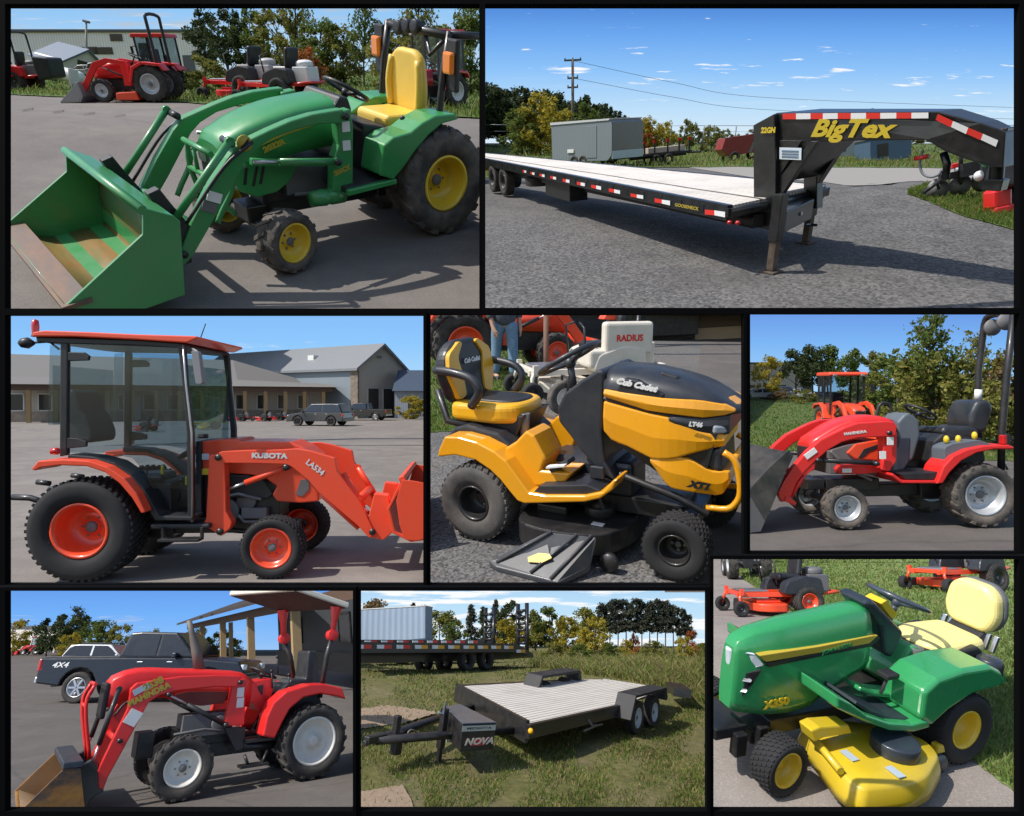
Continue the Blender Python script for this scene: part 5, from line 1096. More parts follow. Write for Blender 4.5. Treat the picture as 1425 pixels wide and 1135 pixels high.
# dash, steering wheel
da = [(0.475, 0.827), (0.522, 0.92), (0.635, 1.006), (0.735, 1.068), (0.765, 1.057), (0.752, 0.705), (0.769, 0.536), (0.839, 0.424), (0.743, 0.468), (0.632, 0.572), (0.555, 0.669), (0.483, 0.749)]
obj('dash_tower', B().prism(da, -.25, .25), CB, CC, .02, seg=3)
swc = (0.435, 0.0, 1.084)
steering_wheel(CC, swc, .19, (0, -30, 0), CB, (0.48, 0.0, 0.882))
obj('deck_lift_lever', B().tube([(0.784, -0.3, 0.271), (0.717, -0.3, 0.416), (0.71, -0.3, 0.467)], .012, 6).box((0.744, -0.3, 0.49), (.08, .03, .07)), CB, CC, .006)
# mower deck, chute, deck wheels
dk = [(0.315, -0.547), (0.283, -0.282), (0.504, -0.076), (0.751, 0.023), (0.964, -0.008), (0.966, -0.244), (0.884, -0.464), (0.724, -0.58), (0.497, -0.646)]
dk = [(x, max(-.56, min(.5, y))) for x, y in dk]
dko = rpoly([(.30, .45), (.78, .45), (.92, .2), (.95, -.25), (.85, -.48), (.62, -.56), (.32, -.52), (.24, -.2)], .12)
obj('mower_deck', B().prism(dko, .07, .20, 'z').box((.45, -.2, .22), (.2, .2, .05)).lathe([(.09, .2), (.09, .26), (.02, .27)], (.5, .15, 0), 'z', 14).lathe([(.09, .2), (.09, .26), (.02, .27)], (.72, -.2, 0), 'z', 14), FRAMEBLK, CC, .01)
ch = [(0.558, -0.591, 0.21), (0.831, -0.537, 0.21), (0.814, -0.599, 0.06), (0.708, -0.77, 0.03), (0.328, -0.756, 0.03), (0.266, -0.73, 0.04)]
top = [Vector(p) for p in ch]; bot = [p - Vector((0, 0, .03)) for p in top]
chute = obj('discharge_chute', B().quads(top + bot, [(0, 1, 2, 3, 4, 5), (11, 10, 9, 8, 7, 6)] + [(i, i + 6, (i + 1) % 6 + 6, (i + 1) % 6) for i in range(6)]), CHUTE, CC, .012)
e0, e1 = top[0].lerp(top[1], .1), top[4].lerp(top[3], .15)
for f in (.12, .62, .90): obj('chute_rib', B().tube([top[0].lerp(top[1], f) + Vector((0, 0, .006)), top[5].lerp(top[3], f) + Vector((0, 0, .006))], .010, 6), CHUTE, chute)
q = (0.483, -0.64, 0.11); ax = (top[3] - top[5]).normalized(); up_ = (top[0] - top[5]).normalized(); nn = ax.cross(up_).normalized()
c0 = top[5].lerp(top[3], .55).lerp(top[0].lerp(top[1], .4), .35)
b = B(); V = [c0 + ax * a + up_ * c + nn * d for d in (.004, .012) for a, c in ((-.05, -.02), (-.01, -.055), (.05, -.03), (.05, .03), (.01, .055), (-.04, .04))]
obj('warning_sticker', b.quads(V, [(0, 1, 2, 3, 4, 5), (11, 10, 9, 8, 7, 6)] + [(i, i + 6, (i + 1) % 6 + 6, (i + 1) % 6) for i in range(6)]), YELLOW, chute)
for p in [(0.894, -0.5, 0.149), (0.54, 0.45, -0.318)]: pass
obj('deck_wheel', B().lathe([(.001, -.02), (.05, -.02), (.055, 0), (.05, .02), (.001, .02)], (0.89, -.5, .06), 'y', 16), FRAMEBLK, CC)
obj('deck_label', B().box((0.769, -0.359, 0.205), (.07, .04, .004)), DECALW, CC)

# ------------------------------------------------------------------ green ride-on mower
XM = thing('riding_mower', vehicle_matrix('p8'), 'green ride-on mower with yellow seat, yellow wheels and yellow cutting deck', 'riding mower')
XG = paint('glossy_green_plastic', (.034, .30, .10), .18, .7, .04); XY = paint('yellow_deck_paint', (.66, .47, .02), .32, .4, .10); XS = paint('pale_yellow_vinyl', (.90, .76, .28), .35, .2, .05)
for s in (1, -1):
    wheel(XM, (0, s * .357, .233), .233, .23, .122, s, YELLOW, CLEANRUB, 'turf', 36, .008, .55, bolts=1, hubmat=YELLOW)
    wheel(XM, (1.327, s * .305, .162), .162, .155, .103, s, YELLOW, CLEANRUB, 'turf', 32, .007, .55, bolts=1, hubmat=YELLOW, steer=5)
b = B().box((.6, 0, .27), (1.35, .30, .10)).tube([(0, -.34, .24), (0, .34, .24)], .04, 10).tube([(1.327, -.28, .17), (1.327, .28, .17)], .03, 8).box((1.32, 0, .23), (.16, .30, .09)).box((1.55, 0, .29), (.22, .30, .07)).box((1.50, .16, .22), (.08, .06, .14)).box((1.34, .16, .24), (.07, .06, .14))
obj('chassis', b, FRAMEBLK, XM, .008)
sho = sorted([(1.556, 0.875), (1.475, 0.874), (1.293, 0.883), (1.024, 0.911), (0.742, 0.936), (0.576, 0.937)])
cre = sorted([(1.589, 0.85), (1.407, 0.881), (1.196, 0.912), (0.959, 0.927), (0.689, 0.95), (0.569, 0.952)])
bot = sorted([(1.544, 0.415), (1.333, 0.379), (1.138, 0.37), (1.007, 0.385), (0.874, 0.453), (0.671, 0.542), (0.422, 0.617), (0.352, 0.768)])
xr, xf = sho[0][0], sho[-1][0] - .02; R_ = []
for i in range(19):
    f = i / 18; x = xr + (xf - xr) * f; k_ = 1 - .42 * max(0, (f - .6) / .4) ** 2; zs = interp(sho, x); zc_ = interp(cre, x) + .012; zb = max(interp(bot, x), .28); zm = zb + (zs - zb) * .62
    dz = -.03 * max(0, (f - .9) / .1)
    half = [(.095 * k_, zb), (.113 * k_, zb + .06), (.118 * k_, zm), (.104 * k_, zm + (zs - zm) * .5), (.078 * k_, zs + dz), (.06 * k_, zs + (zc_ - zs) * .7 + dz), (.035 * k_, zc_ + dz), (0, zc_ + .004 + dz)]
    y0 = .082; half = [(y0 + y, z) for y, z in half]
    R_.append([(x, y, z) for y, z in half] + [(x, 2 * y0 - y, z) for y, z in half[-2::-1]])
last = R_[-1]; R_.append([(x + .03, .082 + (y - .082) * .8, z - (.04 if z > .6 else -.02)) for x, y, z in last])
obj('hood', B().loft(R_), XG, XM)
side = lambda pts, y0, y1, name, mat, bev=.004: obj(name, B().prism(pts, y0, y1), mat, XM, bev)
for s in (1,):
    side([(1.456, 0.786), (1.399, 0.739), (1.002, 0.744), (0.6, 0.753), (0.535, 0.797), (0.578, 0.803), (1.008, 0.786)], s * .207, s * .17, 'stripe_decal', paint('yellow_hood_stripe', (.55, .40, .04), .4, .3, .03))
    side([(1.392, 0.729), (1.002, 0.74), (0.599, 0.749), (0.533, 0.788), (0.507, 0.775), (0.584, 0.728), (0.999, 0.716), (1.373, 0.7)], s * .204, s * .17, 'hood_seam', BLACK)
HLM = paint('clear_headlamp', (.62, .68, .74), .08, .8, 0)
def nose(name, pts, mat, bev, k=1.):
    n = [Vector(p) for p in pts]; R2 = [[(p.x, p.y * k, p.z) for p in n], [(p.x, .164 - p.y * k, p.z) for p in n]]; obj(name, B().loft(R2, smooth=False), mat, XM, bev)
nose('headlamp', [(1.583, 0.1, 0.787), (1.491, 0.15, 0.788), (1.453, 0.18, 0.777), (1.384, 0.193, 0.704), (1.486, 0.16, 0.673), (1.565, 0.1, 0.673)], HLM, .012)
nose('grille', [(1.564, 0.1, 0.664), (1.485, 0.16, 0.664), (1.4, 0.19, 0.686), (1.449, 0.185, 0.606), (1.503, 0.165, 0.505), (1.524, 0.11, 0.502)], BLACK, .008)
nose('grille_bar', [(1.563, 0.11, 0.62), (1.469, 0.188, 0.629), (1.479, 0.19, 0.614), (1.557, 0.112, 0.598)], paint('dull_chrome', (.35, .36, .38), .35, 0, 0, .5), .003)
nose('grille_bar', [(1.544, 0.115, 0.553), (1.486, 0.18, 0.564), (1.501, 0.182, 0.55), (1.538, 0.117, 0.531)], paint('dull_chrome', (.35, .36, .38), .35, 0, 0, .5), .003)
q = (1.283, 0.2, 0.464)
lettering('lettering', 'X350', .065, on_side(q[0], .203, q[2], 1, 2), YELLOW, XM, bold=.003, width=1.25)
q = (0.863, 0.205, 0.754)
lettering('lettering', 'JOHN DEERE', .034, on_side(q[0], .208, q[2], 1, 6), XG, XM, bold=.001, width=1.2)
# cowl, dash, steering wheel
obj('cowl', B().prism([(0.633, 0.999), (0.564, 1.021), (0.251, 0.766), (0.279, 0.7), (0.337, 0.59), (0.407, 0.638), (0.474, 0.83)], .17, -.05), paint('blue_black_cowl', (.02, .03, .045), .35, .2, .05), XM, .03, seg=3)
swc = (0.125, 0.0, 0.913)
steering_wheel(XM, swc, .185, (0, -22, 0), paint('slate_steering_plastic', (.05, .065, .09), .3, .3, .04), (0.196, 0.0, 0.738))
obj('dash_label', B().prism([(0.46, 0.969), (0.413, 0.988), (0.295, 0.879), (0.341, 0.85)], .14, .02), YELLOW, XM, .005)
obj('choke_knob', B().ball((0.357, 0.1, 0.901), .022, 10), REDLENS, XM)
# footboards, fenders, seat pedestal
fb = [(1.132, 0.645), (1.121, 0.562), (0.878, 0.439), (0.686, 0.356), (0.487, 0.312), (0.345, 0.319), (0.364, 0.364), (0.507, 0.361), (0.693, 0.402), (0.885, 0.484), (1.035, 0.587)]
zf = 0.402
xs = [p[0] for p in fb]; x0, x1 = min(xs), max(xs)
fz = [(1.132, 0.641), (1.122, 0.571), (0.907, 0.453), (0.686, 0.356), (0.487, 0.312), (0.345, 0.319), (0.418, 0.429), (0.627, 0.454), (0.923, 0.556)]
for s in (1, -1):
    obj('footboard', B().prism([(1.132, 0.645), (1.122, 0.567), (0.907, 0.453), (0.686, 0.356), (0.487, 0.312), (0.345, 0.319), (0.378, 0.371), (0.508, 0.366), (0.694, 0.407), (0.885, 0.488), (1.024, 0.585)], s * .47, s * .14), XG, XM, .015, seg=3)
    obj('foot_mat', B().prism([(0.919, 0.55), (0.797, 0.472), (0.619, 0.397), (0.442, 0.362), (0.439, 0.343), (0.616, 0.378), (0.805, 0.455), (0.928, 0.533)], s * .42, s * .18), paint('blue_black_cowl', (.02, .03, .045), .35, .2, .05), XM, .004)
    obj('foot_tread', B().prism([(0.698, 0.509), (0.578, 0.458), (0.279, 0.392), (0.274, 0.362), (0.58, 0.429), (0.706, 0.482)], s * .26, s * .15), XG, XM, .01)
fe = [(0.44, 0.386), (0.345, 0.319), (0.206, 0.403), (0.011, 0.476), (-0.23, 0.487), (-0.277, 0.518), (-0.242, 0.591), (-0.125, 0.646), (0.12, 0.652), (0.331, 0.626), (0.44, 0.56)]
for s in (1, -1): obj('fender', B().prism(fe, s * .47, s * .20), XG, XM, .03, seg=4)
obj('rear_body', B().prism([(0.232, 0.494), (0.091, 0.539), (-0.28, 0.539), (-0.678, 0.407), (-0.721, 0.304), (-0.324, 0.3), (0.038, 0.229)], .24, -.24), XG, XM, .03, seg=3)
obj('pedestal', B().prism([(0.289, 0.512), (0.159, 0.67), (0.052, 0.617), (-0.09, 0.46), (-0.122, 0.272), (0.152, 0.304), (0.286, 0.41)], .17, -.17), paint('bright_green_plastic', (.05, .32, .11), .25, .5, .03), XM, .03, seg=3)
obj('cup_holder', B().box((0.072, 0.12, 0.543), (.10, .10, .10)).lathe([(.045, -.05), (.045, .06), (.035, .06), (.035, -.03), (.001, -.03)], (0.118, 0.16, 0.586), 'z', 16), GREYM, XM, .01)
obj('brake_pedal', B().box((0.534, 0.3, 0.593), (.10, .08, .03)).tube([(0.532, 0.3, 0.584), (0.58, 0.3, 0.473)], .012, 6), BLACK, XM, .008)
obj('seat_pan', B().prism([(0.115, 0.607), (-0.002, 0.576), (-0.392, 0.612), (-0.45, 0.568), (-0.397, 0.472), (0.046, 0.467), (0.107, 0.516)], .22, -.22), BLACK, XM, .015)
obj('fuel_cap', B().lathe([(.001, .06), (.07, .055), (.08, .02), (.08, -.05)], (-0.417, 0.28, 0.507), 'z', 18), paint('blue_black_cowl', (.02, .03, .045), .35, .2, .05), XM, .01)
for q in [(-0.106, 0.36, 0.54)]: obj('lever_knob', B().box(q, (.04, .03, .05)), YELLOW, XM, .01)
cf, cb, bb, bt = [(-0.064, 0.625), (-0.562, 0.587), (-0.634, 0.6), (-0.658, 0.945)]
zc = 0.642
cush = rpoly([(cb[0], -.18), (cf[0] - .12, -.20), (cf[0], -.14), (cf[0] + .02, 0), (cf[0], .14), (cf[0] - .12, .20), (cb[0], .18)], .09)
obj('seat', B().prism(cush, cf[1] - .12, cf[1] + .0, 'z'), XS, XM, .05, seg=4)
Hb = math.hypot(bb[0] - bt[0], bt[1] - bb[1]) + .02; lean = math.atan2(bb[0] - bt[0], bt[1] - bb[1])
RB = Matrix.Translation((bb[0], 0, bb[1])) @ Matrix.Rotation(-lean, 4, 'Y')
sb = rpoly([(-.13, .03), (.13, .03), (.185, Hb * .38), (.165, Hb * .82), (.09, Hb), (-.09, Hb), (-.165, Hb * .82), (-.185, Hb * .38)], .09)
o = obj('backrest', B().prism(sb, -.05, .07, 'x'), XS, XM, .045, seg=4); o.matrix_basis = RB
p = obj('backrest_shell', B().prism([(y * 1.03, z * 1.02) for y, z in sb], -.075, -.03, 'x'), paint('grey_seat_shell', (.10, .11, .12), .5, .1, .1), o, .015)
for s in (1, -1):
    for dy in (0, .05): obj('seat_bracket', B().box((bb[0] + .02, s * (.13 + dy), bb[1] - .02), (.03, .03, .12), Matrix.Rotation(rad(-20), 3, 'Y')), STEEL, XM, .006)
obj('seat_hinge_plate', B().prism([(cb[0] - .05, bb[1] + .05), (cb[0] + .02, bb[1] - .0), (cb[0] + .05, cf[1] - .15), (cb[0] - .02, cf[1] - .18), (cb[0] - .10, cf[1] - .05)], -.12, .12), BLACK, XM, .02)
# cutting deck
zt = .215
dk = [(0.987, 0.106), (0.685, 0.126), (0.426, 0.256), (0.313, 0.432), (0.364, 0.554), (0.617, 0.671), (0.784, 0.693), (1.073, 0.658), (1.101, 0.605), (1.104, 0.524), (1.007, 0.223)]
dl = rpoly([(x, y) for x, y in dk], .06)
cx_ = sum(x for x, y in dk) / len(dk); cy_ = sum(y for x, y in dk) / len(dk)
do = [(cx_ + (x - cx_) * 1.06, cy_ + (y - cy_) * 1.06) for x, y in dl]
dkm = obj('cutting_deck', B().loft([[(x, y, .07) for x, y in do], [(x, y, .12) for x, y in do], [(x, y, zt - .02) for x, y in dl], [(cx_ + (x - cx_) * .95, cy_ + (y - cy_) * .95, zt) for x, y in dl], [(cx_ + (x - cx_) * .55, cy_ + (y - cy_) * .55, zt + .004) for x, y in dl]]), XY, XM)
c = (0.626, 0.464, 0.23)
obj('deck_outlet', B().lathe([(.13, .02), (.13, .10), (.09, .105), (.001, .105)], (c[0], c[1], zt - .02), 'z', 20), paint('blue_black_cowl', (.02, .03, .045), .35, .2, .05), XM, .01)
obj('deck_bracket', B().prism([(1.169, 0.372), (1.106, 0.384), (0.882, 0.359), (0.845, 0.297), (1.069, 0.309), (1.138, 0.294)], .36, .26), XY, XM, .01)
obj('deck_rail', B().tube([(1.01, 0.168, 0.24), (1.115, 0.531, 0.235)], .022, 8), XY, dkm)
for u, z in [((0.94, 0.432, 0.222), 0.222), ((0.801, 0.611, 0.222), 0.222)]: obj('deck_label', B().box((u[0], u[1], z + .004), (.05, .09, .006)), paint('blue_grey_decal', (.40, .48, .55), .5, 0, 0), XM)
for q in [(1.034, 0.5, 0.051), (0.234, 0.46, 0.0)]:
    obj('gauge_wheel', B().lathe([(.001, -.03), (.05, -.03), (.06, -.015), (.06, .015), (.05, .03), (.001, .03)], (q[0], q[1], .065), 'y', 18), paint('blue_black_cowl', (.02, .03, .045), .35, .2, .05), XM)
    obj('gauge_wheel_arm', B().box((q[0] - .03, q[1] - .02, .15), (.10, .05, .06)), XY, XM, .012)

# ------------------------------------------------------------------ long black gooseneck trailer
GN = thing('gooseneck_trailer', vehicle_matrix('p2'), 'long black gooseneck trailer with pale wooden deck and red and white reflective tape', 'trailer')
BT = paint('black_trailer_paint', (.008, .009, .011), .30, .35, .10, 0, (.10, .09, .08))
def planks(name, c1, c2, sx=1.4):
    m, t, b = nodes_of(name); tc = nd(t, 'ShaderNodeTexCoord', name='tc'); mp = nd(t, 'ShaderNodeMapping'); mp.inputs['Scale'].default_value = (.25, 7 * sx, 1); t.links.new(tc.outputs['UV'] if False else tc.outputs['Object'], mp.inputs[0])
    f = noise(t, 2.2, 8, .7, mp.outputs[0]); wv = nd(t, 'ShaderNodeTexWave', wave_type='BANDS', bands_direction='Y'); wv.inputs['Scale'].default_value = 2.6 * sx; wv.inputs['Distortion'].default_value = .15; t.links.new(tc.outputs['Object'], wv.inputs['Vector'])
    c = ramp(t, f, [(.3, c1), (.7, c2)]); c = mixc(t, ramp(t, wv.outputs['Fac'], [(.03, (.95,) * 3), (.14, (0, 0, 0))]), c, tuple(x * .2 for x in c1))
    c = mixc(t, ramp(t, noise(t, .8, 6), [(.5, (0, 0, 0)), (.75, (.45,) * 3)]), c, (.30, .26, .22))
    t.links.new(c, b.inputs['Base Color']); b.inputs['Roughness'].default_value = .85; return m
def ribbon(name, pts, mat, parent, thick=.006, n=None):
    """Flat piece from 3-D corner points, given a small thickness along its normal."""
    P = [Vector(p) for p in pts]; n = (P[1] - P[0]).cross(P[2] - P[0]).normalized(); b = B(); m = len(P); V = P + [p - n * thick for p in P]
    b.quads(V, [tuple(range(m)), tuple(range(2 * m - 1, m - 1, -1))] + [(i, i + m, (i + 1) % m + m, (i + 1) % m) for i in range(m)]); return obj(name, b, mat, parent)
NA, NB, FA, FB = [(0.217, -1.657, 1.04), (-13.824, 2.061, 1.04), (-1.659, 1.371, 1.04), (-16.43, 3.581, 1.04)]
FF = (0.058, -0.873, 1.04)
NA, NB, FA, FB, FF = map(Vector, (NA, NB, FA, FB, FF)); dirn = (NB - NA).normalized()
FF2 = FA + (FA - FB).normalized() * 1.75
corners = [NA, FF2, FB, NB]
WOOD = planks('weathered_pine_planks', (.55, .50, .45), (.80, .76, .71)); ang = math.atan2(dirn.y, dirn.x)
wood = B(); o_ = NA; rotm = Matrix.Rotation(-ang, 3, 'Z')
loc_c = [rotm @ (p - o_) for p in corners]
wood.quads([(p.x, p.y, dz) for dz in (0, -.045) for p in loc_c], [(0, 1, 2, 3), (7, 6, 5, 4)] + [(i, i + 4, (i + 1) % 4 + 4, (i + 1) % 4) for i in range(4)])
deck = obj('deck', wood, WOOD, GN, loc=(o_.x, o_.y, 1.045), rot=(0, 0, ang))
sa, sb = loc_c[0].lerp(loc_c[1], .30), loc_c[3].lerp(loc_c[2], .30)
obj('deck_strip', B().tube([(sa.x - .1, sa.y, .0), (sb.x, sb.y, .0)], .018, 4), paint('worn_steel_strip', (.10, .095, .09), .6, 0, .2), deck)
inw = (FF2 - NA).normalized()
def rail(a, b_, z0, z1, w_): 
    d = (b_ - a).normalized(); s = Vector((-d.y, d.x, 0)); s = s if s.dot(inw) > 0 else -s; bb = B()
    V = [Vector((p.x, p.y, z)) + s * k for z in (z0, z1) for p in (a, b_) for k in (-.02, w_)]
    return bb.quads(V, [(0, 1, 3, 2), (4, 6, 7, 5), (0, 4, 5, 1), (2, 3, 7, 6), (0, 2, 6, 4), (1, 5, 7, 3)])
obj('side_rail', rail(NA, NB, .82, 1.06, .08), BT, GN, .008)
obj('side_rail', rail(FF2, FB, .82, 1.06, -.08), BT, GN, .008)
obj('front_rail', B().tube([NA + Vector((0, 0, -.10)), FF2 + Vector((0, 0, -.10))], .10, 4), BT, GN)
mid0, mid1 = (NA + FF2) / 2, (NB + FB) / 2
for f in (.3, .7):
    a, c = NA.lerp(FF2, f), NB.lerp(FB, f); bb = B().tube([(a.x, a.y, .70), (c.x, c.y, .72)], .15, 4); obj('main_beam', bb, BT, GN)
for i in range(22):
    f = i / 22; a, c = NA.lerp(NB, f), FF2.lerp(FB, f); obj('stake_pocket', B().box((a.x, a.y, .95) , (.09, .06, .13), Matrix.Rotation(ang, 3, 'Z')), BT, GN, .004)
nz_ = NA.cross(Vector((0, 0, 1)))
TR = paint('red_reflective_tape', (.72, .03, .02), .35, .2, .03); TW = paint('white_reflective_tape', (.82, .82, .82), .35, .2, .03)
segs = [([(-0.328, -1.549, 0.929), (-0.081, -1.614, 0.948), (-0.071, -1.617, 0.875), (-0.318, -1.552, 0.855)], 0), ([(-0.081, -1.614, 0.948), (0.184, -1.684, 0.958), (0.196, -1.688, 0.879), (-0.071, -1.617, 0.875)], 1), ([(-1.885, -1.137, 0.942), (-1.634, -1.203, 0.942), (-1.628, -1.205, 0.876), (-1.879, -1.138, 0.871)], 0), ([(-1.634, -1.203, 0.942), (-1.369, -1.273, 0.951), (-1.361, -1.275, 0.874), (-1.628, -1.205, 0.876)], 1), ([(-2.786, -0.898, 0.936), (-2.544, -0.962, 0.939), (-2.54, -0.963, 0.879), (-2.783, -0.899, 0.875)], 0), ([(-2.544, -0.962, 0.939), (-2.303, -1.026, 0.946), (-2.298, -1.027, 0.883), (-2.54, -0.963, 0.879)], 1), ([(-3.727, -0.649, 0.943), (-3.485, -0.713, 0.947), (-3.482, -0.714, 0.878), (-3.726, -0.649, 0.877)], 0), ([(-3.485, -0.713, 0.947), (-3.233, -0.78, 0.948), (-3.23, -0.78, 0.881), (-3.482, -0.714, 0.878)], 1), ([(-4.586, -0.421, 0.941), (-4.334, -0.488, 0.947), (-4.333, -0.488, 0.879), (-4.587, -0.421, 0.876)], 0), ([(-4.334, -0.488, 0.947), (-4.098, -0.55, 0.948), (-4.097, -0.551, 0.877), (-4.333, -0.488, 0.879)], 1), ([(-5.365, -0.215, 0.942), (-5.15, -0.272, 0.943), (-5.152, -0.271, 0.875), (-5.367, -0.214, 0.877)], 0), ([(-5.15, -0.272, 0.943), (-4.93, -0.33, 0.945), (-4.931, -0.33, 0.878), (-5.152, -0.271, 0.875)], 1), ([(-6.215, 0.01, 0.939), (-6.012, -0.044, 0.941), (-6.015, -0.043, 0.874), (-6.219, 0.011, 0.875)], 0), ([(-6.012, -0.044, 0.941), (-5.802, -0.099, 0.945), (-5.805, -0.098, 0.874), (-6.015, -0.043, 0.874)], 1), ([(-7.038, 0.228, 0.944), (-6.841, 0.176, 0.945), (-6.846, 0.177, 0.879), (-7.043, 0.229, 0.883)], 0), ([(-6.841, 0.176, 0.945), (-6.648, 0.125, 0.946), (-6.653, 0.126, 0.881), (-6.846, 0.177, 0.879)], 1), ([(-7.813, 0.433, 0.945), (-7.627, 0.384, 0.944), (-7.634, 0.386, 0.88), (-7.82, 0.435, 0.881)], 0), ([(-7.627, 0.384, 0.944), (-7.445, 0.336, 0.947), (-7.451, 0.338, 0.879), (-7.634, 0.386, 0.88)], 1), ([(-8.534, 0.624, 0.939), (-8.379, 0.583, 0.94), (-8.387, 0.585, 0.879), (-8.541, 0.626, 0.883)], 0), ([(-8.379, 0.583, 0.94), (-8.212, 0.539, 0.941), (-8.22, 0.541, 0.876), (-8.387, 0.585, 0.879)], 1), ([(-9.176, 0.794, 0.947), (-9.028, 0.755, 0.947), (-9.036, 0.757, 0.889), (-9.185, 0.797, 0.889)], 0), ([(-9.028, 0.755, 0.947), (-8.882, 0.716, 0.946), (-8.891, 0.719, 0.883), (-9.036, 0.757, 0.889)], 1)]
for q, c in segs: ribbon('reflector', q, TW if c else TR, GN)
q0, q1 = [(-1.204, -1.322, 0.906), (-0.494, -1.51, 0.915)]
def face_text(name, txt, a, b_, size_k, mat, parent, up=(0, 0, 1), **kw):
    """Text running from a to b_ on a steep face whose upward direction is up."""
    a, b_, up = Vector(a), Vector(b_), Vector(up); x = (b_ - a); L_ = x.length; x.normalize(); y = (up - x * up.dot(x)).normalized(); z = x.cross(y)
    M = Matrix((x, y, z)).transposed().to_4x4(); M.translation = (a + b_) / 2 + z * .004
    o = lettering(name, txt, L_ * size_k, M, mat, parent, **kw); xs = [v.co.x for v in o.data.vertices]; k_ = L_ / max(1e-6, max(xs) - min(xs))
    o.matrix_basis = M @ Matrix.Diagonal((k_, 1, 1, 1)); return o
DULLY = paint('dull_gold_lettering', (.40, .30, .03), .45, .2, .05)
face_text('lettering', '102 FT GOOSENECK'.replace('102 FT ', ''), q0, q1, .10, DULLY, GN, bold=.002)
for q in [(0.303, -1.711, 0.815), (0.496, -1.762, 0.837)]: obj('marker_lamp', B().ball(q, (.04, .04, .035), 10), REDLENS, GN)
# running gear far back, storage box under the deck
for i, f in enumerate((.80, .88)):
    a = NA.lerp(NB, f)
    for k_, g in ((.12, 1), (.88, -1)):
        c = NA.lerp(NB, f).lerp(FF2.lerp(FB, f), k_)
        wheel(GN, (c.x, c.y, .44), .44, .30, .24, -g, FRAMEBLK, RUBBER, 'turf', 30, .012, .6, steer=math.degrees(ang) - 180)
pb = NA.lerp(NB, .5)
obj('storage_box', B().box((pb.x + inw.x * .35, pb.y + inw.y * .35, .60), (1.7, .5, .42), Matrix.Rotation(ang, 3, 'Z')), BT, GN, .02)
obj('spare_wheel', tyre(B(), .42, .24, .2, 'turf', 28, .01), RUBBER, GN, loc=(NA.lerp(NB, .66).x + inw.x * .5, NA.lerp(NB, .66).y + inw.y * .5, .6), rot=(rad(90), 0, 0))
# neck, risers, gussets
face = [((-0.264, -0.6, 2.14),), ((0.091, -0.58, 2.293),), ((2.302, -0.33, 2.24),), ((2.803, -0.24, 2.097),), ((3.076, -0.17, 1.988),), ((3.157, -0.17, 1.572),), ((3.064, -0.19, 1.57),), ((2.739, -0.26, 1.67),), ((2.485, -0.31, 1.767),), ((2.271, -0.35, 1.898),), ((1.231, -0.47, 1.895),), ((0.859, -0.51, 1.883),), ((0.24, -0.57, 1.263),), ((-0.12, -0.6, 1.231),)]
near = [Vector(p[0]) for p in face]; far = [Vector((p.x, -p.y, p.z)) for p in near]
m_ = len(near)
neck = obj('neck', B().quads(near + far, [tuple(range(m_)), tuple(range(2 * m_ - 1, m_ - 1, -1))] + [(i, i + m_, (i + 1) % m_ + m_, (i + 1) % m_) for i in range(m_)]), BT, GN, .012)
def fy(u): return .58 - .25 * (u - 150) / 825
rise = [(-0.24, 2.127), (0.122, 2.284), (0.249, 1.632), (0.416, 0.535), (-0.013, 0.571)]
obj('riser', B().prism(rise, -.68, -.50), BT, GN, .012)
rise2 = [(-0.081, 1.75), (0.175, 1.753), (0.345, 0.747), (0.256, 0.74), (0.055, 0.989)]
obj('riser', B().prism(rise2, .48, .66), BT, GN, .012)
obj('gusset', B().prism([(0.205, 1.256), (0.76, 1.896), (0.865, 1.889), (0.345, 1.041), (0.288, 0.9)], -.60, -.50), BT, GN, .008)
obj('gusset', B().prism([(0.313, 1.153), (0.262, 1.443), (0.482, 1.798), (0.676, 1.811)], .44, .58), BT, GN, .008)
obj('gusset_plate', B().prism([(0.128, 1.908), (0.603, 1.897), (0.268, 1.336), (0.219, 1.304)], -.60, -.56), BT, GN, .006)
tp = [((0.208, -0.582, 2.282), (0.424, -0.561, 2.276), (0.437, -0.561, 2.196), (0.22, -0.582, 2.201)), ((0.424, -0.561, 2.276), (0.647, -0.539, 2.272), (0.661, -0.539, 2.193), (0.437, -0.561, 2.196)), ((0.647, -0.539, 2.272), (0.835, -0.519, 2.266), (0.848, -0.519, 2.188), (0.661, -0.539, 2.193)), ((0.835, -0.519, 2.266), (1.049, -0.496, 2.262), (1.063, -0.496, 2.186), (0.848, -0.519, 2.188)), ((1.049, -0.496, 2.262), (1.235, -0.476, 2.256), (1.249, -0.476, 2.181), (1.063, -0.496, 2.186)), ((1.235, -0.476, 2.256), (1.44, -0.452, 2.252), (1.455, -0.452, 2.178), (1.249, -0.476, 2.181)), ((1.44, -0.452, 2.252), (1.629, -0.43, 2.246), (1.644, -0.43, 2.173), (1.455, -0.452, 2.178)), ((1.629, -0.43, 2.246), (1.831, -0.405, 2.242), (1.846, -0.405, 2.171), (1.644, -0.43, 2.173)), ((1.831, -0.405, 2.242), (2.017, -0.381, 2.236), (2.032, -0.381, 2.166), (1.846, -0.405, 2.171)), ((2.017, -0.381, 2.236), (2.217, -0.355, 2.232), (2.232, -0.355, 2.163), (2.032, -0.381, 2.166))]
tp += [((2.331, -0.342, 2.21), (2.518, -0.312, 2.123), (2.508, -0.312, 2.048), (2.319, -0.342, 2.142)), ((2.518, -0.312, 2.123), (2.697, -0.277, 2.042), (2.688, -0.277, 1.968), (2.507, -0.312, 2.055)), ((2.697, -0.277, 2.042), (2.866, -0.242, 1.967), (2.858, -0.242, 1.893), (2.686, -0.277, 1.974)), ((2.866, -0.242, 1.967), (3.035, -0.202, 1.889), (3.028, -0.202, 1.815), (2.857, -0.242, 1.9))]
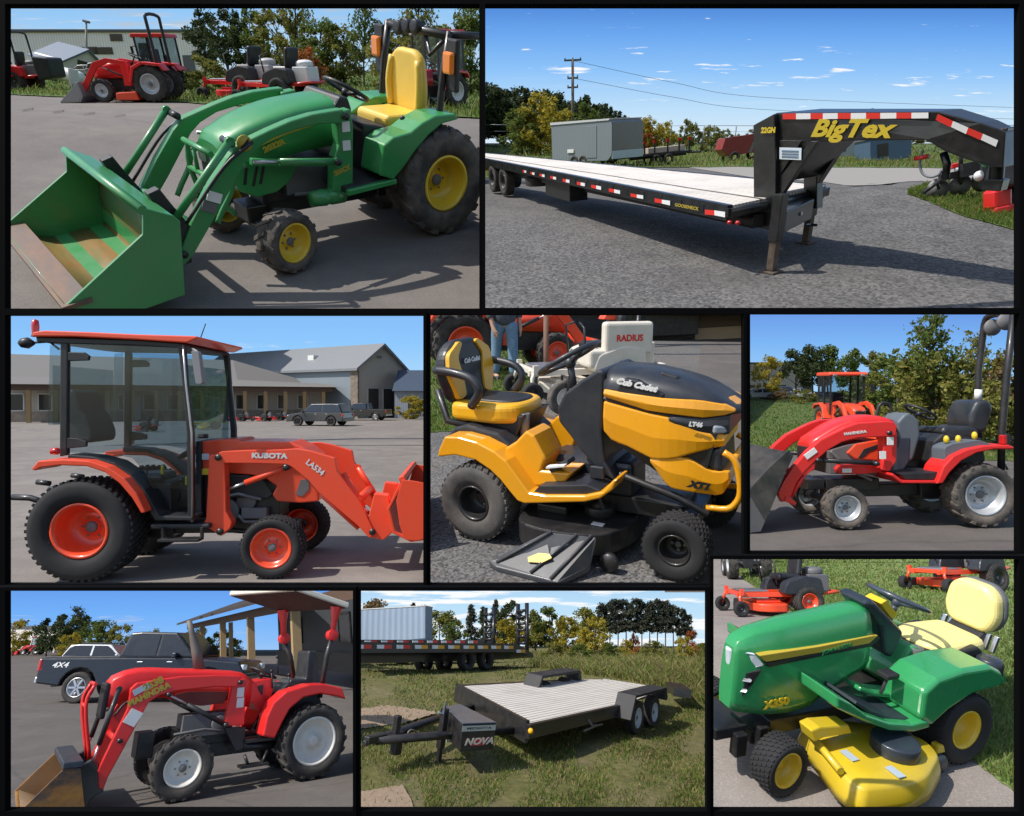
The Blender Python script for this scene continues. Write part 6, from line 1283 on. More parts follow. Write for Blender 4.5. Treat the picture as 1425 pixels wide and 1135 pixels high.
for i, q in enumerate(tp): ribbon('reflective_tape', q, TR if i % 2 == 0 else TW, neck, .006)
a, b_ = [(0.66, -0.541, 2.058), (1.837, -0.41, 2.034)]
GOLD = paint('gold_lettering', (.62, .46, .03), .35, .3, .03)
face_text('lettering', 'BigTex', a, b_, .27, GOLD, neck, shear=.28, bold=.012, ext=.004)
a, b_ = [(-0.059, -0.7, 2.051), (0.198, -0.7, 2.053)]
face_text('lettering', '22GN', a, b_, .42, GOLD, neck, bold=.006)
pl = [(0.25, -0.615, 1.802), (0.631, -0.615, 1.799), (0.653, -0.615, 1.629), (0.273, -0.615, 1.632)]
ribbon('data_plate', pl, paint('pale_blue_label', (.62, .70, .76), .5, 0, .03), neck)
for f0, f1 in ((.22, .38), (.48, .60), (.70, .84)):
    q = [Vector(pl[0]).lerp(Vector(pl[3]), f0).lerp(Vector(pl[1]).lerp(Vector(pl[2]), f0), .12), Vector(pl[0]).lerp(Vector(pl[3]), f0).lerp(Vector(pl[1]).lerp(Vector(pl[2]), f0), .88), Vector(pl[0]).lerp(Vector(pl[3]), f1).lerp(Vector(pl[1]).lerp(Vector(pl[2]), f1), .88), Vector(pl[0]).lerp(Vector(pl[3]), f1).lerp(Vector(pl[1]).lerp(Vector(pl[2]), f1), .12)]
    ribbon('data_plate_line', [p + Vector((0, -.008, 0)) for p in q], paint('slate_print', (.12, .18, .25), .6, 0, 0), neck, .004)
ct = [(2.948, 0.0, 1.977), (3.059, 0.0, 1.351)]
obj('coupler', B().tube([ct[0], ct[1]], .085, 12).box(ct[1], (.22, .2, .14)).box((ct[0][0], 0, ct[0][2] + .02), (.24, .22, .06)), BT, GN, .01)
obj('coupler_handle', B().tube([(2.395, -0.1, 1.731), (2.479, -0.1, 1.576), (2.491, -0.1, 1.404)], .05, 8), BT, GN)
hose = [(2.179, -0.2, 1.76), (2.167, -0.2, 1.624), (2.23, -0.2, 1.476), (2.342, -0.2, 1.426), (2.444, -0.2, 1.461), (2.471, -0.2, 1.524)]
obj('brake_hose', B().tube(curve3(hose, 5), .018, 6), paint('grey_hose', (.18, .20, .23), .5, 0, .1), GN)
obj('hose_plug', B().tube([(2.094, -0.2, 1.652), (2.27, -0.2, 1.688)], .03, 8), TR, GN)
# toolbox between the risers and the two jacks
tb = [(-0.093, 0.0, 0.93), (-0.43, 1.012, 0.93), (0.384, 0.305, 0.93), (0.762, -0.959, 0.93)]
tbv = [Vector(p) for p in tb]; low = [p - Vector((0, 0, .33)) for p in tbv]
obj('toolbox', B().quads(tbv + low, [(0, 1, 2, 3), (7, 6, 5, 4)] + [(i, i + 4, (i + 1) % 4 + 4, (i + 1) % 4) for i in range(4)]), paint('satin_black_toolbox', (.03, .032, .036), .3, .4, .15), GN, .02)
cen_ = sum(tbv, Vector()) / 4; fr = (tbv[2] + tbv[3]) / 2 - Vector((0, 0, .14)); obj('toolbox_latch', B().box(fr, (.07, .05, .06)), STEEL, GN, .01)
JB = paint('rusty_brown_jack', (.07, .045, .03), .6, 0, .4)
for (x, y, z) in [(0.733, -1.121, 0.0), (-0.146, 1.095, 0.0)]:
    j = obj('landing_jack', B().box((x, y, .42), (.12, .12, .76)).box((x, y, .02), (.26, .26, .03)), JB, GN, .006)
    obj('jack_tube', B().box((x, y, .85), (.16, .16, .7)), BT, j, .008)
hx = [(0.267, -0.5, 0.25), (0.457, -0.5, 0.228)]
obj('jack_foot_pin', B().tube(hx, .025, 6), GREYM, GN)
hx = [(0.209, 0.5, 0.453), (0.495, 0.3, 0.513)]
obj('jack_crank', B().tube(hx, .025, 6), BT, GN)

# ------------------------------------------------------------------ flatbed equipment trailer in the field
TL = thing('flatbed_trailer', vehicle_matrix('p7'), 'black flatbed trailer with pale plank deck, tandem wheels and front toolbox in the rough field', 'trailer')
TB = paint('black_trailer_paint_field', (.010, .010, .012), .34, .3, .14, 0, (.13, .11, .09))
Z_ = .64
c = [(0.451, 1.395, 0.64), (-3.278, 0.93, 0.64), (-6.843, 0.071, 0.64), (-5.983, -1.501, 0.64), (-4.73, -1.646, 0.64), (-0.797, -1.766, 0.64)]
nf, nm, nr, fr_, fm, ff = map(Vector, c)
d0 = (nm - nf).normalized(); ang7 = math.atan2(d0.y, d0.x)
ncl = nr + (nr - nm).normalized() * .0
poly = [nf, nm, nr, fr_, fm, ff]; rm = Matrix.Rotation(-ang7, 3, 'Z'); lp = [rm @ (p - nf) for p in poly]
b = B(); b.prism([(p.x, p.y) for p in lp], -.05, 0, 'z')
obj('deck', b, planks('weathered_trailer_planks', (.50, .45, .39), (.74, .69, .62), 1.0), TL, loc=(nf.x, nf.y, Z_), rot=(0, 0, ang7))
def vplate(name, a, b_, z0, z1, th, mat, parent, bev=.006, top=None):
    a, b_ = Vector((a[0], a[1], 0)), Vector((b_[0], b_[1], 0)); d = (b_ - a).normalized(); s = Vector((-d.y, d.x, 0)) * th / 2
    V = [p + s * k + Vector((0, 0, z)) for z in (z0, z1) for p in (a, b_) for k in (-1, 1)]
    return obj(name, B().quads(V, [(0, 1, 3, 2), (4, 6, 7, 5), (0, 4, 5, 1), (2, 3, 7, 6), (0, 2, 6, 4), (1, 5, 7, 3)]), mat, parent, bev)
hd0, hd1 = [(-0.689, -1.71, 0.7), (0.421, 1.361, 0.7)]
vplate('headboard', hd0, hd1, .34, .71, .07, TB, TL)
vplate('side_rail', nf, nm, .42, .655, .09, TB, TL)
vplate('side_rail', ff, fm, .42, .655, .09, TB, TL)
for i in range(9):
    p = nf.lerp(nm, (i + .5) / 9); vplate('stake_pocket', p - d0 * .04 + Vector((d0.y, -d0.x, 0)) * -.06, p + d0 * .04 + Vector((d0.y, -d0.x, 0)) * -.06, .48, .62, .04, TB, TL)
# drive-over fenders and tandem wheels
fn = [(-3.078, 0.87, 0.469), (-3.326, 0.897, 0.627), (-3.616, 0.928, 0.916), (-4.991, 1.075, 0.891), (-5.003, 1.077, 0.743), (-4.746, 1.049, 0.746), (-4.249, 0.996, 0.745), (-4.012, 0.97, 0.694), (-3.791, 0.947, 0.541), (-3.669, 0.934, 0.362), (-3.536, 0.919, 0.329), (-3.088, 0.871, 0.366)]
w0, w1 = [(-3.874, 1.072, 0.36), (-4.985, 0.869, 0.36)]
w0, w1 = Vector(w0), Vector(w1); wd = (w1 - w0).normalized(); sd = Vector((-wd.y, wd.x, 0)); sd = sd if sd.dot(nf - ff) > 0 else -sd
def fender_at(org, sgn):
    Lw = (w1 - w0).length; prof = [(-.78, .42), (-.52, .90), (Lw + .50, .90), (Lw + .62, .62), (Lw + .5, .60)]
    inn = [(Lw + .42, .62), (Lw + .38, .84), (-.46, .84), (-.66, .42)]
    P = prof + inn; V = [org + wd * x + sd * y * sgn + Vector((0, 0, z - org.z)) for y in (-.34, .10) for x, z in P]; m = len(P)
    obj('fender', B().quads(V, [tuple(range(m)), tuple(range(2 * m - 1, m - 1, -1))] + [(i, i + m, (i + 1) % m + m, (i + 1) % m) for i in range(m)]), paint('matt_black_fender', (.012, .013, .016), .6, 0, .15), TL, .01)
fender_at(w0, 1)
off = (ff - nf).dot(sd)
wfar = w0 + sd * (off + .25); fender_at(wfar, -1)
SW = paint('white_trailer_wheel', (.55, .60, .66), .4, .2, .15)
st7 = math.degrees(math.atan2(wd.y, wd.x))
for o_, g in ((w0, 1), (wfar, -1)):
    for k_ in (0, 1):
        p = o_ + wd * (w1 - w0).length * k_; c_ = p - sd * .10 * g; sg = 1 if (Matrix.Rotation(rad(st7), 3, 'Z') @ Vector((0, 1, 0))).dot(sd * g) > 0 else -1
        wheel(TL, (c_.x, c_.y, .36), .36, .21, .21, sg, SW, RUBBER, 'turf', 34, .008, .35, bolts=6, steer=st7)
obj('axle', B().tube([w0 - sd * .1, wfar + sd * .1], .04, 8), TB, TL); obj('axle', B().tube([w1 - sd * .1, wfar + (w1 - w0) + sd * .1], .04, 8), TB, TL)
# dovetail and ramp at the back
dv = [(-7.359, -0.21, 0.6), (-7.081, 0.206, 0.6), (-6.444, 0.502, 0.6), (-6.101, 0.5, 0.6)]
rt = (nr - nm).normalized()
vplate('dovetail', nr + rt * .3, fr_ + rt * .3, .42, .60, .6, planks('weathered_dovetail_planks', (.50, .45, .39), (.74, .69, .62), 1.0), TL)
vplate('ramp', nr + rt * .9 + sd * .3, nr + rt * 1.9 - sd * .2, .40, .62, .5, TB, TL)
# tongue, toolbox, jack, chains
cp = Vector((3.123, 0.566, 0.47)); h0, h1 = Vector(hd0), Vector(hd1)
for f in (.30, .86): 
    a = h0.lerp(h1, f); obj('tongue_beam', B().tube([(a.x, a.y, .44), (cp.x, cp.y, .46)], .075, 4), TB, TL)
obj('coupler', B().box((cp.x, cp.y, cp.z + .02), (.42, .12, .12), Matrix.Rotation(math.atan2(h0.y * .5 + h1.y * .5 - cp.y, h0.x * .5 + h1.x * .5 - cp.x), 3, 'Z')).tube([cp, cp + (cp - (h0 + h1) / 2).normalized() * .25], .05, 8), TB, TL, .02)
mid_ = h0.lerp(h1, .58); obj('coupler_bracket', B().box((cp.x * .86 + mid_.x * .14, cp.y * .86 + mid_.y * .14, .62), (.10, .10, .30)).box((cp.x * .84 + mid_.x * .16, cp.y * .84 + mid_.y * .16, .36), (.14, .14, .34)), TB, TL, .012)
tq = [(1.413, 0.218, 0.74), (0.951, 0.124, 0.74), (1.296, 1.398, 0.74), (1.939, 1.25, 0.74)]
tv = [Vector(p) for p in tq]; lo = [p - Vector((0, 0, .40)) for p in tv]
tbx = obj('toolbox', B().quads(tv + lo, [(0, 1, 2, 3), (7, 6, 5, 4)] + [(i, i + 4, (i + 1) % 4 + 4, (i + 1) % 4) for i in range(4)]), TB, TL, .012)
ld = [p + Vector((0, 0, .022)) for p in tv]; obj('toolbox_lid', B().quads(ld + [p + Vector((0, 0, .004)) for p in tv], [(0, 1, 2, 3), (7, 6, 5, 4)] + [(i, i + 4, (i + 1) % 4 + 4, (i + 1) % 4) for i in range(4)]), paint('blue_grey_sheet_steel', (.16, .20, .25), .3, .2, .2, .5), tbx, .006)
A_, B_2 = tv[3], tv[2]; out = (A_ - tv[0]).normalized()
def onbox(f, dz): return A_.lerp(B_2, f) + Vector((0, 0, dz)) + out * .012
ribbon('name_plate', [onbox(.0, -.02), onbox(.98, -.02), onbox(.98, -.10), onbox(.0, -.10)], paint('brushed_aluminium_plate', (.55, .60, .63), .35, 0, .05, .6), tbx)
face_text('lettering', 'MIDSOTA', onbox(.12, -.06), onbox(.86, -.06), .10, BLACK, tbx, bold=.002)
face_text('lettering', 'NOVA', onbox(.1, -.26), onbox(.95, -.26), .24, paint('cream_lettering', (.66, .56, .46), .5, 0, 0), tbx, shear=.3, bold=.006)
ribbon('logo_swoosh', [onbox(.35, -.21), onbox(.75, -.21), onbox(.68, -.32), onbox(.28, -.32)], paint('red_logo', (.45, .03, .05), .5, 0, 0), tbx, .004)
jk = Vector((1.743, 0.586, 0.0))
jo = obj('jack', B().box((jk.x, jk.y, .52), (.11, .11, .62)).box((jk.x, jk.y, .14), (.07, .07, .28)).box((jk.x, jk.y, .015), (.2, .2, .03)), TB, TL, .006)
obj('jack_crank', B().tube([(jk.x, jk.y, .84), (jk.x + .06, jk.y + .05, .93), (jk.x + .25, jk.y + .22, .80), (jk.x + .34, jk.y + .2, .84)], .018, 6), STEEL, jo)
pq = [(2.635, 0.35, 0.629), (2.521, 0.35, 0.449), (2.316, 0.35, 0.278), (2.325, 0.35, 0.393), (2.235, 0.35, 0.481), (2.057, 0.35, 0.407), (1.985, 0.35, 0.322), (1.882, 0.35, 0.371)]
obj('safety_chain', B().tube(curve3([Vector(p) for p in pq], 4), .016, 6), paint('grey_chain', (.20, .18, .16), .5, 0, .2, .5), TL)
ip = [(1.423, 0.35, 0.329), (1.16, 0.35, 0.305), (1.091, 0.35, 0.185), (1.385, 0.35, 0.204)]
ribbon('data_plate', ip, paint('pale_blue_label', (.62, .70, .76), .5, 0, .03), TL)
for q in [(0.438, 1.454, 0.56), (-3.396, 0.976, 0.412)]: obj('marker_lamp', B().ball(q, (.05, .05, .05), 10), paint('amber_marker', (.95, .45, .01), .2, .5, 0), TL)
gp = [(-1.695, 1.178, 0.515), (-1.908, 1.151, 0.374), (-2.104, 1.127, 0.365), (-1.542, 1.197, 0.323), (-2.361, 1.095, 0.36)]
obj('tie_down_ratchet', B().tube([gp[0], gp[1], gp[2]], .03, 6).tube([gp[3], gp[2], gp[4]], .022, 6), paint('grey_chain', (.20, .18, .16), .5, 0, .2, .5), TL)

# ------------------------------------------------------------------ kinds used in the backgrounds
def bg_tractor(k, pos, yaw, size, label, col, rimc, cab=True, rops=False, loader=True, group=None, bucketc=None, deck=False):
    r = thing('tractor', stand_matrix(k, pos, yaw, size, flat=True), label, 'tractor', group)
    for s in (1, -1):
        wheel(r, (0, s * .55, .55), .55, .34, .30, s, rimc, RUBBER, 'bar', 16, .03, .4, bolts=5); wheel(r, (1.65, s * .52, .36), .36, .24, .20, s, rimc, RUBBER, 'bar', 14, .02, .3, bolts=5)
    obj('chassis', B().box((.9, 0, .55), (2.0, .36, .34)).tube([(0, -.5, .55), (0, .5, .55)], .1, 8).tube([(1.65, -.5, .36), (1.65, .5, .36)], .06, 8), FRAMEBLK, r, .01)
    secs = [(.75, .28, .75, 1.12, 1.22), (1.3, .27, .72, 1.10, 1.20), (1.8, .24, .70, 1.02, 1.10), (1.98, .19, .70, .94, 1.0)]; obj('hood', hood_loft(B(), secs), col, r)
    obj('grille', B().box((1.99, 0, .82), (.05, .30, .28)), BLACK, r, .02)
    for s in (1, -1): obj('headlamp', B().box((1.98, s * .12, .95), (.06, .12, .07)), STEEL, r, .02)
    fp = [(-.62, .95), (-.5, 1.14), (.1, 1.20), (.45, 1.05), (.62, .62), (.55, .60), (.38, .98), (.08, 1.12), (-.45, 1.07), (-.56, .93)]
    for s in (1, -1): obj('fender', B().prism(fp, s * .76, s * .36), col, r, .015)
    obj('seat', B().box((.1, 0, 1.05), (.45, .45, .12)).box((-.12, 0, 1.32), (.10, .42, .5)), BLACK, r, .04)
    steering_wheel(r, (.58, 0, 1.36), .19, (0, -28, 0), BLACK, (.75, 0, 1.1))
    if cab:
        obj('cab_roof', B().prism([(-.55, 2.22), (.85, 2.22), (.92, 2.27), (.85, 2.36), (-.5, 2.36)], -.66, .66), col, r, .03)
        for x, y in ((-.45, .58), (-.45, -.58), (.78, .58), (.78, -.58), (.2, .6), (.2, -.6)): obj('cab_post', B().box((x, y, 1.5), (.07, .05, 1.48)), BLACK, r)
        for s in (1, -1): obj('side_glass', B().quads([(-.45, s * .6, .85), (.78, s * .6, .85), (.78, s * .6, 2.22), (-.45, s * .6, 2.22)], [(0, 1, 2, 3)]), GLASS, r)
        for x in (-.47, .80): obj('cab_glass', B().quads([(x, -.57, .95), (x, .57, .95), (x, .57, 2.22), (x, -.57, 2.22)], [(0, 1, 2, 3)]), GLASS, r)
        for s in (1, -1): obj('work_lamp', B().box((.9, s * .48, 2.24), (.08, .14, .09)), STEEL, r, .02); obj('mirror', B().box((.85, s * .85, 1.75), (.05, .14, .26)).tube([(.8, s * .6, 1.9), (.85, s * .85, 1.85)], .015), BLACK, r, .01)
    if rops: obj('roll_bar', B().tube(curve3([(-.3, -.5, .9), (-.3, -.5, 2.2), (-.3, -.42, 2.5), (-.3, .42, 2.5), (-.3, .5, 2.2), (-.3, .5, .9)], 3), .05, 8), BLACK, r)
    if loader:
        am = [(.72, 1.22), (1.3, 1.30), (1.75, 1.18), (2.35, .42), (2.3, .28), (2.2, .34), (1.65, 1.02), (1.25, 1.16), (.72, 1.08)]
        for s in (1, -1):
            obj('loader_arm', B().prism(am, s * .52, s * .43), col, r, .01); obj('loader_tower', B().prism([(.70, 1.2), (.86, 1.2), (.92, .5), (.68, .5)], s * .5, s * .4), col, r, .01)
            cyl_ram(r, (.85, s * .47, .75), (1.55, s * .47, 1.06), .03, BLACK, .3)
        obj('bucket', B().prism([(2.25, .62), (2.35, .60), (2.42, .12), (3.0, .04), (3.0, .0), (2.35, .02), (2.22, .2)], -.78, .78).prism([(2.25, .62), (3.0, .04), (2.4, .03), (2.28, .2)], -.79, -.76).prism([(2.25, .62), (3.0, .04), (2.4, .03), (2.28, .2)], .76, .79), bucketc or col, r, .006)
    if deck: obj('mower_deck', B().prism([(.45, .08), (1.2, .08), (1.15, .30), (.5, .34)], -.75, .75), ORANGE_RED, r, .03)
    return r
def zero_turn(k, pos, yaw, size, label, col, rimc=None, rops=False, bagger=False, group=None, engine_top=None, text=None, body=None):
    r = thing('zero_turn_mower', stand_matrix(k, pos, yaw, size, flat=True), label, 'lawn mower', group); rimc = rimc or FRAMEBLK
    for s in (1, -1):
        wheel(r, (0, s * .50, .29), .29, .26, .16, s, rimc, RUBBER, 'turf', 28, .012, .3, bolts=5)
        wheel(r, (1.35, s * .48, .15), .15, .13, .07, s, BLACK, CLEANRUB, 'none', 8, .004, .3, bolts=1)
        obj('caster_fork', B().tube([(1.35, s * .48, .18), (1.33, s * .39, .34), (1.28, s * .39, .45)], .028, 8).box((1.28, s * .39, .46), (.07, .07, .12)), col, r)
        obj('frame_rail', B().box((.60, s * .28, .40), (1.5, .07, .09)), col, r, .01)
    obj('front_bar', B().box((1.28, 0, .42), (.08, .84, .08)), col, r, .01)
    dk = [(x * .62 + .68, y * .72) for x, y in ((.5, -.55), (.65, 0), (.5, .6), (.1, .78), (-.45, .75), (-.6, .2), (-.6, -.5), (-.1, -.85), (.3, -.85))]
    obj('mower_deck', B().prism(rpoly(dk, .1), .09, .24, 'z').box((.68, .12, .27), (.5, .3, .06)), col, r, .02)
    obj('discharge_chute', B().prism([(.45, .22), (.95, .22), (.98, .06), (.42, .06)], -.62, -.85), BLACK, r, .01)
    obj('foot_platform', B().box((.95, 0, .47), (.55, .55, .03)), STEEL, r, .01)
    for s in (1, -1): obj('side_pod', B().prism(rpoly([(-.35, .42), (.5, .42), (.42, .66), (.05, .78), (-.3, .74)], .08), s * .56, s * .28), body or BLACK, r, .03)
    obj('seat', B().box((.18, 0, .74), (.46, .48, .12)), BLACK, r, .05, seg=3); obj('backrest', B().box((-.06, 0, .98), (.11, .46, .44), Matrix.Rotation(rad(-12), 3, 'Y')), BLACK, r, .05, seg=3)
    obj('engine', B().box((-.42, 0, .62), (.42, .46, .34)).lathe([(.2, .0), (.2, .1), (.12, .14), (.001, .15)], (-.42, 0, .79), 'z', 16), engine_top or GREYM, r, .02)
    obj('engine_guard', B().tube([(-.2, -.46, .42), (-.68, -.40, .46), (-.70, .40, .46), (-.2, .46, .42)], .03, 8), col, r)
    for s in (1, -1): obj('drive_lever', B().tube([(.52, s * .34, .60), (.56, s * .36, 1.02), (.52, s * .10, 1.08)], .018, 6), BLACK, r)
    if rops: obj('roll_bar', B().tube(curve3([(-.2, -.42, .5), (-.26, -.42, 1.55), (-.26, -.32, 1.75), (-.26, .32, 1.75), (-.26, .42, 1.55), (-.2, .42, .5)], 3), .032, 8), BLACK, r)
    if bagger: obj('grass_bagger', B().prism(rpoly([(-.75, .3), (-1.25, .4), (-1.3, 1.0), (-.75, 1.05)], .08), -.42, .42), BLACK, r, .04)
    return r
def car(k, pos, yaw, size, label, kind, col, rimc=STEEL, cat=None, name=None):
    """kind: suv, pickup or sedan; heads +x, origin under its middle."""
    r = thing(name or {'suv': 'sport_utility_vehicle', 'pickup': 'pickup_truck', 'sedan': 'parked_car'}[kind], stand_matrix(k, pos, yaw, size, flat=True), label, cat or {'pickup': 'pickup truck'}.get(kind, 'car'))
    L = {'suv': 4.6, 'pickup': 5.9, 'sedan': 4.5}[kind]; h = L / 2; wb0, wb1 = {'suv': (-1.35, 1.38), 'pickup': (-1.75, 1.90), 'sedan': (-1.3, 1.38)}[kind]; Rw = {'suv': .36, 'pickup': .42, 'sedan': .33}[kind]
    belt, roof = {'suv': (1.02, 1.68), 'pickup': (1.22, 1.94), 'sedan': (.92, 1.44)}[kind]; z0 = .28 if kind != 'pickup' else .45; W = .92 if kind != 'pickup' else 1.0
    def arch(x): return [(x + Rw * 1.22 * math.cos(a), max(z0, Rw + Rw * 1.22 * math.sin(a))) for a in [math.pi * i / 8 for i in range(9)]]
    low = [(h - .02, z0 + .05)] + [(x, z) for x, z in arch(wb1)] + [(x, z) for x, z in arch(wb0)] + [(-h + .02, z0 + .08)]
    topl = {'suv': [(-h, .62), (-h + .06, belt), (h - 1.35, belt + .02), (h - .25, belt - .15), (h, .72)], 'pickup': [(-h, .75), (-h, belt), (-.55, belt + .01), (h - 1.65, belt), (h - .2, belt - .12), (h, .80)], 'sedan': [(-h, .6), (-h + .05, belt - .02), (h - 1.3, belt), (h - .2, belt - .2), (h, .6)]}[kind]
    obj('body', B().prism(topl + low, -W, W), col, r, .05, seg=3)
    cab = {'suv': [(-h + .10, belt), (-h + .42, roof - .03), (-h + .9, roof), (.35, roof - .02), (1.05, belt + .01)], 'pickup': [(-.75, belt), (-.62, roof - .03), (-.3, roof), (.75, roof - .02), (1.45, belt)], 'sedan': [(-1.75, belt), (-1.05, roof - .04), (-.4, roof), (.2, roof - .02), (1.05, belt)]}[kind]
    R = [[(x, y * (1 if z < belt + .02 else .84), z) for x, z in cab] for y in (-W + .03, W - .03)]
    obj('cabin', B().loft(R, smooth=False), col, r, .05, seg=3)
    def shrink(t): 
        cx = sum(x for x, z in t) / len(t); return [(cx + (x - cx) * .93, belt + (z - belt) * .86 + .03) for x, z in t]
    gl = shrink(cab); dk = paint('dark_car_glass', (.012, .016, .02), .06, .6, 0)
    for s in (1, -1):
        for a, b_ in ((0, .48), (.52, 1)):
            x0, x1 = gl[0][0], gl[-1][0]; lo, hi = x0 + (x1 - x0) * a, x0 + (x1 - x0) * b_
            tabx = [p for p in gl]; zt = lambda x: interp(sorted(tabx), x); xs = [lo + (hi - lo) * i / 6 for i in range(7)]
            yy = lambda z: s * ((W - .03) * (1 - .16 * max(0, (z - belt) / (roof - belt))) + .012)
            P = [(x, yy(belt + .05), belt + .05) for x in xs] + [(x, yy(zt(x)), max(zt(x), belt + .06)) for x in xs[::-1]]
            obj('side_window', B().quads(P, [tuple(range(len(P)))]), dk, r, solid=.01)
    wsx = lambda t: cab[-1][0] + (cab[-2][0] - cab[-1][0]) * t; wsz = lambda t: cab[-1][1] + (cab[-2][1] - cab[-1][1]) * t
    obj('windscreen', B().quads([(wsx(.08) + .03, -W * .86, wsz(.08)), (wsx(.08) + .03, W * .86, wsz(.08)), (wsx(.92) + .03, W * .76, wsz(.92)), (wsx(.92) + .03, -W * .76, wsz(.92))], [(0, 1, 2, 3)]), dk, r, solid=.012)
    rx = lambda t: cab[0][0] + (cab[1][0] - cab[0][0]) * t; rz = lambda t: cab[0][1] + (cab[1][1] - cab[0][1]) * t
    obj('rear_window', B().quads([(rx(.1) - .03, -W * .82, rz(.1)), (rx(.1) - .03, W * .82, rz(.1)), (rx(.92) - .03, W * .72, rz(.92)), (rx(.92) - .03, -W * .72, rz(.92))], [(0, 1, 2, 3)]), dk, r, solid=.012)
    for x in (wb0, wb1):
        for s in (1, -1):
            t = obj('wheel', tyre(B(), Rw, .25, Rw * .62, 'none', 8, .005), RUBBER, r, loc=(x, s * (W - .12), Rw)); b = B(); b.lathe([(Rw * .63, s * .10), (Rw * .63, s * .12), (Rw * .56, s * .11), (Rw * .54, s * .02), (.001, s * .03)], seg=24, cap=False)
            for i in range(6):
                a = math.pi * i / 3; b.box((Rw * .32 * math.cos(a), s * .085, Rw * .32 * math.sin(a)), (Rw * .55, .04, Rw * .13), Matrix.Rotation(-a, 3, 'Y'))
            obj('rim', b, rimc, t)
    for s in (1, -1):
        obj('tail_lamp', B().box((-h + .06, s * (W - .10), belt - .20), (.16, .20, .34 if kind == 'pickup' else .22)), REDLENS, r, .03); obj('headlamp', B().box((h - .14, s * (W - .18), belt - .28), (.2, .3, .16)), paint('clear_headlamp', (.62, .68, .74), .08, .8, 0), r, .03)
        obj('door_mirror', B().box((.92, s * (W + .10), belt + .06), (.12, .2, .15)), col, r, .03)
        obj('door_handle', B().box((-.1, s * (W + .005), belt - .12), (.16, .02, .03)), STEEL, r, .005); obj('door_handle', B().box((.75 if kind == 'pickup' else -1.0, s * (W + .005), belt - .12), (.16, .02, .03)), STEEL, r, .005)
    obj('bumper', B().box((-h - .04, 0, z0 + .16), (.16, 1.7, .18)), STEEL if kind == 'pickup' else col, r, .03); obj('bumper', B().box((h + .02, 0, z0 + .14), (.14, 1.7, .22)), col, r, .04)
    if kind == 'pickup': obj('bed_cover', B().box((-1.83, 0, belt + .005), (2.1, 1.7, .05)), BLACK, r, .015)
    return r
def frame_ab(k, a, b_):
    """Frame with x from ground point a to ground point b, z up, y away; returns matrix and length."""
    a, b_ = np.array(a), np.array(b_); m = stand_matrix(k, a, 0, 1.0); up = Vector((m[0][2], m[1][2], m[2][2])).normalized(); x = Vector((b_ - a).tolist()); L = x.length; x.normalize()
    y = up.cross(x).normalized(); z = x.cross(y); M = Matrix((x, y, z)).transposed().to_4x4() @ Matrix.Scale(SC[k], 4)
    for i in range(3): M[i][3] = a[i] * SC[k]
    return M, L
def pane(parent, x, z, w_, h_, y=-.03, mat=None, frame=None, name='window', axis='y', depth=.06):
    c = (x, y, z) if axis == 'y' else (y, x, z); sz = (w_, depth, h_) if axis == 'y' else (depth, w_, h_)
    o = obj(name, B().box(c, sz), mat or paint('dark_window', (.015, .02, .025), .1, .5, 0), parent)
    if frame: 
        b = B(); t = .09
        for dx, dz, ww, hh in ((-w_ / 2, 0, t, h_ + t), (w_ / 2, 0, t, h_ + t), (0, h_ / 2, w_ + t, t), (0, -h_ / 2, w_ + t, t)):
            cc = (x + dx, y - .03, z + dz) if axis == 'y' else (y - .03, x + dx, z + dz); b.box(cc, (ww, depth, hh) if axis == 'y' else (depth, ww, hh))
        obj('frame', b, frame, o)
    return o
def siding(name, col, scale=3., axis='X', rough=.6):
    if name in _M: return _M[name]
    m, t, b = nodes_of(name); tc = nd(t, 'ShaderNodeTexCoord', name='tc'); wv = nd(t, 'ShaderNodeTexWave', wave_type='BANDS', bands_direction=axis); wv.inputs['Scale'].default_value = scale; t.links.new(tc.outputs['Object'], wv.inputs['Vector'])
    f = noise(t, .5, 5); c = mixc(t, ramp(t, f, [(.35, (0, 0, 0)), (.7, (.3,) * 3)]), col, tuple(x * .78 for x in col)); c = mixc(t, .18, c, wv.outputs['Color'], 'MULTIPLY')
    t.links.new(c, b.inputs['Base Color']); b.inputs['Roughness'].default_value = rough; bump(t, b, wv.outputs['Fac'], .5, .03); _M[name] = m; return m

# ------------------------------------------------------------------ behind the green loader tractor
TLS = 'in the top left scene'
bg_tractor('p1', (-10.321, 18.106, 9.085), 183, .86, 'red loader tractor with tall black roll bar parked on the edge of the lot', MRED, SILVER, cab=False, rops=True, deck=True, bucketc=paint('pale_steel_bucket', (.35, .35, .36), .4, 0, .2, .4))
bg_tractor('p1', (-11.952, 21.501, 11.016), 183, .78, 'red tractor with a glass cab just behind the tall roll bar, before the white warehouse', MRED, SILVER, loader=False)
bg_tractor('p1', (-1.738, 15.637, 7.681), 232, .72, 'red cab tractor partly hidden behind the yellow tractor seat', RED, WHITE, loader=False)
zero_turn('p1', (-19.916, 25.172, 13.104), 180, 1.15, 'red zero-turn mower with roll bar and black bagger at the left end of the grass', RED, rops=True, bagger=True, body=RED)
zero_turn('p1', (-20.656, 24.573, 12.763), 180, 1.15, 'red mower cut by the left border beside the mower with a bagger', RED, rops=False, body=RED)
zero_turn('p1', (-7.738, 18.765, 9.46), 160, 1.2, 'red mower with pale grey engine behind the far loader arm', RED, engine_top=paint('light_engine_cover', (.45, .45, .45), .4, .1, .1))
zero_turn('p1', (-6.184, 17.492, 8.736), 160, 1.15, 'red mower with white-topped engine behind the green hood', RED, engine_top=paint('white_engine_cover', (.7, .7, .7), .4, .1, .1))
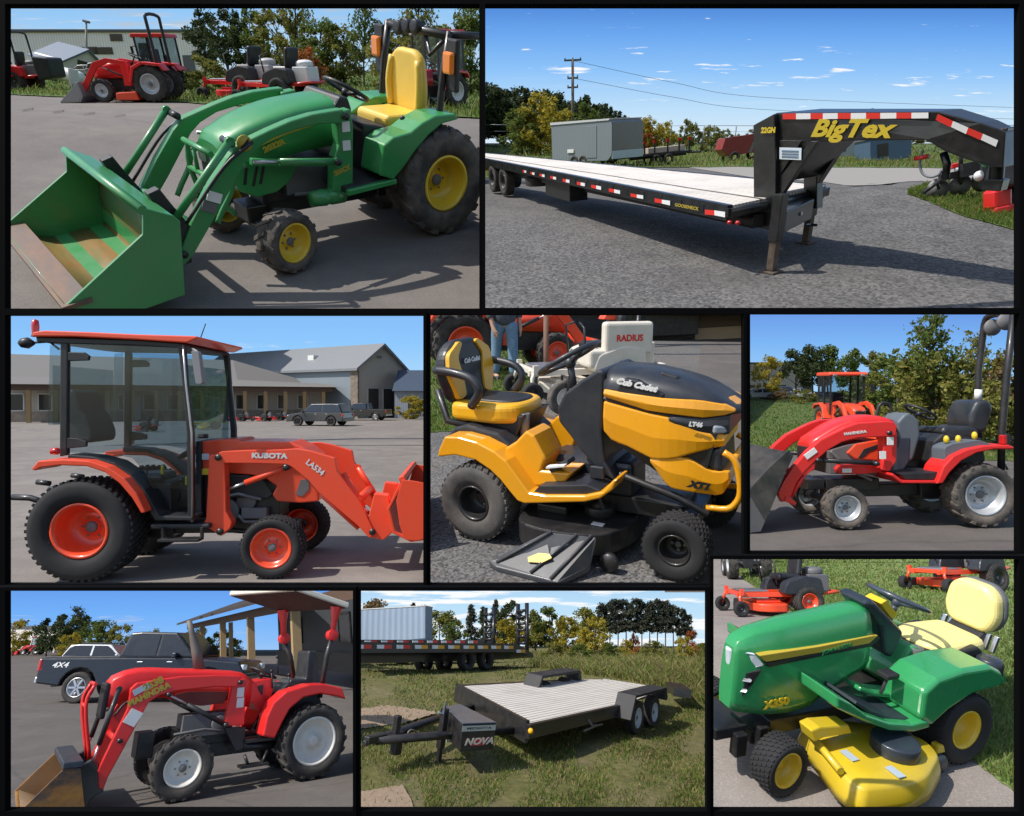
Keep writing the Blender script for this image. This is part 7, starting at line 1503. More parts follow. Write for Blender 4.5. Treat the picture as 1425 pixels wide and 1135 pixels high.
def warehouse(k, A, B_, H, D, label, mat, dark, wins, name='warehouse'):
    M, L = frame_ab(k, A, B_); r = thing(name, M, label, 'building')
    obj('wall', B().box((L / 2, D / 2, H / 2), (L, D, H)), mat, r); obj('roof', B().box((L / 2, D / 2, H + .08), (L + .3, D + .3, .2)), dark, r)
    for x, z, w_, h_ in wins: pane(r, x * L, z * H, w_, h_)
    obj('door', B().box((L * .93, -.03, H * .22), (1.1, .08, H * .42)), dark, r); return r, L
WHW = siding('white_metal_siding', (.92, .86, .78), 1.2); DKT = paint('dark_roof_trim', (.10, .105, .11), .6, 0, .1)
a, hh = ((-51.606, 60.713, 33.321), 3.57); b2, _ = ((-30.464, 60.713, 33.321), 2.79)
warehouse('p1', a, b2, hh, 3, 'long white windowless warehouse behind the row of red machines ' + TLS, WHW, DKT, [(.47, .55, 1.8, .6), (.54, .54, 1.8, .6), (.61, .86, 1.2, .6), (.30, .2, 2.2, 1.2), (.73, .5, 1.0, 1.6)])
a, hh = ((-35.878, 49.148, 26.742), 2.26); r = thing('gabled_house', stand_matrix('p1', a, -28), 'small gabled house with blue-grey roof before the white warehouse', 'house')
w_ = hh * .8; obj('wall', B().prism([(-w_, 0), (w_, 0), (w_, hh * .45), (0, hh), (-w_, hh * .45)], -1, hh * 1.5, 'x'), WHW, r); obj('roof', B().prism([(-w_ * 1.15, hh * .36), (0, hh * 1.03), (w_ * 1.15, hh * .36), (w_ * 1.15, hh * .30), (0, hh * .96), (-w_ * 1.15, hh * .30)], -1.4, hh * 1.6, 'x'), paint('slate_blue_roof', (.10, .14, .20), .6, 0, .1), r)
pane(r, 0, hh * .35, 1.4, 1.2, hh * 1.5 + .03, axis='x')
for q, c, l, kd in (((-30.857, 44.874, 24.311), (.45, .46, .48), 'silver car parked nearest the little gabled house', 'sedan'), ((-29.59, 44.874, 24.311), (.30, .31, .34), 'grey car parked between two others before the warehouse', 'suv'), ((-26.839, 43.004, 23.247), (.55, .56, .57), 'pale car parked just left of the red loader tractor', 'sedan')):
    car('p1', q, 8, .55, l, kd, paint('car_paint_%d' % int(c[0] * 100), c, .3, .6, .05, .3))
a, hh = ((-22.904, 31.275, 16.576), 0.77); r = thing('propane_tank', stand_matrix('p1', a), 'white horizontal propane tank on legs on the grass strip', 'tank')
obj('tank', B().lathe([(.001, -1.0), (.2, -.98), (.30, -.85), (.32, -.7), (.32, .7), (.30, .85), (.2, .98), (.001, 1.0)], (0, 0, hh * .62), 'x', 20), WHITE, r)
for x in (-.6, .6): obj('leg', B().box((x, 0, hh * .2), (.12, .4, hh * .4)), GREYM, r)
a, hh = ((-35.972, 51.605, 28.14), 4.01); r = thing('light_pole', stand_matrix('p1', a), 'thin light pole standing before the white warehouse', 'pole'); obj('pole', B().tube([(0, 0, 0), (0, 0, hh)], [.12, .07], 8), paint('weathered_pole', (.35, .32, .27), .8, 0, .2), r); obj('lamp_head', B().box((.0, 0, hh), (.5, .3, .18)), GREYM, r, .04)
a, hh = ((-18.471, 25.802, 13.462), 0.76); r = thing('wheel_ramp', stand_matrix('p1', a), 'white leaning board on the grass left of the red loader tractor', 'board'); obj('board', B().prism([(-.08, 0), (.10, 0), (.0, hh), (-.14, hh)], -.2, .2), WHITE, r, .01)
for (q, H), W, kd, lf, lab in (
    (((-51.557, 86.013, 47.712), 5.26), 1.1, 'round', 'yellow', 'small yellow-green tree rising behind the warehouse roof ' + TLS),
    (((-48.218, 86.014, 47.712), 4.65), 1.2, 'round', 'yellow', 'low yellowing treetop left of the tall roll bar ' + TLS),
    (((-25.954, 51.605, 28.14), 4.67), .95, 'round', 'dark', 'tall dark tree at the right end of the white warehouse'),
    (((-21.773, 46.914, 25.471), 4.42), .95, 'round', 'dark', 'broad dark green tree right of the warehouse ' + TLS),
    (((-20.173, 46.914, 25.471), 4.42), .8, 'round', 'green', 'green tree beside the dark trees right of the warehouse'),
    (((-10.763, 21.501, 11.016), 1.16), 1.5, 'bush', 'olive', 'low dusty olive bush beside the red loader tractor wheel'),
    (((-11.696, 30.355, 16.052), 3.14), 1.0, 'bush', 'olive', 'big yellow-olive shrub behind the far loader arm'),
    (((-10.731, 30.355, 16.052), 4.18), .8, 'sapling', 'olive', 'tall sparse tree with bare twigs above the olive shrubs'),
    (((-9.022, 28.669, 15.093), 2.7), 1.1, 'bush', 'green', 'green rounded shrub behind the green hood'),
    (((-7.909, 28.669, 15.093), 2.36), 1.2, 'bush', 'olive', 'olive shrub behind the steering wheel ' + TLS),
    (((-6.238, 25.802, 13.462), 3.34), .8, 'sapling', 'green', 'thin upright tree left of the orange warning lamp'),
    (((-8.167, 24.573, 12.763), 1.5), .9, 'bush', 'red', 'small reddish shrub in front of the olive shrubs'),
    (((-4.842, 24.573, 12.763), 2.31), 1.1, 'bush', 'olive', 'olive shrub behind the yellow seat ' + TLS),
    (((-3.574, 23.456, 12.128), 3.37), .85, 'sapling', 'olive', 'tall young tree above the round work lamps of the roll bar'),
    (((-3.104, 23.456, 12.128), 2.15), 1.1, 'bush', 'olive', 'shrub between the two posts of the roll bar ' + TLS),
    (((-1.632, 21.501, 11.016), 2.38), 1.1, 'bush', 'green', 'shrub at the right border behind the green tractor'),
    (((-1.518, 22.436, 11.548), 3.17), .8, 'sapling', 'green', 'sparse tree at the right border above the roll bar arm')):
    plant('p1', q, H, W, kd, lf, lab, 'tree' if kd != 'bush' else 'shrub', 'tree' if kd != 'bush' else 'shrub', 'trees and shrubs behind the green loader tractor')
# ------------------------------------------------------------------ behind the gooseneck trailer
def forest(name, k, spots, kinds, leaf, seed=5):
    """A far wood that reads as one mass: one object."""
    r = random.Random(seed); V = []; Fc = []; d = DIO[k]
    for (p, H) in spots:
        kd = kinds[r.randrange(len(kinds))]; cm, tm = tree_mesh(kd, r.randrange(3)); m = stand_matrix(k, p, r.uniform(0, 360)); s = H * r.uniform(.85, 1.15); W = s * r.uniform(.9, 1.3)
        co = np.empty(len(cm.vertices) * 3); cm.vertices.foreach_get('co', co); co = co.reshape(-1, 3) * [W, W, s]
        M = np.array(m)[:3, :3] / SC[k]; co = co @ M.T + np.array(p); i0 = len(V) * 1
        fc = np.empty(len(cm.loops), int); cm.loops.foreach_get('vertex_index', fc); fc = fc.reshape(-1, 4)
        V += co.tolist(); Fc += (fc + i0).tolist()
    me = bpy.data.meshes.new(name); me.from_pydata(V, [], Fc); me.materials.append(LEAF[leaf]); o = bpy.data.objects.new(name, me); COL.objects.link(o); o.scale = (SC[k],) * 3; return tag(o, kind='stuff')
TRS = 'in the top right scene'
forest('dark_wooded_hill', 'p2', [((-6.4, 128.0, 54.438), 10.84), ((-5.21, 122.0, 52.316), 9.62), ((-4.108, 116.0, 50.153), 8.46), ((-3.093, 110.0, 46.782), 9.11), ((-2.665, 128.0, 54.889), 9.75), ((-1.651, 122.0, 52.747), 9.21), ((-0.723, 116.0, 49.334), 9.21), ((0.116, 110.0, 47.171), 8.01), ((1.069, 128.0, 55.341), 9.23), ((1.909, 122.0, 51.886), 9.28), ((2.661, 116.0, 49.744), 8.74), ((3.326, 110.0, 47.559), 7.56), ((4.804, 128.0, 54.438), 9.31), ((5.468, 122.0, 52.316), 8.78), ((6.046, 116.0, 50.153), 7.58), ((6.535, 110.0, 46.782), 8.27), ((8.538, 128.0, 54.889), 8.78), ((9.028, 122.0, 52.747), 7.56), ((9.43, 116.0, 49.334), 8.34), ((9.745, 110.0, 47.171), 7.18), ((12.273, 128.0, 55.341), 8.26), ((12.588, 122.0, 51.886), 8.36), ((12.815, 116.0, 49.744), 7.18), ((12.954, 110.0, 47.559), 6.73), ((16.008, 128.0, 54.438), 8.34), ((16.147, 122.0, 52.316), 7.86), ((16.199, 116.0, 50.153), 6.7), ((16.164, 110.0, 46.782), 6.55), ((19.742, 128.0, 54.889), 7.24), ((19.707, 122.0, 52.747), 5.82), ((19.584, 116.0, 49.334), 6.42), ((19.373, 110.0, 47.171), 5.11), ((23.477, 128.0, 55.341), 4.82), ((23.266, 122.0, 51.886), 5.52), ((22.968, 116.0, 49.744), 4.23), ((22.582, 110.0, 47.559), 3.68), ((27.211, 128.0, 54.438), 4.51), ((26.826, 122.0, 52.316), 3.22), ((26.352, 116.0, 50.153), 2.71), ((25.792, 110.0, 46.782), 2.76), ((30.946, 128.0, 54.889), 2.84), ((30.385, 122.0, 52.747), 1.62), ((29.737, 116.0, 49.334), 1.75), ((29.001, 110.0, 47.171), 1.33), ((34.68, 128.0, 55.341), 0.42), ((33.945, 122.0, 51.886), 1.33)], ['round', 'conifer', 'round'], 'dark')
forest('far_treeline', 'p2', [((34.176, 140.0, 60.2), 3.79), ((35.659, 140.0, 60.2), 2.96), ((37.141, 140.0, 60.2), 2.64), ((38.624, 140.0, 60.2), 2.31), ((40.106, 140.0, 60.2), 1.98), ((41.588, 140.0, 60.2), 3.62), ((43.071, 140.0, 60.2), 2.8), ((44.553, 140.0, 60.2), 2.47), ((46.035, 140.0, 60.2), 2.14), ((47.518, 140.0, 60.2), 3.29), ((49.0, 140.0, 60.2), 3.46), ((50.482, 140.0, 60.2), 2.64), ((51.965, 140.0, 60.2), 2.31), ((53.447, 140.0, 60.2), 1.98), ((54.929, 140.0, 60.2), 3.13), ((56.412, 140.0, 60.2), 3.29), ((57.894, 140.0, 60.2), 2.47), ((59.376, 140.0, 60.2), 2.14), ((60.859, 140.0, 60.2), 3.29), ((62.341, 140.0, 60.2), 2.96), ((63.824, 140.0, 60.2), 3.13), ((65.306, 140.0, 60.2), 2.31), ((66.788, 140.0, 60.2), 1.98), ((68.271, 140.0, 60.2), 3.13), ((69.753, 140.0, 60.2), 2.8), ((71.235, 140.0, 60.2), 2.96), ((72.718, 140.0, 60.2), 2.14), ((74.2, 140.0, 60.2), 3.29), ((75.682, 140.0, 60.2), 2.96), ((77.165, 140.0, 60.2), 2.64), ((78.647, 140.0, 60.2), 2.8), ((80.129, 140.0, 60.2), 1.98), ((81.612, 140.0, 60.2), 3.13), ((83.094, 140.0, 60.2), 2.8), ((84.576, 140.0, 60.2), 2.47), ((86.059, 140.0, 60.2), 2.64), ((87.541, 140.0, 60.2), 3.29), ((89.024, 140.0, 60.2), 2.96), ((90.506, 140.0, 60.2), 2.64), ((91.988, 140.0, 60.2), 2.31), ((93.471, 140.0, 60.2), 2.47), ((94.953, 140.0, 60.2), 3.13), ((96.435, 140.0, 60.2), 2.8), ((97.918, 140.0, 60.2), 2.47), ((99.4, 140.0, 60.2), 2.14), ((100.882, 140.0, 60.2), 3.79), ((102.365, 140.0, 60.2), 2.96), ((103.847, 140.0, 60.2), 2.64), ((105.329, 140.0, 60.2), 2.31), ((106.812, 140.0, 60.2), 1.98), ((108.294, 140.0, 60.2), 3.62), ((109.776, 140.0, 60.2), 2.8), ((111.259, 140.0, 60.2), 2.47), ((112.741, 140.0, 60.2), 2.14), ((114.224, 140.0, 60.2), 3.29), ((115.706, 140.0, 60.2), 3.46)], ['round', 'bush'], 'olive', 6)
for (q, H), W, kd, lf, lab in (
    (((2.923, 62.908, 26.014), 5.62), 1.1, 'bush', 'yellow', 'big yellow-green tree left of the utility pole'), (((1.073, 62.908, 26.014), 4.29), 1.2, 'bush', 'green', 'green shrub at the left behind the deck ' + TRS),
    (((8.534, 70.77, 29.515), 5.25), 1.1, 'round', 'green', 'round green tree just right of the utility pole'), (((5.395, 67.94, 28.255), 4.32), 1.0, 'bush', 'yellow', 'yellow shrub at the foot of the utility pole'),
    (((15.195, 70.77, 29.515), 3.41), .9, 'bush', 'red', 'red autumn shrub right of the enclosed trailer'), (((15.861, 70.77, 29.515), 3.75), .9, 'bush', 'yellow', 'orange-yellow shrub beside the red one ' + TRS), (((17.693, 70.77, 29.515), 3.25), 1.0, 'bush', 'yellow', 'low golden shrub behind the small utility trailer'),
    (((21.155, 73.847, 30.885), 3.65), .9, 'round', 'olive', 'pale olive tree before the far treeline'), (((24.109, 73.847, 30.885), 2.95), 1.1, 'bush', 'olive', 'olive shrub left of the red farm wagon'), (((29.741, 36.14, 14.095), 1.19), 1.6, 'bush', 'yellow', 'yellowing shrub behind the coupler end of the neck')):
    plant('p2', q, H, W, kd, lf, lab, 'tree' if kd != 'bush' else 'shrub', 'tree' if kd != 'bush' else 'shrub', 'autumn trees behind the gooseneck trailer')
a, hh = ((8.887, 89.392, 37.807), 11.57); r = thing('utility_pole', stand_matrix('p2', a), 'tall wooden utility pole with crossarms behind the enclosed trailer', 'utility pole')
PW = paint('weathered_pole_wood', (.12, .10, .085), .85, 0, .3); obj('pole', B().tube([(0, 0, 0), (0, 0, hh)], [.26, .18], 10), PW, r)
for z, L_ in ((.99, 2.4), (.80, 1.5), (.70, 1.5)):
    c = obj('crossarm', B().box((0, 0, hh * z), (L_, .22, .22)), PW, r)
    for x in (-.45, .0, .45): obj('insulator', B().lathe([(.07, 0), (.10, .12), (.05, .25)], (x * L_, 0, hh * z + .11), 'z', 8), GREYM, c)
P0 = np.array(a); q1 = [(39.247, 96.0, 48.847), (80.471, 96.0, 47.153), (39.247, 96.0, 46.927), (80.471, 96.0, 45.346)]
for nm, zt, e0, e1 in (('overhead_wire', .985, q1[0], q1[1]), ('overhead_wire', .80, q1[2], q1[3])):
    m = stand_matrix('p2', a); p0 = (m @ Vector((0, 0, hh * zt))) / SC['p2']; pts = [p0, p0.lerp(Vector(e0), .5) - Vector((0, 0, .35)), Vector(e0), Vector(e1)]
    o = obj(nm, B().tube(curve3(pts, 8), .028, 5), paint('dark_wire', (.10, .11, .13), .6, 0, 0)); o.scale = (SC['p2'],) * 3
    tag(o, 'upper overhead wire running right from the top of the utility pole' if zt > .9 else 'lower overhead wire running right from the utility pole', 'wire')
fp = [(-3.797, 67.94, 28.255), (1.319, 67.94, 28.255), (7.285, 70.77, 29.515), (12.697, 70.77, 29.515), (18.983, 73.847, 30.885), (22.893, 73.847, 30.885), (26.715, 73.847, 30.885), (35.196, 77.203, 32.38), (42.462, 77.204, 32.38), (51.041, 73.847, 30.886), (59.739, 70.771, 29.515)]
M, L = frame_ab('p2', fp[0], fp[-1]); r = thing('wire_fence', M, 'tall wire mesh fence running across the meadow behind the trailers', 'fence'); Mi = M.inverted(); GALV = paint('galvanised_steel', (.30, .31, .32), .5, 0, .1, .5)
bs = [Mi @ (Vector(p) * SC['p2']) for p in fp]
for p in bs: obj('post', B().tube([p, p + Vector((0, 0, 3.0))], .07, 6), GALV, r)
b = B()
for z in (.15, .9, 1.6, 2.3, 2.95):
    for p, q in zip(bs, bs[1:]): b.tube([p + Vector((0, 0, z)), q + Vector((0, 0, z))], .02 if z < 2.9 else .04, 4)
obj('wire_mesh', b, GALV, r)
# enclosed trailer
a = (6.019, 41.428, 16.449); r = thing('enclosed_trailer', stand_matrix('p2', a, -52, 1.0), 'dark grey enclosed cargo trailer with sloped dark front parked behind the deck', 'trailer')
sd_ = siding('grey_ribbed_panel', (.20, .23, .25), 1.8); obj('body', B().prism(rpoly([(-3.2, .35), (2.0, .35), (2.35, .7), (2.35, 2.45), (2.1, 2.75), (-3.2, 2.75)], .15), -1.5, 1.5), sd_, r, .03)
obj('front_panel', B().prism([(-1.47, .95), (1.47, .95), (1.47, 2.55), (-1.47, 2.55)], 2.3, 2.38, 'x'), paint('dark_blue_front', (.012, .022, .035), .15, .5, 0), r); obj('stone_guard', B().prism([(-1.47, .45), (1.47, .45), (1.47, .93), (-1.47, .93)], 2.3, 2.39, 'x'), paint('checker_plate', (.30, .36, .40), .3, 0, .1, .6), r)
obj('roof_cap', B().prism(rpoly([(-3.25, 2.7), (2.1, 2.7), (2.2, 2.8), (-3.25, 2.86)], .04), -1.55, 1.55), paint('pale_roof_trim', (.55, .56, .56), .4, 0, .05), r)
obj('side_door', B().box((.6, -1.51, 1.5), (.9, .04, 1.9)), sd_, r, .01)
for x in (-1.0, -.2): obj('wheel', tyre(B(), .36, .24, .2, 'none', 8, .005), RUBBER, r, loc=(x, -1.45, .36)); obj('wheel', tyre(B(), .36, .24, .2, 'none', 8, .005), RUBBER, r, loc=(x, 1.45, .36))
obj('side_vent', B().box((-1.3, -1.54, 1.0), (.6, .06, .22)), WHITE, r, .02)
# small stake trailer, red wagon
a = (10.116, 42.464, 16.911); r = thing('stake_trailer', stand_matrix('p2', a, 4, 1.0), 'low black utility trailer with upright stakes and red lamps on the grass', 'trailer')
obj('deck', B().box((0, 0, .7), (4.2, 1.9, .12)), BT, r); obj('frame', B().box((0, 0, .55), (4.0, .3, .2)).tube([(2.1, 0, .6), (3.1, 0, .55)], .06), BT, r)
for x in (-1.9, -1.2, -.5, .4, 1.2, 1.9): s_ = obj('stake', B().box((x, -.9, 1.1), (.10, .08, .8)), BT, r); obj('lamp', B().box((x, -.92, 1.5), (.2, .1, .16)), REDLENS, s_)
obj('cargo', B().box((.5, .1, .95), (2.6, 1.1, .35)), paint('pale_lumber', (.5, .42, .34), .8, 0, .2), r, .02)
for x in (-.4, .45): obj('wheel', tyre(B(), .34, .22, .2, 'none', 8, .005), RUBBER, r, loc=(x, -.95, .34)); obj('wheel', tyre(B(), .34, .22, .2, 'none', 8, .005), RUBBER, r, loc=(x, .95, .34))
a = (18.356, 48.53, 19.612); r = thing('farm_wagon', stand_matrix('p2', a, 180, 1.0), 'dark red farm wagon with a slanted grey stripe left of the neck', 'wagon')
obj('body', B().prism([(-1.6, .55), (1.5, .55), (2.0, 1.1), (1.7, 1.9), (-1.6, 1.9)], -.8, .8), paint('dark_red_wagon', (.22, .018, .015), .45, .2, .15), r, .03)
for s in (1, -1): obj('stripe', B().prism([(-.35, .6), (-.1, .6), (-.7, 1.88), (-.95, 1.88)], s * .805, s * .79), GREYM, r)
for x in (-1.0, 1.0): obj('wheel', tyre(B(), .42, .28, .22, 'none', 8, .005), RUBBER, r, loc=(x, .75, .42)); obj('wheel', tyre(B(), .42, .28, .22, 'none', 8, .005), RUBBER, r, loc=(x, -.75, .42))
# far yard seen under the neck
for u, v, w_, h_, mat, nm, lab in ((((32.213, 58.57, 24.082), 0.83)) + (3.4, 2.2, paint('grey_yard_panel', (.30, .33, .36), .6, 0, .1), 'site_shed', 'grey low shed seen under the arch of the neck'), (((30.117, 48.53, 19.612), 0.8)) + (3.6, 1.9, siding('blue_ribbed_container', (.08, .14, .22), 3.), 'storage_container', 'blue ribbed container seen under the arch of the neck'), (((43.396, 73.847, 30.886), 1.39)) + (1.3, 4.6, WHITE, 'white_tank', 'white upright tank behind the grey shed under the neck'), (((39.573, 73.847, 30.885), 1.3)) + (2.2, 3.6, paint('brown_silo', (.25, .17, .11), .7, 0, .2), 'brown_tank', 'brown upright tank left of the white one under the neck')):
    r = thing(nm, stand_matrix('p2', u, 6), lab, 'container' if 'container' in nm else ('shed' if 'shed' in nm else 'tank'))
    if 'tank' in nm: obj('tank', B().lathe([(w_ / 2, 0), (w_ / 2, h_ * .88), (w_ * .3, h_), (.01, h_ * 1.02)], (0, 0, 0), 'z', 18), mat, r); obj('tank_lid', B().lathe([(.3, h_), (.3, h_ * 1.06), (.01, h_ * 1.07)], (0, 0, 0), 'z', 10), GREYM, r)
    else: obj('body', B().box((0, .9, h_ / 2), (w_, 1.8, h_)), mat, r, .02); obj('roof', B().box((0, .9, h_ + .05), (w_ + .15, 1.95, .1)), GREYM, r); pane(r, -w_ * .2, h_ * .5, w_ * .25, h_ * .5, -.02)
# implements on the verge by the coupler
a = (11.025, 14.654, 5.025); r = thing('folding_implement', stand_matrix('p2', a, 172, 1.0), 'black folded farm implement with discs standing on the grass under the coupler', 'farm implement')
b = B().box((0, 0, .62), (1.4, .16, .16)).box((-.2, .3, .7), (1.2, .12, .3)).tube([(-.8, 0, .3), (.1, .2, 1.1)], .06).tube([(.6, 0, .62), (1.1, 0, .35)], .05).tube([(.3, .1, .6), (.4, .3, 1.15)], .05); obj('frame', b, FRAMEBLK, r)
for x in (-.75, -.3, .2, .7): obj('disc', B().lathe([(.001, -.05), (.26, 0), (.001, .05)], (x, -.1, .36), 'y', 18), GREYM, r); obj('disc_arm', B().tube([(x, -.05, .38), (x + .1, 0, .62)], .035), FRAMEBLK, r)
obj('hydraulic_ram', B().tube([(-.5, -.12, .8), (.3, -.1, .72)], .05, 8), paint('blue_grey_decal', (.40, .48, .55), .5, 0, 0), r); obj('red_cap', B().box((.25, -.14, .82), (.25, .1, .12)), RED, r, .02)
a = (10.465, 12.882, 4.115); r = thing('gearbox_implement', stand_matrix('p2', a, 180, 1.0), 'black and red mower implement cut by the right border on the grass', 'farm implement')
obj('gearbox', B().box((.15, -.1, .33), (.40, .34, .40)).lathe([(.13, -.36), (.13, -.2)], (.15, 0, .38), 'y', 14), RED, r, .06); obj('gearbox_base', B().box((.12, -.12, .10), (.42, .4, .16)), RED, r, .04)
obj('hood', B().prism(rpoly([(-.6, .45), (.25, .55), (.2, 1.1), (-.6, 1.2)], .1), -.5, .5), BLACK, r, .04); obj('hose', B().tube(curve3([(.2, -.3, 1.0), (.4, -.35, 1.25), (.1, -.4, 1.35), (-.2, -.3, 1.1)], 5), .03, 6), GREEN, r); obj('cap', B().ball((.25, -.45, .85), .11, 10), WHITE, r)
obj('drum', B().lathe([(.001, -.3), (.2, -.3), (.2, .3), (.001, .3)], (-.3, -.3, .3), 'y', 16), FRAMEBLK, r)

# ------------------------------------------------------------------ behind the orange cab tractor: dealership yard
M3 = siding('tan_metal_siding', (.55, .49, .42), 1.6); ROOFG = paint('grey_shingle_roof', (.17, .165, .16), .85, 0, .3, scale=1.5); TIMB = paint('honey_timber', (.36, .22, .09), .7, 0, .2); BRN = paint('dark_brown_fascia', (.10, .055, .035), .6, 0, .1)
A_, B_3 = ((-43.746, 50.763, -1.284), (-18.912, 64.43, -1.099))
M, L = frame_ab('p3', A_, B_3); r = thing('dealership_building', M, 'long low dealership building with timber-post porch and grey shingle roof', 'building')
D_ = 9.; eh = 3.3; rh = 6.2
obj('wall', B().box((L / 2, 3 + D_ / 2, 1.75), (L, D_, 3.5)), M3, r); obj('stone_base', B().box((L / 2, 2.97, .45), (L, .1, .9)), stuff_mat('pale_stone_base', [(.3, (.25, .20, .16)), (.7, (.42, .36, .30))], 3., .9, .8, .03), r)
ro = B().loft([[(-.6, -.5, eh), (-.6, 2.2, eh + .6), (-.6, 3 + D_ / 2, rh), (-.6, 3 + D_ + .5, eh)], [(L - 9, -.5, eh), (L - 9, 2.2, eh + .6), (L - 9, 3 + D_ / 2, rh), (L - 9, 3 + D_ + .5, eh)], [(L + .6, -.5, eh), (L, 2.2, eh + .3), (L - .5, 3 + D_ / 2, eh + .5), (L + .6, 3 + D_ + .5, eh)]], smooth=False)
obj('roof', ro, ROOFG, r, solid=.2); obj('porch_beam', B().box((L / 2, .1, eh - .3), (L, .3, .45)), BRN, r)
for i in range(15): obj('post', B().box((L * (i + .5) / 15, .1, (eh - .5) / 2), (.32, .32, eh - .5)), TIMB, r)
for i in range(13): pane(r, L * (i + .75) / 14, 1.75, 1.0, 1.5, 2.95, frame=WHITE)
for x in (.62, .36): pane(r, L * x, 1.2, 1.4, 2.4, 2.93, paint('pale_door', (.62, .58, .52), .5, 0, .1), name='door')
a, hh = ((-16.335, 64.43, -1.099), 8.03); r = thing('service_hall', stand_matrix('p3', a, -33), 'tall service hall with grey pitched roof and tan gable beside the pickup', 'building'); GW = 7.2; E_ = hh * .70
obj('wall', B().prism([(0, 0), (GW, 0), (GW, E_), (GW / 2, hh), (0, E_)], 0, -30, 'x'), M3, r); obj('side_cladding', B().box((-15, -.03, E_ / 2), (29.5, .1, E_ - .1)), siding('blue_grey_siding', (.24, .28, .31), 1.2), r)
obj('roof', B().prism([(-.5, E_ - .35), (GW / 2, hh + .15), (GW + .5, E_ - .35), (GW + .5, E_ - .6), (GW / 2, hh - .12), (-.5, E_ - .6)], .5, -30.4, 'x'), paint('grey_metal_roof', (.20, .215, .235), .5, .1, .2, scale=1.), r)
obj('stone_corner', B().box((-.3, -.06, E_ * .46), (1.1, .2, E_ * .92)), stuff_mat('brown_stone', [(.3, (.12, .09, .07)), (.7, (.30, .25, .20))], 3., .9, .8, .03), r)
for y, w_ in ((2.3, 1.5), (4.6, 1.6)): pane(r, y, 1.6, w_, 3.2, .04, paint('dark_doorway', (.03, .025, .022), .6, 0, .1), WHITE, 'door', 'x')
pane(r, 3.2, hh * .83, .7, .25, .05, GREYM, name='gable_vent', axis='x'); obj('roof_vent', B().box((-9, 1.6, E_ + 1.0), (1.0, .7, .9)), WHITE, r)
a, hh = ((-9.622, 65.693, -1.082), 5.29); r = thing('blue_roofed_building', stand_matrix('p3', a, 0), 'grey building with dark blue roof at the right border of the yard', 'building')
obj('wall', B().box((0, 3, hh * .29), (6, 6, hh * .58)), siding('grey_wall_siding', (.26, .29, .33), 1.4), r); obj('roof', B().prism([(-.4, hh * .55), (3, hh), (6.4, hh * .55)], -3.2, 3.2, 'x'), paint('dark_blue_roof', (.03, .055, .10), .5, .1, .1), r); pane(r, -.9, hh * .2, 1.3, 1.2, -.04); pane(r, .7, hh * .2, .9, 1.6, -.04, name='door')
car('p3', (-14.589, 46.533, -1.341), 168, 1.0, 'dark grey sport utility vehicle parked across the car park', 'suv', paint('dark_grey_car_paint', (.035, .04, .046), .2, .8, 0, 0), FRAMEBLK)
car('p3', (-14.28, 58.778, -1.176), 171, .86, 'black pickup truck parked behind the dark grey vehicle', 'pickup', paint('black_car_paint', (.008, .009, .012), .15, .9, 0))
zero_turn('p3', (-19.828, 40.858, -1.418), 200, 1.0, 'yellow and green mower standing by the porch just right of the cab', YELLOW, body=GREEN)
for q, y_, l in (((-24.602, 55.839, -1.215), 190, 'small red mower nearest the yellow one by the porch'), ((-22.434, 55.839, -1.215), 170, 'small red mower between two others by the porch'), ((-21.849, 57.765, -1.189), 185, 'small red mower just left of the grey vehicle')): zero_turn('p3', q, y_, .85, l, RED)
for q, l in (((-25.867, 38.072, -1.456), 'red mower seen through the cab glass on the left'), ((-22.597, 38.072, -1.456), 'red mower seen through the cab glass on the right')): zero_turn('p3', q, 175, .8, l, RED)
for (q, H), W, kd, lf, lab in ((((-10.036, 62.044, -1.131), 2.34), 1.6, 'bush', 'yellow', 'yellow flowering bush before the blue-roofed building'), (((-52.141, 64.0, -0.565), 5.27), 1.5, 'bush', 'olive', 'olive hillside shrub at the far left above the low roof'), (((-49.882, 64.0, -0.565), 4.82), 1.5, 'bush', 'olive', 'olive hillside shrub just left of the cab'), (((-54.249, 64.0, -0.565), 5.2), 1.4, 'bush', 'green', 'green shrub cut by the left border behind the low roof')): plant('p3', q, H, W, kd, lf, lab, 'shrub', 'shrub')
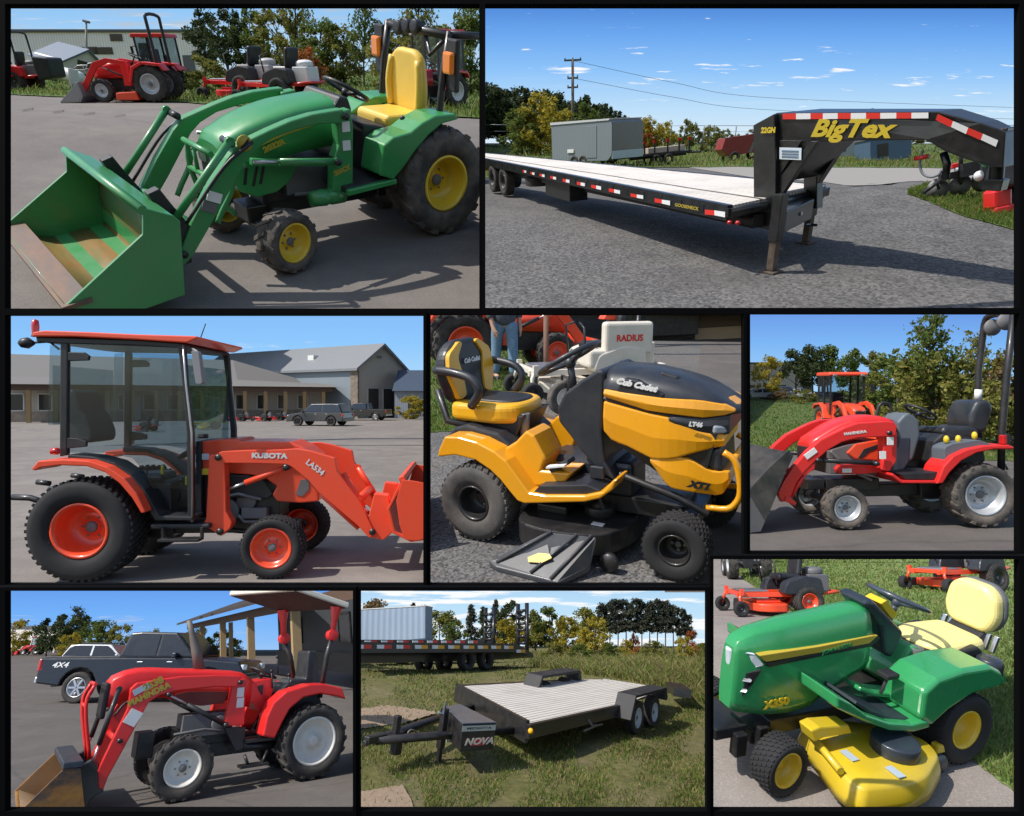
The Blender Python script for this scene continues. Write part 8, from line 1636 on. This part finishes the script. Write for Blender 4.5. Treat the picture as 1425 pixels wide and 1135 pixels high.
# ------------------------------------------------------------------ around the yellow ride-on mower
bg_tractor('p4', (-0.924, 10.828, 0.643), 14, .98, 'orange-red tractor with black tyres behind the black and yellow seat', ORANGE_RED, ORANGE_RED, cab=False, loader=True)
def person(k, pos, yaw, size, label, shirt, trousers, stride=.12):
    """Standing figure, one skinned body; clothing are its children."""
    r = thing('person', stand_matrix(k, pos, yaw, size), label, 'person')
    def skin(name, V, E, mat):
        me = bpy.data.meshes.new(name); me.from_pydata([v[:3] for v in V], E, []); me.materials.append(mat); o = bpy.data.objects.new(name, me); COL.objects.link(o); o.parent = r
        x = o.modifiers.new('skin', 'SKIN'); x.use_smooth_shade = True
        for i, v in enumerate(V): me.skin_vertices[0].data[i].radius = (v[3], v[3] * (v[4] if len(v) > 4 else 1)); me.skin_vertices[0].data[i].use_root = i == 0
        y = o.modifiers.new('sub', 'SUBSURF'); y.levels = y.render_levels = 2; return o
    SK = paint('skin', (.45, .26, .18), .5, 0, .05)
    V = [(0, 0, 1.0, .09), (0, 0, 1.25, .10, 1.1), (0, 0, 1.40, .08, 1.2), (0, 0, 1.50, .055), (.01, 0, 1.60, .085, .9), (.015, 0, 1.70, .09, .85), (.01, 0, 1.77, .06)]; E = [(i, i + 1) for i in range(6)]
    for s in (1, -1):
        i = len(V); V += [(0, s * .18, 1.42, .058), (-.03, s * .26, 1.14, .045), (.06, s * .25, .90, .034), (.10, s * .24, .82, .036)]; E += [(2, i), (i, i + 1), (i + 1, i + 2), (i + 2, i + 3)]
        for f in range(4): j = len(V); V += [(.085 + .022 * f, s * (.235 - .006 * f), .755 - .006 * (f % 2), .010), (.08 + .022 * f, s * (.228 - .006 * f), .71 + .008 * (f in (0, 3)), .008)]; E += [(i + 3, j), (j, j + 1)]
        j = len(V); V += [(.145, s * .215, .80, .011), (.155, s * .20, .765, .009)]; E += [(i + 3, j), (j, j + 1)]
        i = len(V); V += [(s * stride * .4, s * .09, .92, .10), (s * stride * .8, s * .10, .50, .065), (s * stride, s * .11, .10, .045), (s * stride + .14, s * .12, .045, .04)]; E += [(0, i), (i, i + 1), (i + 1, i + 2), (i + 2, i + 3)]
    skin('body', V, E, SK)
    for s in (1, -1): skin('trouser_leg', [(s * stride * .3, s * .075, .98, .135), (s * stride * .6, s * .10, .72, .105), (s * stride * .8, s * .10, .50, .088), (s * stride, s * .11, .09, .080)], [(0, 1), (1, 2), (2, 3)], trousers); skin('shoe', [(s * stride - .05, s * .11, .05, .055), (s * stride + .18, s * .125, .04, .045)], [(0, 1)], BLACK)
    skin('shirt', [(0, 0, .86, .19, 1.1), (0, 0, 1.12, .19, 1.15), (0, 0, 1.36, .17, 1.3), (0, 0, 1.47, .085)] + [q for s in (1, -1) for q in ((0, s * .20, 1.40, .088), (-.03, s * .265, 1.13, .074), (.03, s * .26, 1.0, .062))], [(0, 1), (1, 2), (2, 3), (2, 4), (4, 5), (5, 6), (2, 7), (7, 8), (8, 9)], shirt)
    b = B().ball((-.01, 0, 1.72), (.105, .095, .10), 14); obj('hair', b, paint('brown_hair', (.05, .03, .02), .7, 0, 0), r)
    for s in (1, -1): obj('eye', B().ball((.092, s * .032, 1.675), .011, 8), BLACK, r); obj('ear', B().ball((.01, s * .088, 1.66), (.02, .012, .032), 8), SK, r)
    obj('nose', B().ball((.107, 0, 1.645), (.02, .014, .024), 8), SK, r); obj('mouth', B().ball((.092, 0, 1.60), (.010, .026, .006), 8), paint('lips', (.35, .12, .10), .5, 0, 0), r)
    return r
person('p4', (-0.121, 9.821, 0.445), -60, .98, 'person in grey shirt and blue jeans standing behind the mower seat', stuff_mat('grey_shirt_cloth', [(.3, (.06, .07, .09)), (.7, (.10, .115, .14))], 20., .9, .3, .01), stuff_mat('blue_denim', [(.3, (.10, .18, .28)), (.7, (.20, .32, .45))], 25., .9, .3, .01))
a, hh = ((0.487, 8.721, 0.231), 1.23); r = thing('rusty_post', stand_matrix('p4', a), 'thin rust-brown steel post standing behind the steering wheel', 'post'); obj('post', B().tube([(0, 0, 0), (0, 0, hh)], .038, 10), paint('rust_brown_steel', (.16, .075, .045), .75, 0, .35), r); obj('foot_plate', B().box((0, 0, .01), (.2, .2, .02)), FRAMEBLK, r)
WM = paint('cream_white_mower_paint', (.72, .66, .56), .4, .2, .12)
z4 = zero_turn('p4', (1.332, 8.481, 0.195), 196, .92, 'cream white mower with red lettering and black roll bar behind the black dash', WM, WM, rops=True, engine_top=WM, body=WM)
obj('fuel_tank', B().box((-.05, .47, .88), (.75, .16, .46)).box((.25, .3, .60), (.6, .5, .26)), WM, z4, .05, seg=3); lettering('lettering', 'RADIUS', .125, on_side(-.05, .553, .88, 1), RED, z4, bold=.004, width=.95); obj('seat_flag', B().prism([(-.1, 1.1), (.16, 1.12), (.05, 1.30)], -.1, .1), ORANGE_RED, z4, .02)
q4 = (0.615, 7.107, -0.088); r = thing('caster_wheel_mower', stand_matrix('p4', q4, 200, .8), 'small pneumatic caster with cream rim standing under the steering column', 'caster'); wheel(r, (0, 0, .26), .26, .14, .15, 1, WM, DUSTYRUB, 'none', 8, .004, .2, bolts=4); obj('fork', B().tube([(0, .1, .26), (0, .1, .58), (0, -.1, .58), (0, -.1, .26)], .02, 6), FRAMEBLK, r)
a, hh = ((6.014, 17.596, 1.977), 0.81); r = thing('cardboard_crate', stand_matrix('p4', a, 2), 'tan crate with brown upper half at the top right of the yellow mower', 'crate')
obj('body', B().box((0, .4, hh * .22), (1.5, .8, hh * .44)), paint('tan_board', (.42, .31, .20), .8, 0, .15), r, .01); obj('lid', B().box((0, .4, hh * .72), (1.5, .8, hh * .54)), paint('brown_board', (.10, .07, .05), .8, 0, .2), r, .01)
a, hh = ((4.3, 17.12, 1.883), 0.89); r = thing('shade_block', stand_matrix('p4', a, 2), 'dark block added for the shade left of the tan crate', 'shade block'); obj('bed', B().box((0, .5, hh * .55), (1.9, .9, hh * .8)), FRAMEBLK, r, .02); obj('block_base', B().box((0, .5, .06), (1.9, .12, .12)), FRAMEBLK, r)  # black block added where there is only dark shade
a, hh = ((2.056, 10.558, 0.59), 0.75); r = thing('white_jack_stand', stand_matrix('p4', a, 0, 1, 8), 'worn white upright jack between the mower and the dark shade block', 'jack'); obj('tube', B().tube([(.06, 0, 0), (-.04, 0, hh)], .06, 10), WM, r); obj('foot', B().box((.06, 0, .02), (.3, .3, .04)), GREYM, r); obj('crank', B().tube([(-.04, 0, hh), (.15, 0, hh + .02)], .02, 6), STEEL, r)
for (q, H), W, lab in ((((-1.92, 16.242, 1.71), 1.2), 1.5, 'dark shrub added for the deep shade at the top left behind the tractor tyre'), (((-2.438, 18.099, 2.076), 1.17), 1.5, 'dark shrub added for the deep shade at the left border behind the mower seat')): plant('p4', q, H, W, 'bush', 'dark', lab, 'shrub', 'shrub')  # dark shrubs added to stand for the deep shade in this corner
# ------------------------------------------------------------------ behind the small red tractor
bg_tractor('p5', (11.589, 21.721, -0.907), 262, .92, 'orange cab tractor with lowered loader bucket facing the viewer on the lawn', ORANGE_RED, ORANGE_RED)
warehouse('p5', (28.472, 78.195, 1.518), (38.408, 78.195, 1.518), 4.14, 5, 'white flat-roofed warehouse left of the orange cab tractor', WHW, DKT, [(.2, .3, 1.2, .4), (.6, .3, 1.2, .4)])
for q, c, l, kd in (((30.167, 65.163, 0.958), (.70, .71, .72), 'white car parked before the white warehouse', 'sedan'), ((28.02, 65.163, 0.958), (.10, .13, .18), 'dark blue car left of the white one by the warehouse', 'suv'), ((25.133, 62.556, 0.846), (.30, .33, .37), 'grey car at the left border by the warehouse', 'sedan')): car('p5', q, 176, .8, l, kd, paint('car_paint_b%d' % int(c[0] * 100), c, .3, .6, .05, .3))
for (q, H), W, kd, lf, lab in (
    (((23.553, 56.0, 1.482), 3.23), .9, 'bush', 'yellow', 'small yellowing tree above the warehouse roof behind the bucket'), (((26.056, 56.0, 1.285), 4.02), 1.1, 'round', 'dark', 'dark narrow tree at the end of the white warehouse'), (((27.572, 56.0, 1.285), 4.41), .9, 'round', 'dark', 'tall dark tree left of the orange tractor roof'), (((28.955, 56.0, 1.285), 4.35), .9, 'round', 'green', 'tall green tree above the orange tractor roof'),
    (((30.081, 54.0, 1.112), 4.07), 1.1, 'round', 'green', 'broad green tree right of the orange tractor roof'), (((32.114, 54.0, 0.985), 4.0), 1.0, 'round', 'olive', 'pale olive tree left of the tall sapling'), (((26.36, 60.15, 0.743), 1.2), 2.2, 'bush', 'brown', 'low brown scrub before the parked cars'), (((24.067, 50.449, 0.326), 1.19), 2., 'bush', 'olive', 'low olive scrub left of the orange tractor'),
    (((15.67, 26.507, -0.702), 2.18), 1.3, 'bush', 'olive', 'olive shrub just right of the orange tractor'), (((13.364, 21.134, -0.932), 2.73), 1.0, 'bush', 'green', 'green shrub left of the tall sapling behind the dash'), (((11.798, 17.186, -1.102), 3.8), .85, 'sapling', 'green', 'tall feathery sapling rising behind the steering wheel'), (((11.879, 17.186, -1.102), 2.67), 1.05, 'bush', 'olive', 'big yellow-olive shrub around the tall sapling'),
    (((12.243, 16.637, -1.125), 2.35), 1.0, 'bush', 'olive', 'olive shrub behind the black seat'), (((13.736, 17.976, -1.068), 3.24), .75, 'sapling', 'olive', 'slender tree behind the far roll bar post'), (((13.799, 17.186, -1.102), 2.47), 1.0, 'bush', 'brown', 'reddish brown shrub between the two roll bar posts'), (((14.345, 17.186, -1.102), 2.67), 1., 'bush', 'olive', 'olive shrub cut by the right border behind the roll bar'), (((35.37, 53.928, 0.476), 2.86), 1.6, 'bush', 'olive', 'distant olive shrub left of the tall sapling')):
    plant('p5', q, H, W, kd, lf, lab, 'shrub' if kd == 'bush' else 'tree', 'shrub' if kd == 'bush' else 'tree', 'trees and shrubs behind the small red tractor')

# ------------------------------------------------------------------ behind the red tractor with canopy
pk = car('p6', (-10.884, 18.485, -8.851), 3, 1.0, 'black pickup truck with red tail lamp parked behind the red tractor', 'pickup', paint('deep_black_truck_paint', (.006, .008, .014), .25, .4, 0), STEEL)
obj('hitch', B().tube([(-3.0, .3, .42), (-3.25, .3, .40)], .04, 6), FRAMEBLK, pk); lettering('lettering', '4X4', .20, on_side(-2.35, -1.003, 1.02, -1), DECALW, pk, shear=.3, bold=.004, width=1.3)
sv = car('p6', (-22.733, 34.109, -14.908), 5, .95, 'white sport utility vehicle showing above the pickup bed', 'suv', paint('white_car_paint', (.72, .73, .75), .25, .8, .03)); obj('roof_rack', B().box((-.5, 0, 1.74), (1.8, 1.2, .06)), BLACK, sv, .02)
a, hh = ((-111.461, 130.229, -52.168), 4.9); b6 = (-97.672, 130.229, -52.168); warehouse('p6', a, b6, hh, 3, 'white flat-roofed warehouse at the far left beyond the pickup', WHW, DKT, [(.5, .4, 3, 1)])
bg_tractor('p6', (-79.512, 102.324, -41.351), 185, 1.204, 'small distant red tractor left of the pickup tail', RED, SILVER)
A6, B6 = ((-26.181, 49.399, -20.835), (-3.493, 15.423, -7.666))
M, L = frame_ab('p6', A6, B6); r = thing('porch_building', M, 'dark shaded building with timber-post porch behind the red tractor', 'building'); e6 = 3.25
PD = siding('porch_shade_siding', (.05, .058, .068), 2.2); POSTM = paint('honey_timber_post', (.42, .28, .13), .7, 0, .2)  # siding colour darkened to stand for the shade under the porch roof
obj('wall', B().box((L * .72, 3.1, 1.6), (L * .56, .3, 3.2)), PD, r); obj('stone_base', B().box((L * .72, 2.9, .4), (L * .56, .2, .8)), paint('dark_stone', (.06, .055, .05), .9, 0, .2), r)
obj('roof', B().prism([(-.8, e6), (-.8, e6 + .14), (3.4, e6 + 1.1), (3.4, e6 + .9)], -.5, L + 1.5, 'x'), paint('dark_brown_roof', (.035, .028, .026), .7, 0, .1), r); obj('porch_beam', B().box((L / 2, .05, e6 - .28), (L + .5, .25, .36)), BRN, r); obj('back_beam', B().box((L * .22, 3.0, e6 - .1), (L * .45, .25, .5)), BRN, r)
for f in (.03, .20, .42, .62, .82): obj('post', B().box((L * f, .05, (e6 - .4) / 2), (.30, .30, e6 - .4)), POSTM, r)
for f in (.03, .24): obj('post', B().box((L * f, 3.0, (e6 - .4) / 2), (.30, .30, e6 - .4)), POSTM, r)
for f, w_ in ((.56, 1.0), (.74, 1.6), (.90, 1.0)): pane(r, L * f, 1.8, w_, 1.2, 2.92, frame=FRAMEBLK)
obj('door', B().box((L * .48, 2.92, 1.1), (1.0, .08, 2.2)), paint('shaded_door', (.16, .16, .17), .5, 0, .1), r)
for (q, H), W, kd, lf, lab in ((((-78.032, 95.503, -38.707), 5.28), 1.1, 'bush', 'yellow', 'yellowing tree above the warehouse at the left border of the red tractor scene'), (((-68.309, 89.534, -36.393), 5.27), .9, 'round', 'dark', 'dark narrow tree at the end of the warehouse above the pickup tail'), (((-62.309, 84.268, -34.351), 5.55), 1.0, 'round', 'dark', 'tall dark tree left of the pointed treetop behind the pickup'), (((-59.929, 84.268, -34.351), 6.74), .9, 'sapling', 'dark', 'thin pointed treetop rising above the dark trees behind the pickup'), (((-59.533, 84.268, -34.351), 5.35), 1.2, 'round', 'green', 'broad green tree behind the pickup bed'), (((-53.416, 79.586, -32.537), 4.59), 1.1, 'round', 'green', 'green tree above the white vehicle'), (((-48.299, 75.398, -30.913), 3.99), 1.0, 'bush', 'olive', 'olive tree left of the pickup cab'), (((-41.923, 71.628, -29.452), 3.37), 1.0, 'sapling', 'olive', 'sparse treetop above the pickup cab'), (((-51.783, 71.628, -29.452), 2.78), 1.2, 'bush', 'yellow', 'yellow shrub low behind the pickup bed'), (((-26.334, 51.163, -21.519), 2.83), 1.1, 'bush', 'green', 'green shrub seen through the open porch on the left'), (((-24.107, 51.163, -21.519), 2.71), 1.1, 'bush', 'olive', 'olive shrub seen between the porch posts')):
    plant('p6', q, H, W, kd, lf, lab, 'shrub' if kd == 'bush' else 'tree', 'shrub' if kd == 'bush' else 'tree', 'trees and shrubs behind the red tractor')
# ------------------------------------------------------------------ behind the flatbed trailer
A7, B7 = ((-4.564, 17.279, -7.572), (0.855, 24.624, -10.473))
M, L = frame_ab('p7', A7, B7); r = thing('ramp_trailer', M, 'long black trailer with reflective tape and two upright ramps behind the flatbed trailer', 'trailer')
obj('deck', B().box((L * .44, 1.25, .86), (L * .88, 2.5, .06)), planks('grey_trailer_planks', (.34, .31, .28), (.50, .47, .43), 1.), r); obj('side_rail', B().box((L * .44, -.04, .74), (L * .88, .1, .30)), BT, r); obj('side_rail', B().box((L * .44, 2.54, .78), (L * .88, .1, .22)), BT, r); obj('main_beam', B().box((L * .42, 1.25, .5), (L * .84, .5, .3)), BT, r)
obj('dovetail', B().prism([(L * .88, .89), (L, .52), (L, .38), (L * .88, .62)], -.05, 2.55), BT, r)
AMT = paint('amber_reflective_tape', (.85, .38, .02), .35, .2, .03)
for i in range(11):
    x = L * (.02 + .086 * i); z = .76 if i < 10 else .62
    obj('reflector', B().box((x, -.10, z), (.28, .02, .11)), TW, r); obj('reflector', B().box((x + .30, -.10, z), (.32, .02, .11)), TR if i < 3 else AMT, r)
for x in (L * .58, L * .70): obj('wheel', tyre(B(), .38, .3, .2, 'none', 8, .005), RUBBER, r, loc=(x, .25, .38)); obj('wheel', tyre(B(), .38, .3, .2, 'none', 8, .005), RUBBER, r, loc=(x, 2.25, .38))
for y in (.3, 2.0):
    b = B()
    for dy in (-.22, .22): b.tube([(L * .97, y + dy, .55), (L * .99, y + dy, 2.5)], .09, 6)
    for i in range(7): b.tube([(L * .97, y - .22, .7 + .25 * i), (L * .975, y + .22, .7 + .25 * i)], .06, 5)
    obj('ramp', b, BT, r)
A7, B7 = ((-6.749, 25.328, -10.742), (-0.809, 30.568, -12.749))
M, L = frame_ab('p7', A7, B7); r = thing('deck_trailer', M, 'farther black flatbed trailer with tape along its edge before the pale blue box', 'trailer')
obj('deck', B().box((L * .5, 1.2, 1.0), (L, 2.4, .1)), BT, r); obj('side_rail', B().box((L * .5, -.03, .92), (L, .08, .28)), BT, r)
for i in range(9): obj('reflector', B().box((L * (.03 + .1 * i), -.08, .96), (.3, .02, .14)), TR, r); obj('reflector', B().box((L * (.03 + .1 * i) - .3, -.08, .96), (.3, .02, .14)), TW, r)
for x in (L * .5, L * .62): obj('wheel', tyre(B(), .42, .3, .2, 'none', 8, .005), RUBBER, r, loc=(x, .2, .42)); obj('wheel', tyre(B(), .42, .3, .2, 'none', 8, .005), RUBBER, r, loc=(x, 2.2, .42))
a, hh = ((-5.712, 40.293, -16.473), 3.27); r = thing('box_trailer', stand_matrix('p7', a, -3), 'large pale blue box trailer standing behind the black trailers', 'trailer'); bl_ = siding('pale_blue_panel', (.34, .44, .58), .8)
obj('body', B().box((-6, 1.25, hh * .59), (12, 2.5, hh * .82)), bl_, r, .03); obj('roof_trim', B().box((-6, 1.25, hh * 1.0), (12.05, 2.56, .06)), WHITE, r)
for x in (-2, -3.2): obj('wheel', tyre(B(), .5, .3, .25, 'none', 8, .005), RUBBER, r, loc=(x, .3, .5))
GP7 = 'trees behind the flatbed trailer'
for (q, H), W, kd, lf, lab in ((((-11.809, 52.144, -21.011), 4.42), 1., 'round', 'brown', 'brownish treetop above the pale blue box trailer'), (((-8.962, 55.402, -22.259), 4.3), .9, 'conifer', 'pine', 'dark conifer tip just above the right end of the blue box'), (((-7.984, 55.402, -22.259), 4.11), .9, 'conifer', 'dark', 'second dark conifer right of the blue box'), (((-6.165, 52.144, -21.011), 3.5), 1.2, 'bush', 'olive', 'olive tree right of the blue box'), (((-4.664, 49.247, -19.902), 2.49), 1.2, 'bush', 'green', 'green shrub low right of the blue box'), (((-3.683, 55.402, -22.259), 4.24), 1.1, 'conifer', 'pine', 'tall dark conifer left of the upright ramps'), (((-2.64, 55.402, -22.259), 4.04), 1.0, 'conifer', 'dark', 'dark conifer between two taller ones left of the ramps'), (((-1.467, 55.402, -22.259), 4.63), 1.0, 'conifer', 'pine', 'tallest dark conifer just left of the ramps'), (((-0.357, 46.655, -18.909), 2.63), 1.2, 'bush', 'yellow', 'yellow-green shrub behind the left upright ramp'), (((-0.033, 55.402, -22.259), 4.5), 1.0, 'round', 'dark', 'dark broad tree above the left upright ramp'), (((1.883, 49.247, -19.902), 3.42), 1.1, 'round', 'olive', 'olive tree above the right upright ramp'), (((3.042, 49.247, -19.902), 3.65), 1.1, 'round', 'green', 'green tree right of the upright ramps'), (((4.144, 46.655, -18.909), 2.74), 1.2, 'bush', 'yellow', 'yellowing shrub midway between ramps and tall pines'), (((5.939, 49.247, -19.902), 3.53), 1.1, 'round', 'olive', 'autumn tree just left of the tall pine stand'), (((5.736, 42.212, -17.208), 2.58), 1.0, 'bush', 'yellow', 'golden shrub at the foot of the tall pines on the left'), (((7.988, 40.294, -16.473), 1.47), .7, 'bush', 'red', 'small orange-red tree below the tall pines'), (((6.931, 36.936, -15.187), 1.09), 1., 'bush', 'yellow', 'yellow shrub beside the small orange-red tree'), (((10.86, 38.542, -15.802), 1.27), 1.1, 'bush', 'yellow', 'yellow shrub at the right below the tall pines'), (((11.875, 40.294, -16.473), 1.66), .7, 'bush', 'red', 'red-brown shrub near the right border below the pines'), (((8.239, 35.459, -14.621), 1.04), 1.5, 'bush', 'olive', 'broad olive shrub below the tall pines'), (((5.515, 34.095, -14.099), 0.92), 1.5, 'bush', 'green', 'green thicket behind the flatbed fender'), (((2.142, 31.66, -13.167), 0.89), 1.8, 'bush', 'olive', 'olive thicket behind the far fender of the flatbed'), (((3.632, 31.66, -13.167), 0.86), 1.8, 'bush', 'green', 'green thicket above the middle of the flatbed deck'), (((11.159, 35.459, -14.621), 0.92), 1.4, 'bush', 'olive', 'olive shrub at the right border of the field')):
    plant('p7', q, H, W, kd, lf, lab, 'shrub' if kd == 'bush' else 'tree', 'shrub' if kd == 'bush' else 'tree', GP7)
for i, (q, H) in enumerate([((7.271, 49.247, -19.902), 4.0), ((7.908, 49.247, -19.902), 4.17), ((8.546, 49.247, -19.902), 4.23), ((9.183, 49.247, -19.902), 4.23), ((9.82, 49.247, -19.902), 4.29), ((10.458, 49.247, -19.902), 4.23), ((11.095, 49.247, -19.902), 4.17), ((11.732, 49.247, -19.902), 4.23), ((12.37, 49.247, -19.902), 4.11), ((13.007, 49.247, -19.902), 3.88), ((13.644, 49.247, -19.902), 3.53), ((14.166, 49.247, -19.902), 3.07)]):
    plant('p7', q, H, 1.1, 'tallpine', 'pine', 'tall dark pine with bare lower trunk in the stand at the right', 'pine_tree', 'pine tree', 'stand of tall dark pines')
# ------------------------------------------------------------------ behind the green ride-on mower
zero_turn('p8', (3.181, 6.837, -2.296), 183, 0.542, 'red zero-turn mower with orange rear wheel before the green hood', ORANGE_RED, ORANGE_RED, body=CB)
zero_turn('p8', (7.141, 9.492, -2.82), 200, 0.715, 'red zero-turn mower on the lawn behind the yellow backrest', ORANGE_RED, FRAMEBLK, body=CB)
bg_tractor('p8', (4.405, 11.363, -3.188), 80, 0.518, 'dark machine with a black ribbed tyre cut by the top border on the pavement', paint('pale_grey_machine', (.4, .42, .45), .4, .1, .1), SILVER, cab=False, loader=False)

# ------------------------------------------------------------------ models end at the edge of their display case
bpy.context.view_layer.update(); DG = bpy.context.evaluated_depsgraph_get()
def trim_all():
    jobs = []
    for root in [o for o in bpy.data.objects if o.name in SCENE_OF]:
        k = SCENE_OF[root.name]; a, b_, c, d = RECT[k]; a, b_, c, d = a - 2.5, b_ + 2.5, c - 2.5, d + 2.5
        pl = [(Vector((F, CX - a, 0)), 'l'), (Vector((-F, b_ - CX, 0)), 'r'), (Vector((0, CY - c, -F)), 't'), (Vector((0, d - CY, F)), 'b')]   # inward normals of the case sides
        for o in root.children_recursive:
            if o.type != 'MESH': continue
            bb = [o.matrix_world @ Vector(v) for v in o.bound_box]; cut = [n.normalized() for n, _ in pl if any(p.dot(n) < 0 for p in bb)]
            if cut: jobs.append((o, cut, [n for n in cut if all(p.dot(n) < 0 for p in bb)]))
    for o, cut, gone in jobs:
        me = bpy.data.meshes.new_from_object(o.evaluated_get(DG)) ; bm = bmesh.new(); bm.from_mesh(me); mi = o.matrix_world.inverted()
        if not gone:
            for n in cut:
                co = mi @ Vector((0, 0, 0)); no = (o.matrix_world.to_3x3().transposed() @ n).normalized()
                g = bm.verts[:] + bm.edges[:] + bm.faces[:]
                bmesh.ops.bisect_plane(bm, geom=g, plane_co=co, plane_no=no, clear_inner=True)
                ed = [e for e in bm.edges if e.is_boundary and all(abs((v.co - co).dot(no)) < 1e-4 for v in e.verts)]
                if ed and len(bm.verts) < 20000: bmesh.ops.holes_fill(bm, edges=ed, sides=0)
        if gone or not bm.faces:
            bm.free(); bpy.data.meshes.remove(me)
            if not o.children: bpy.data.objects.remove(o)
            else: o.hide_render = False; o.data = bpy.data.meshes.new(o.name)
            continue
        ms = [s.material for s in o.material_slots]; ln = [s.link for s in o.material_slots]
        bm.to_mesh(me); bm.free(); o.modifiers.clear(); o.data = me
        for s, m, l in zip(o.material_slots, ms, ln): s.material = m
trim_all()
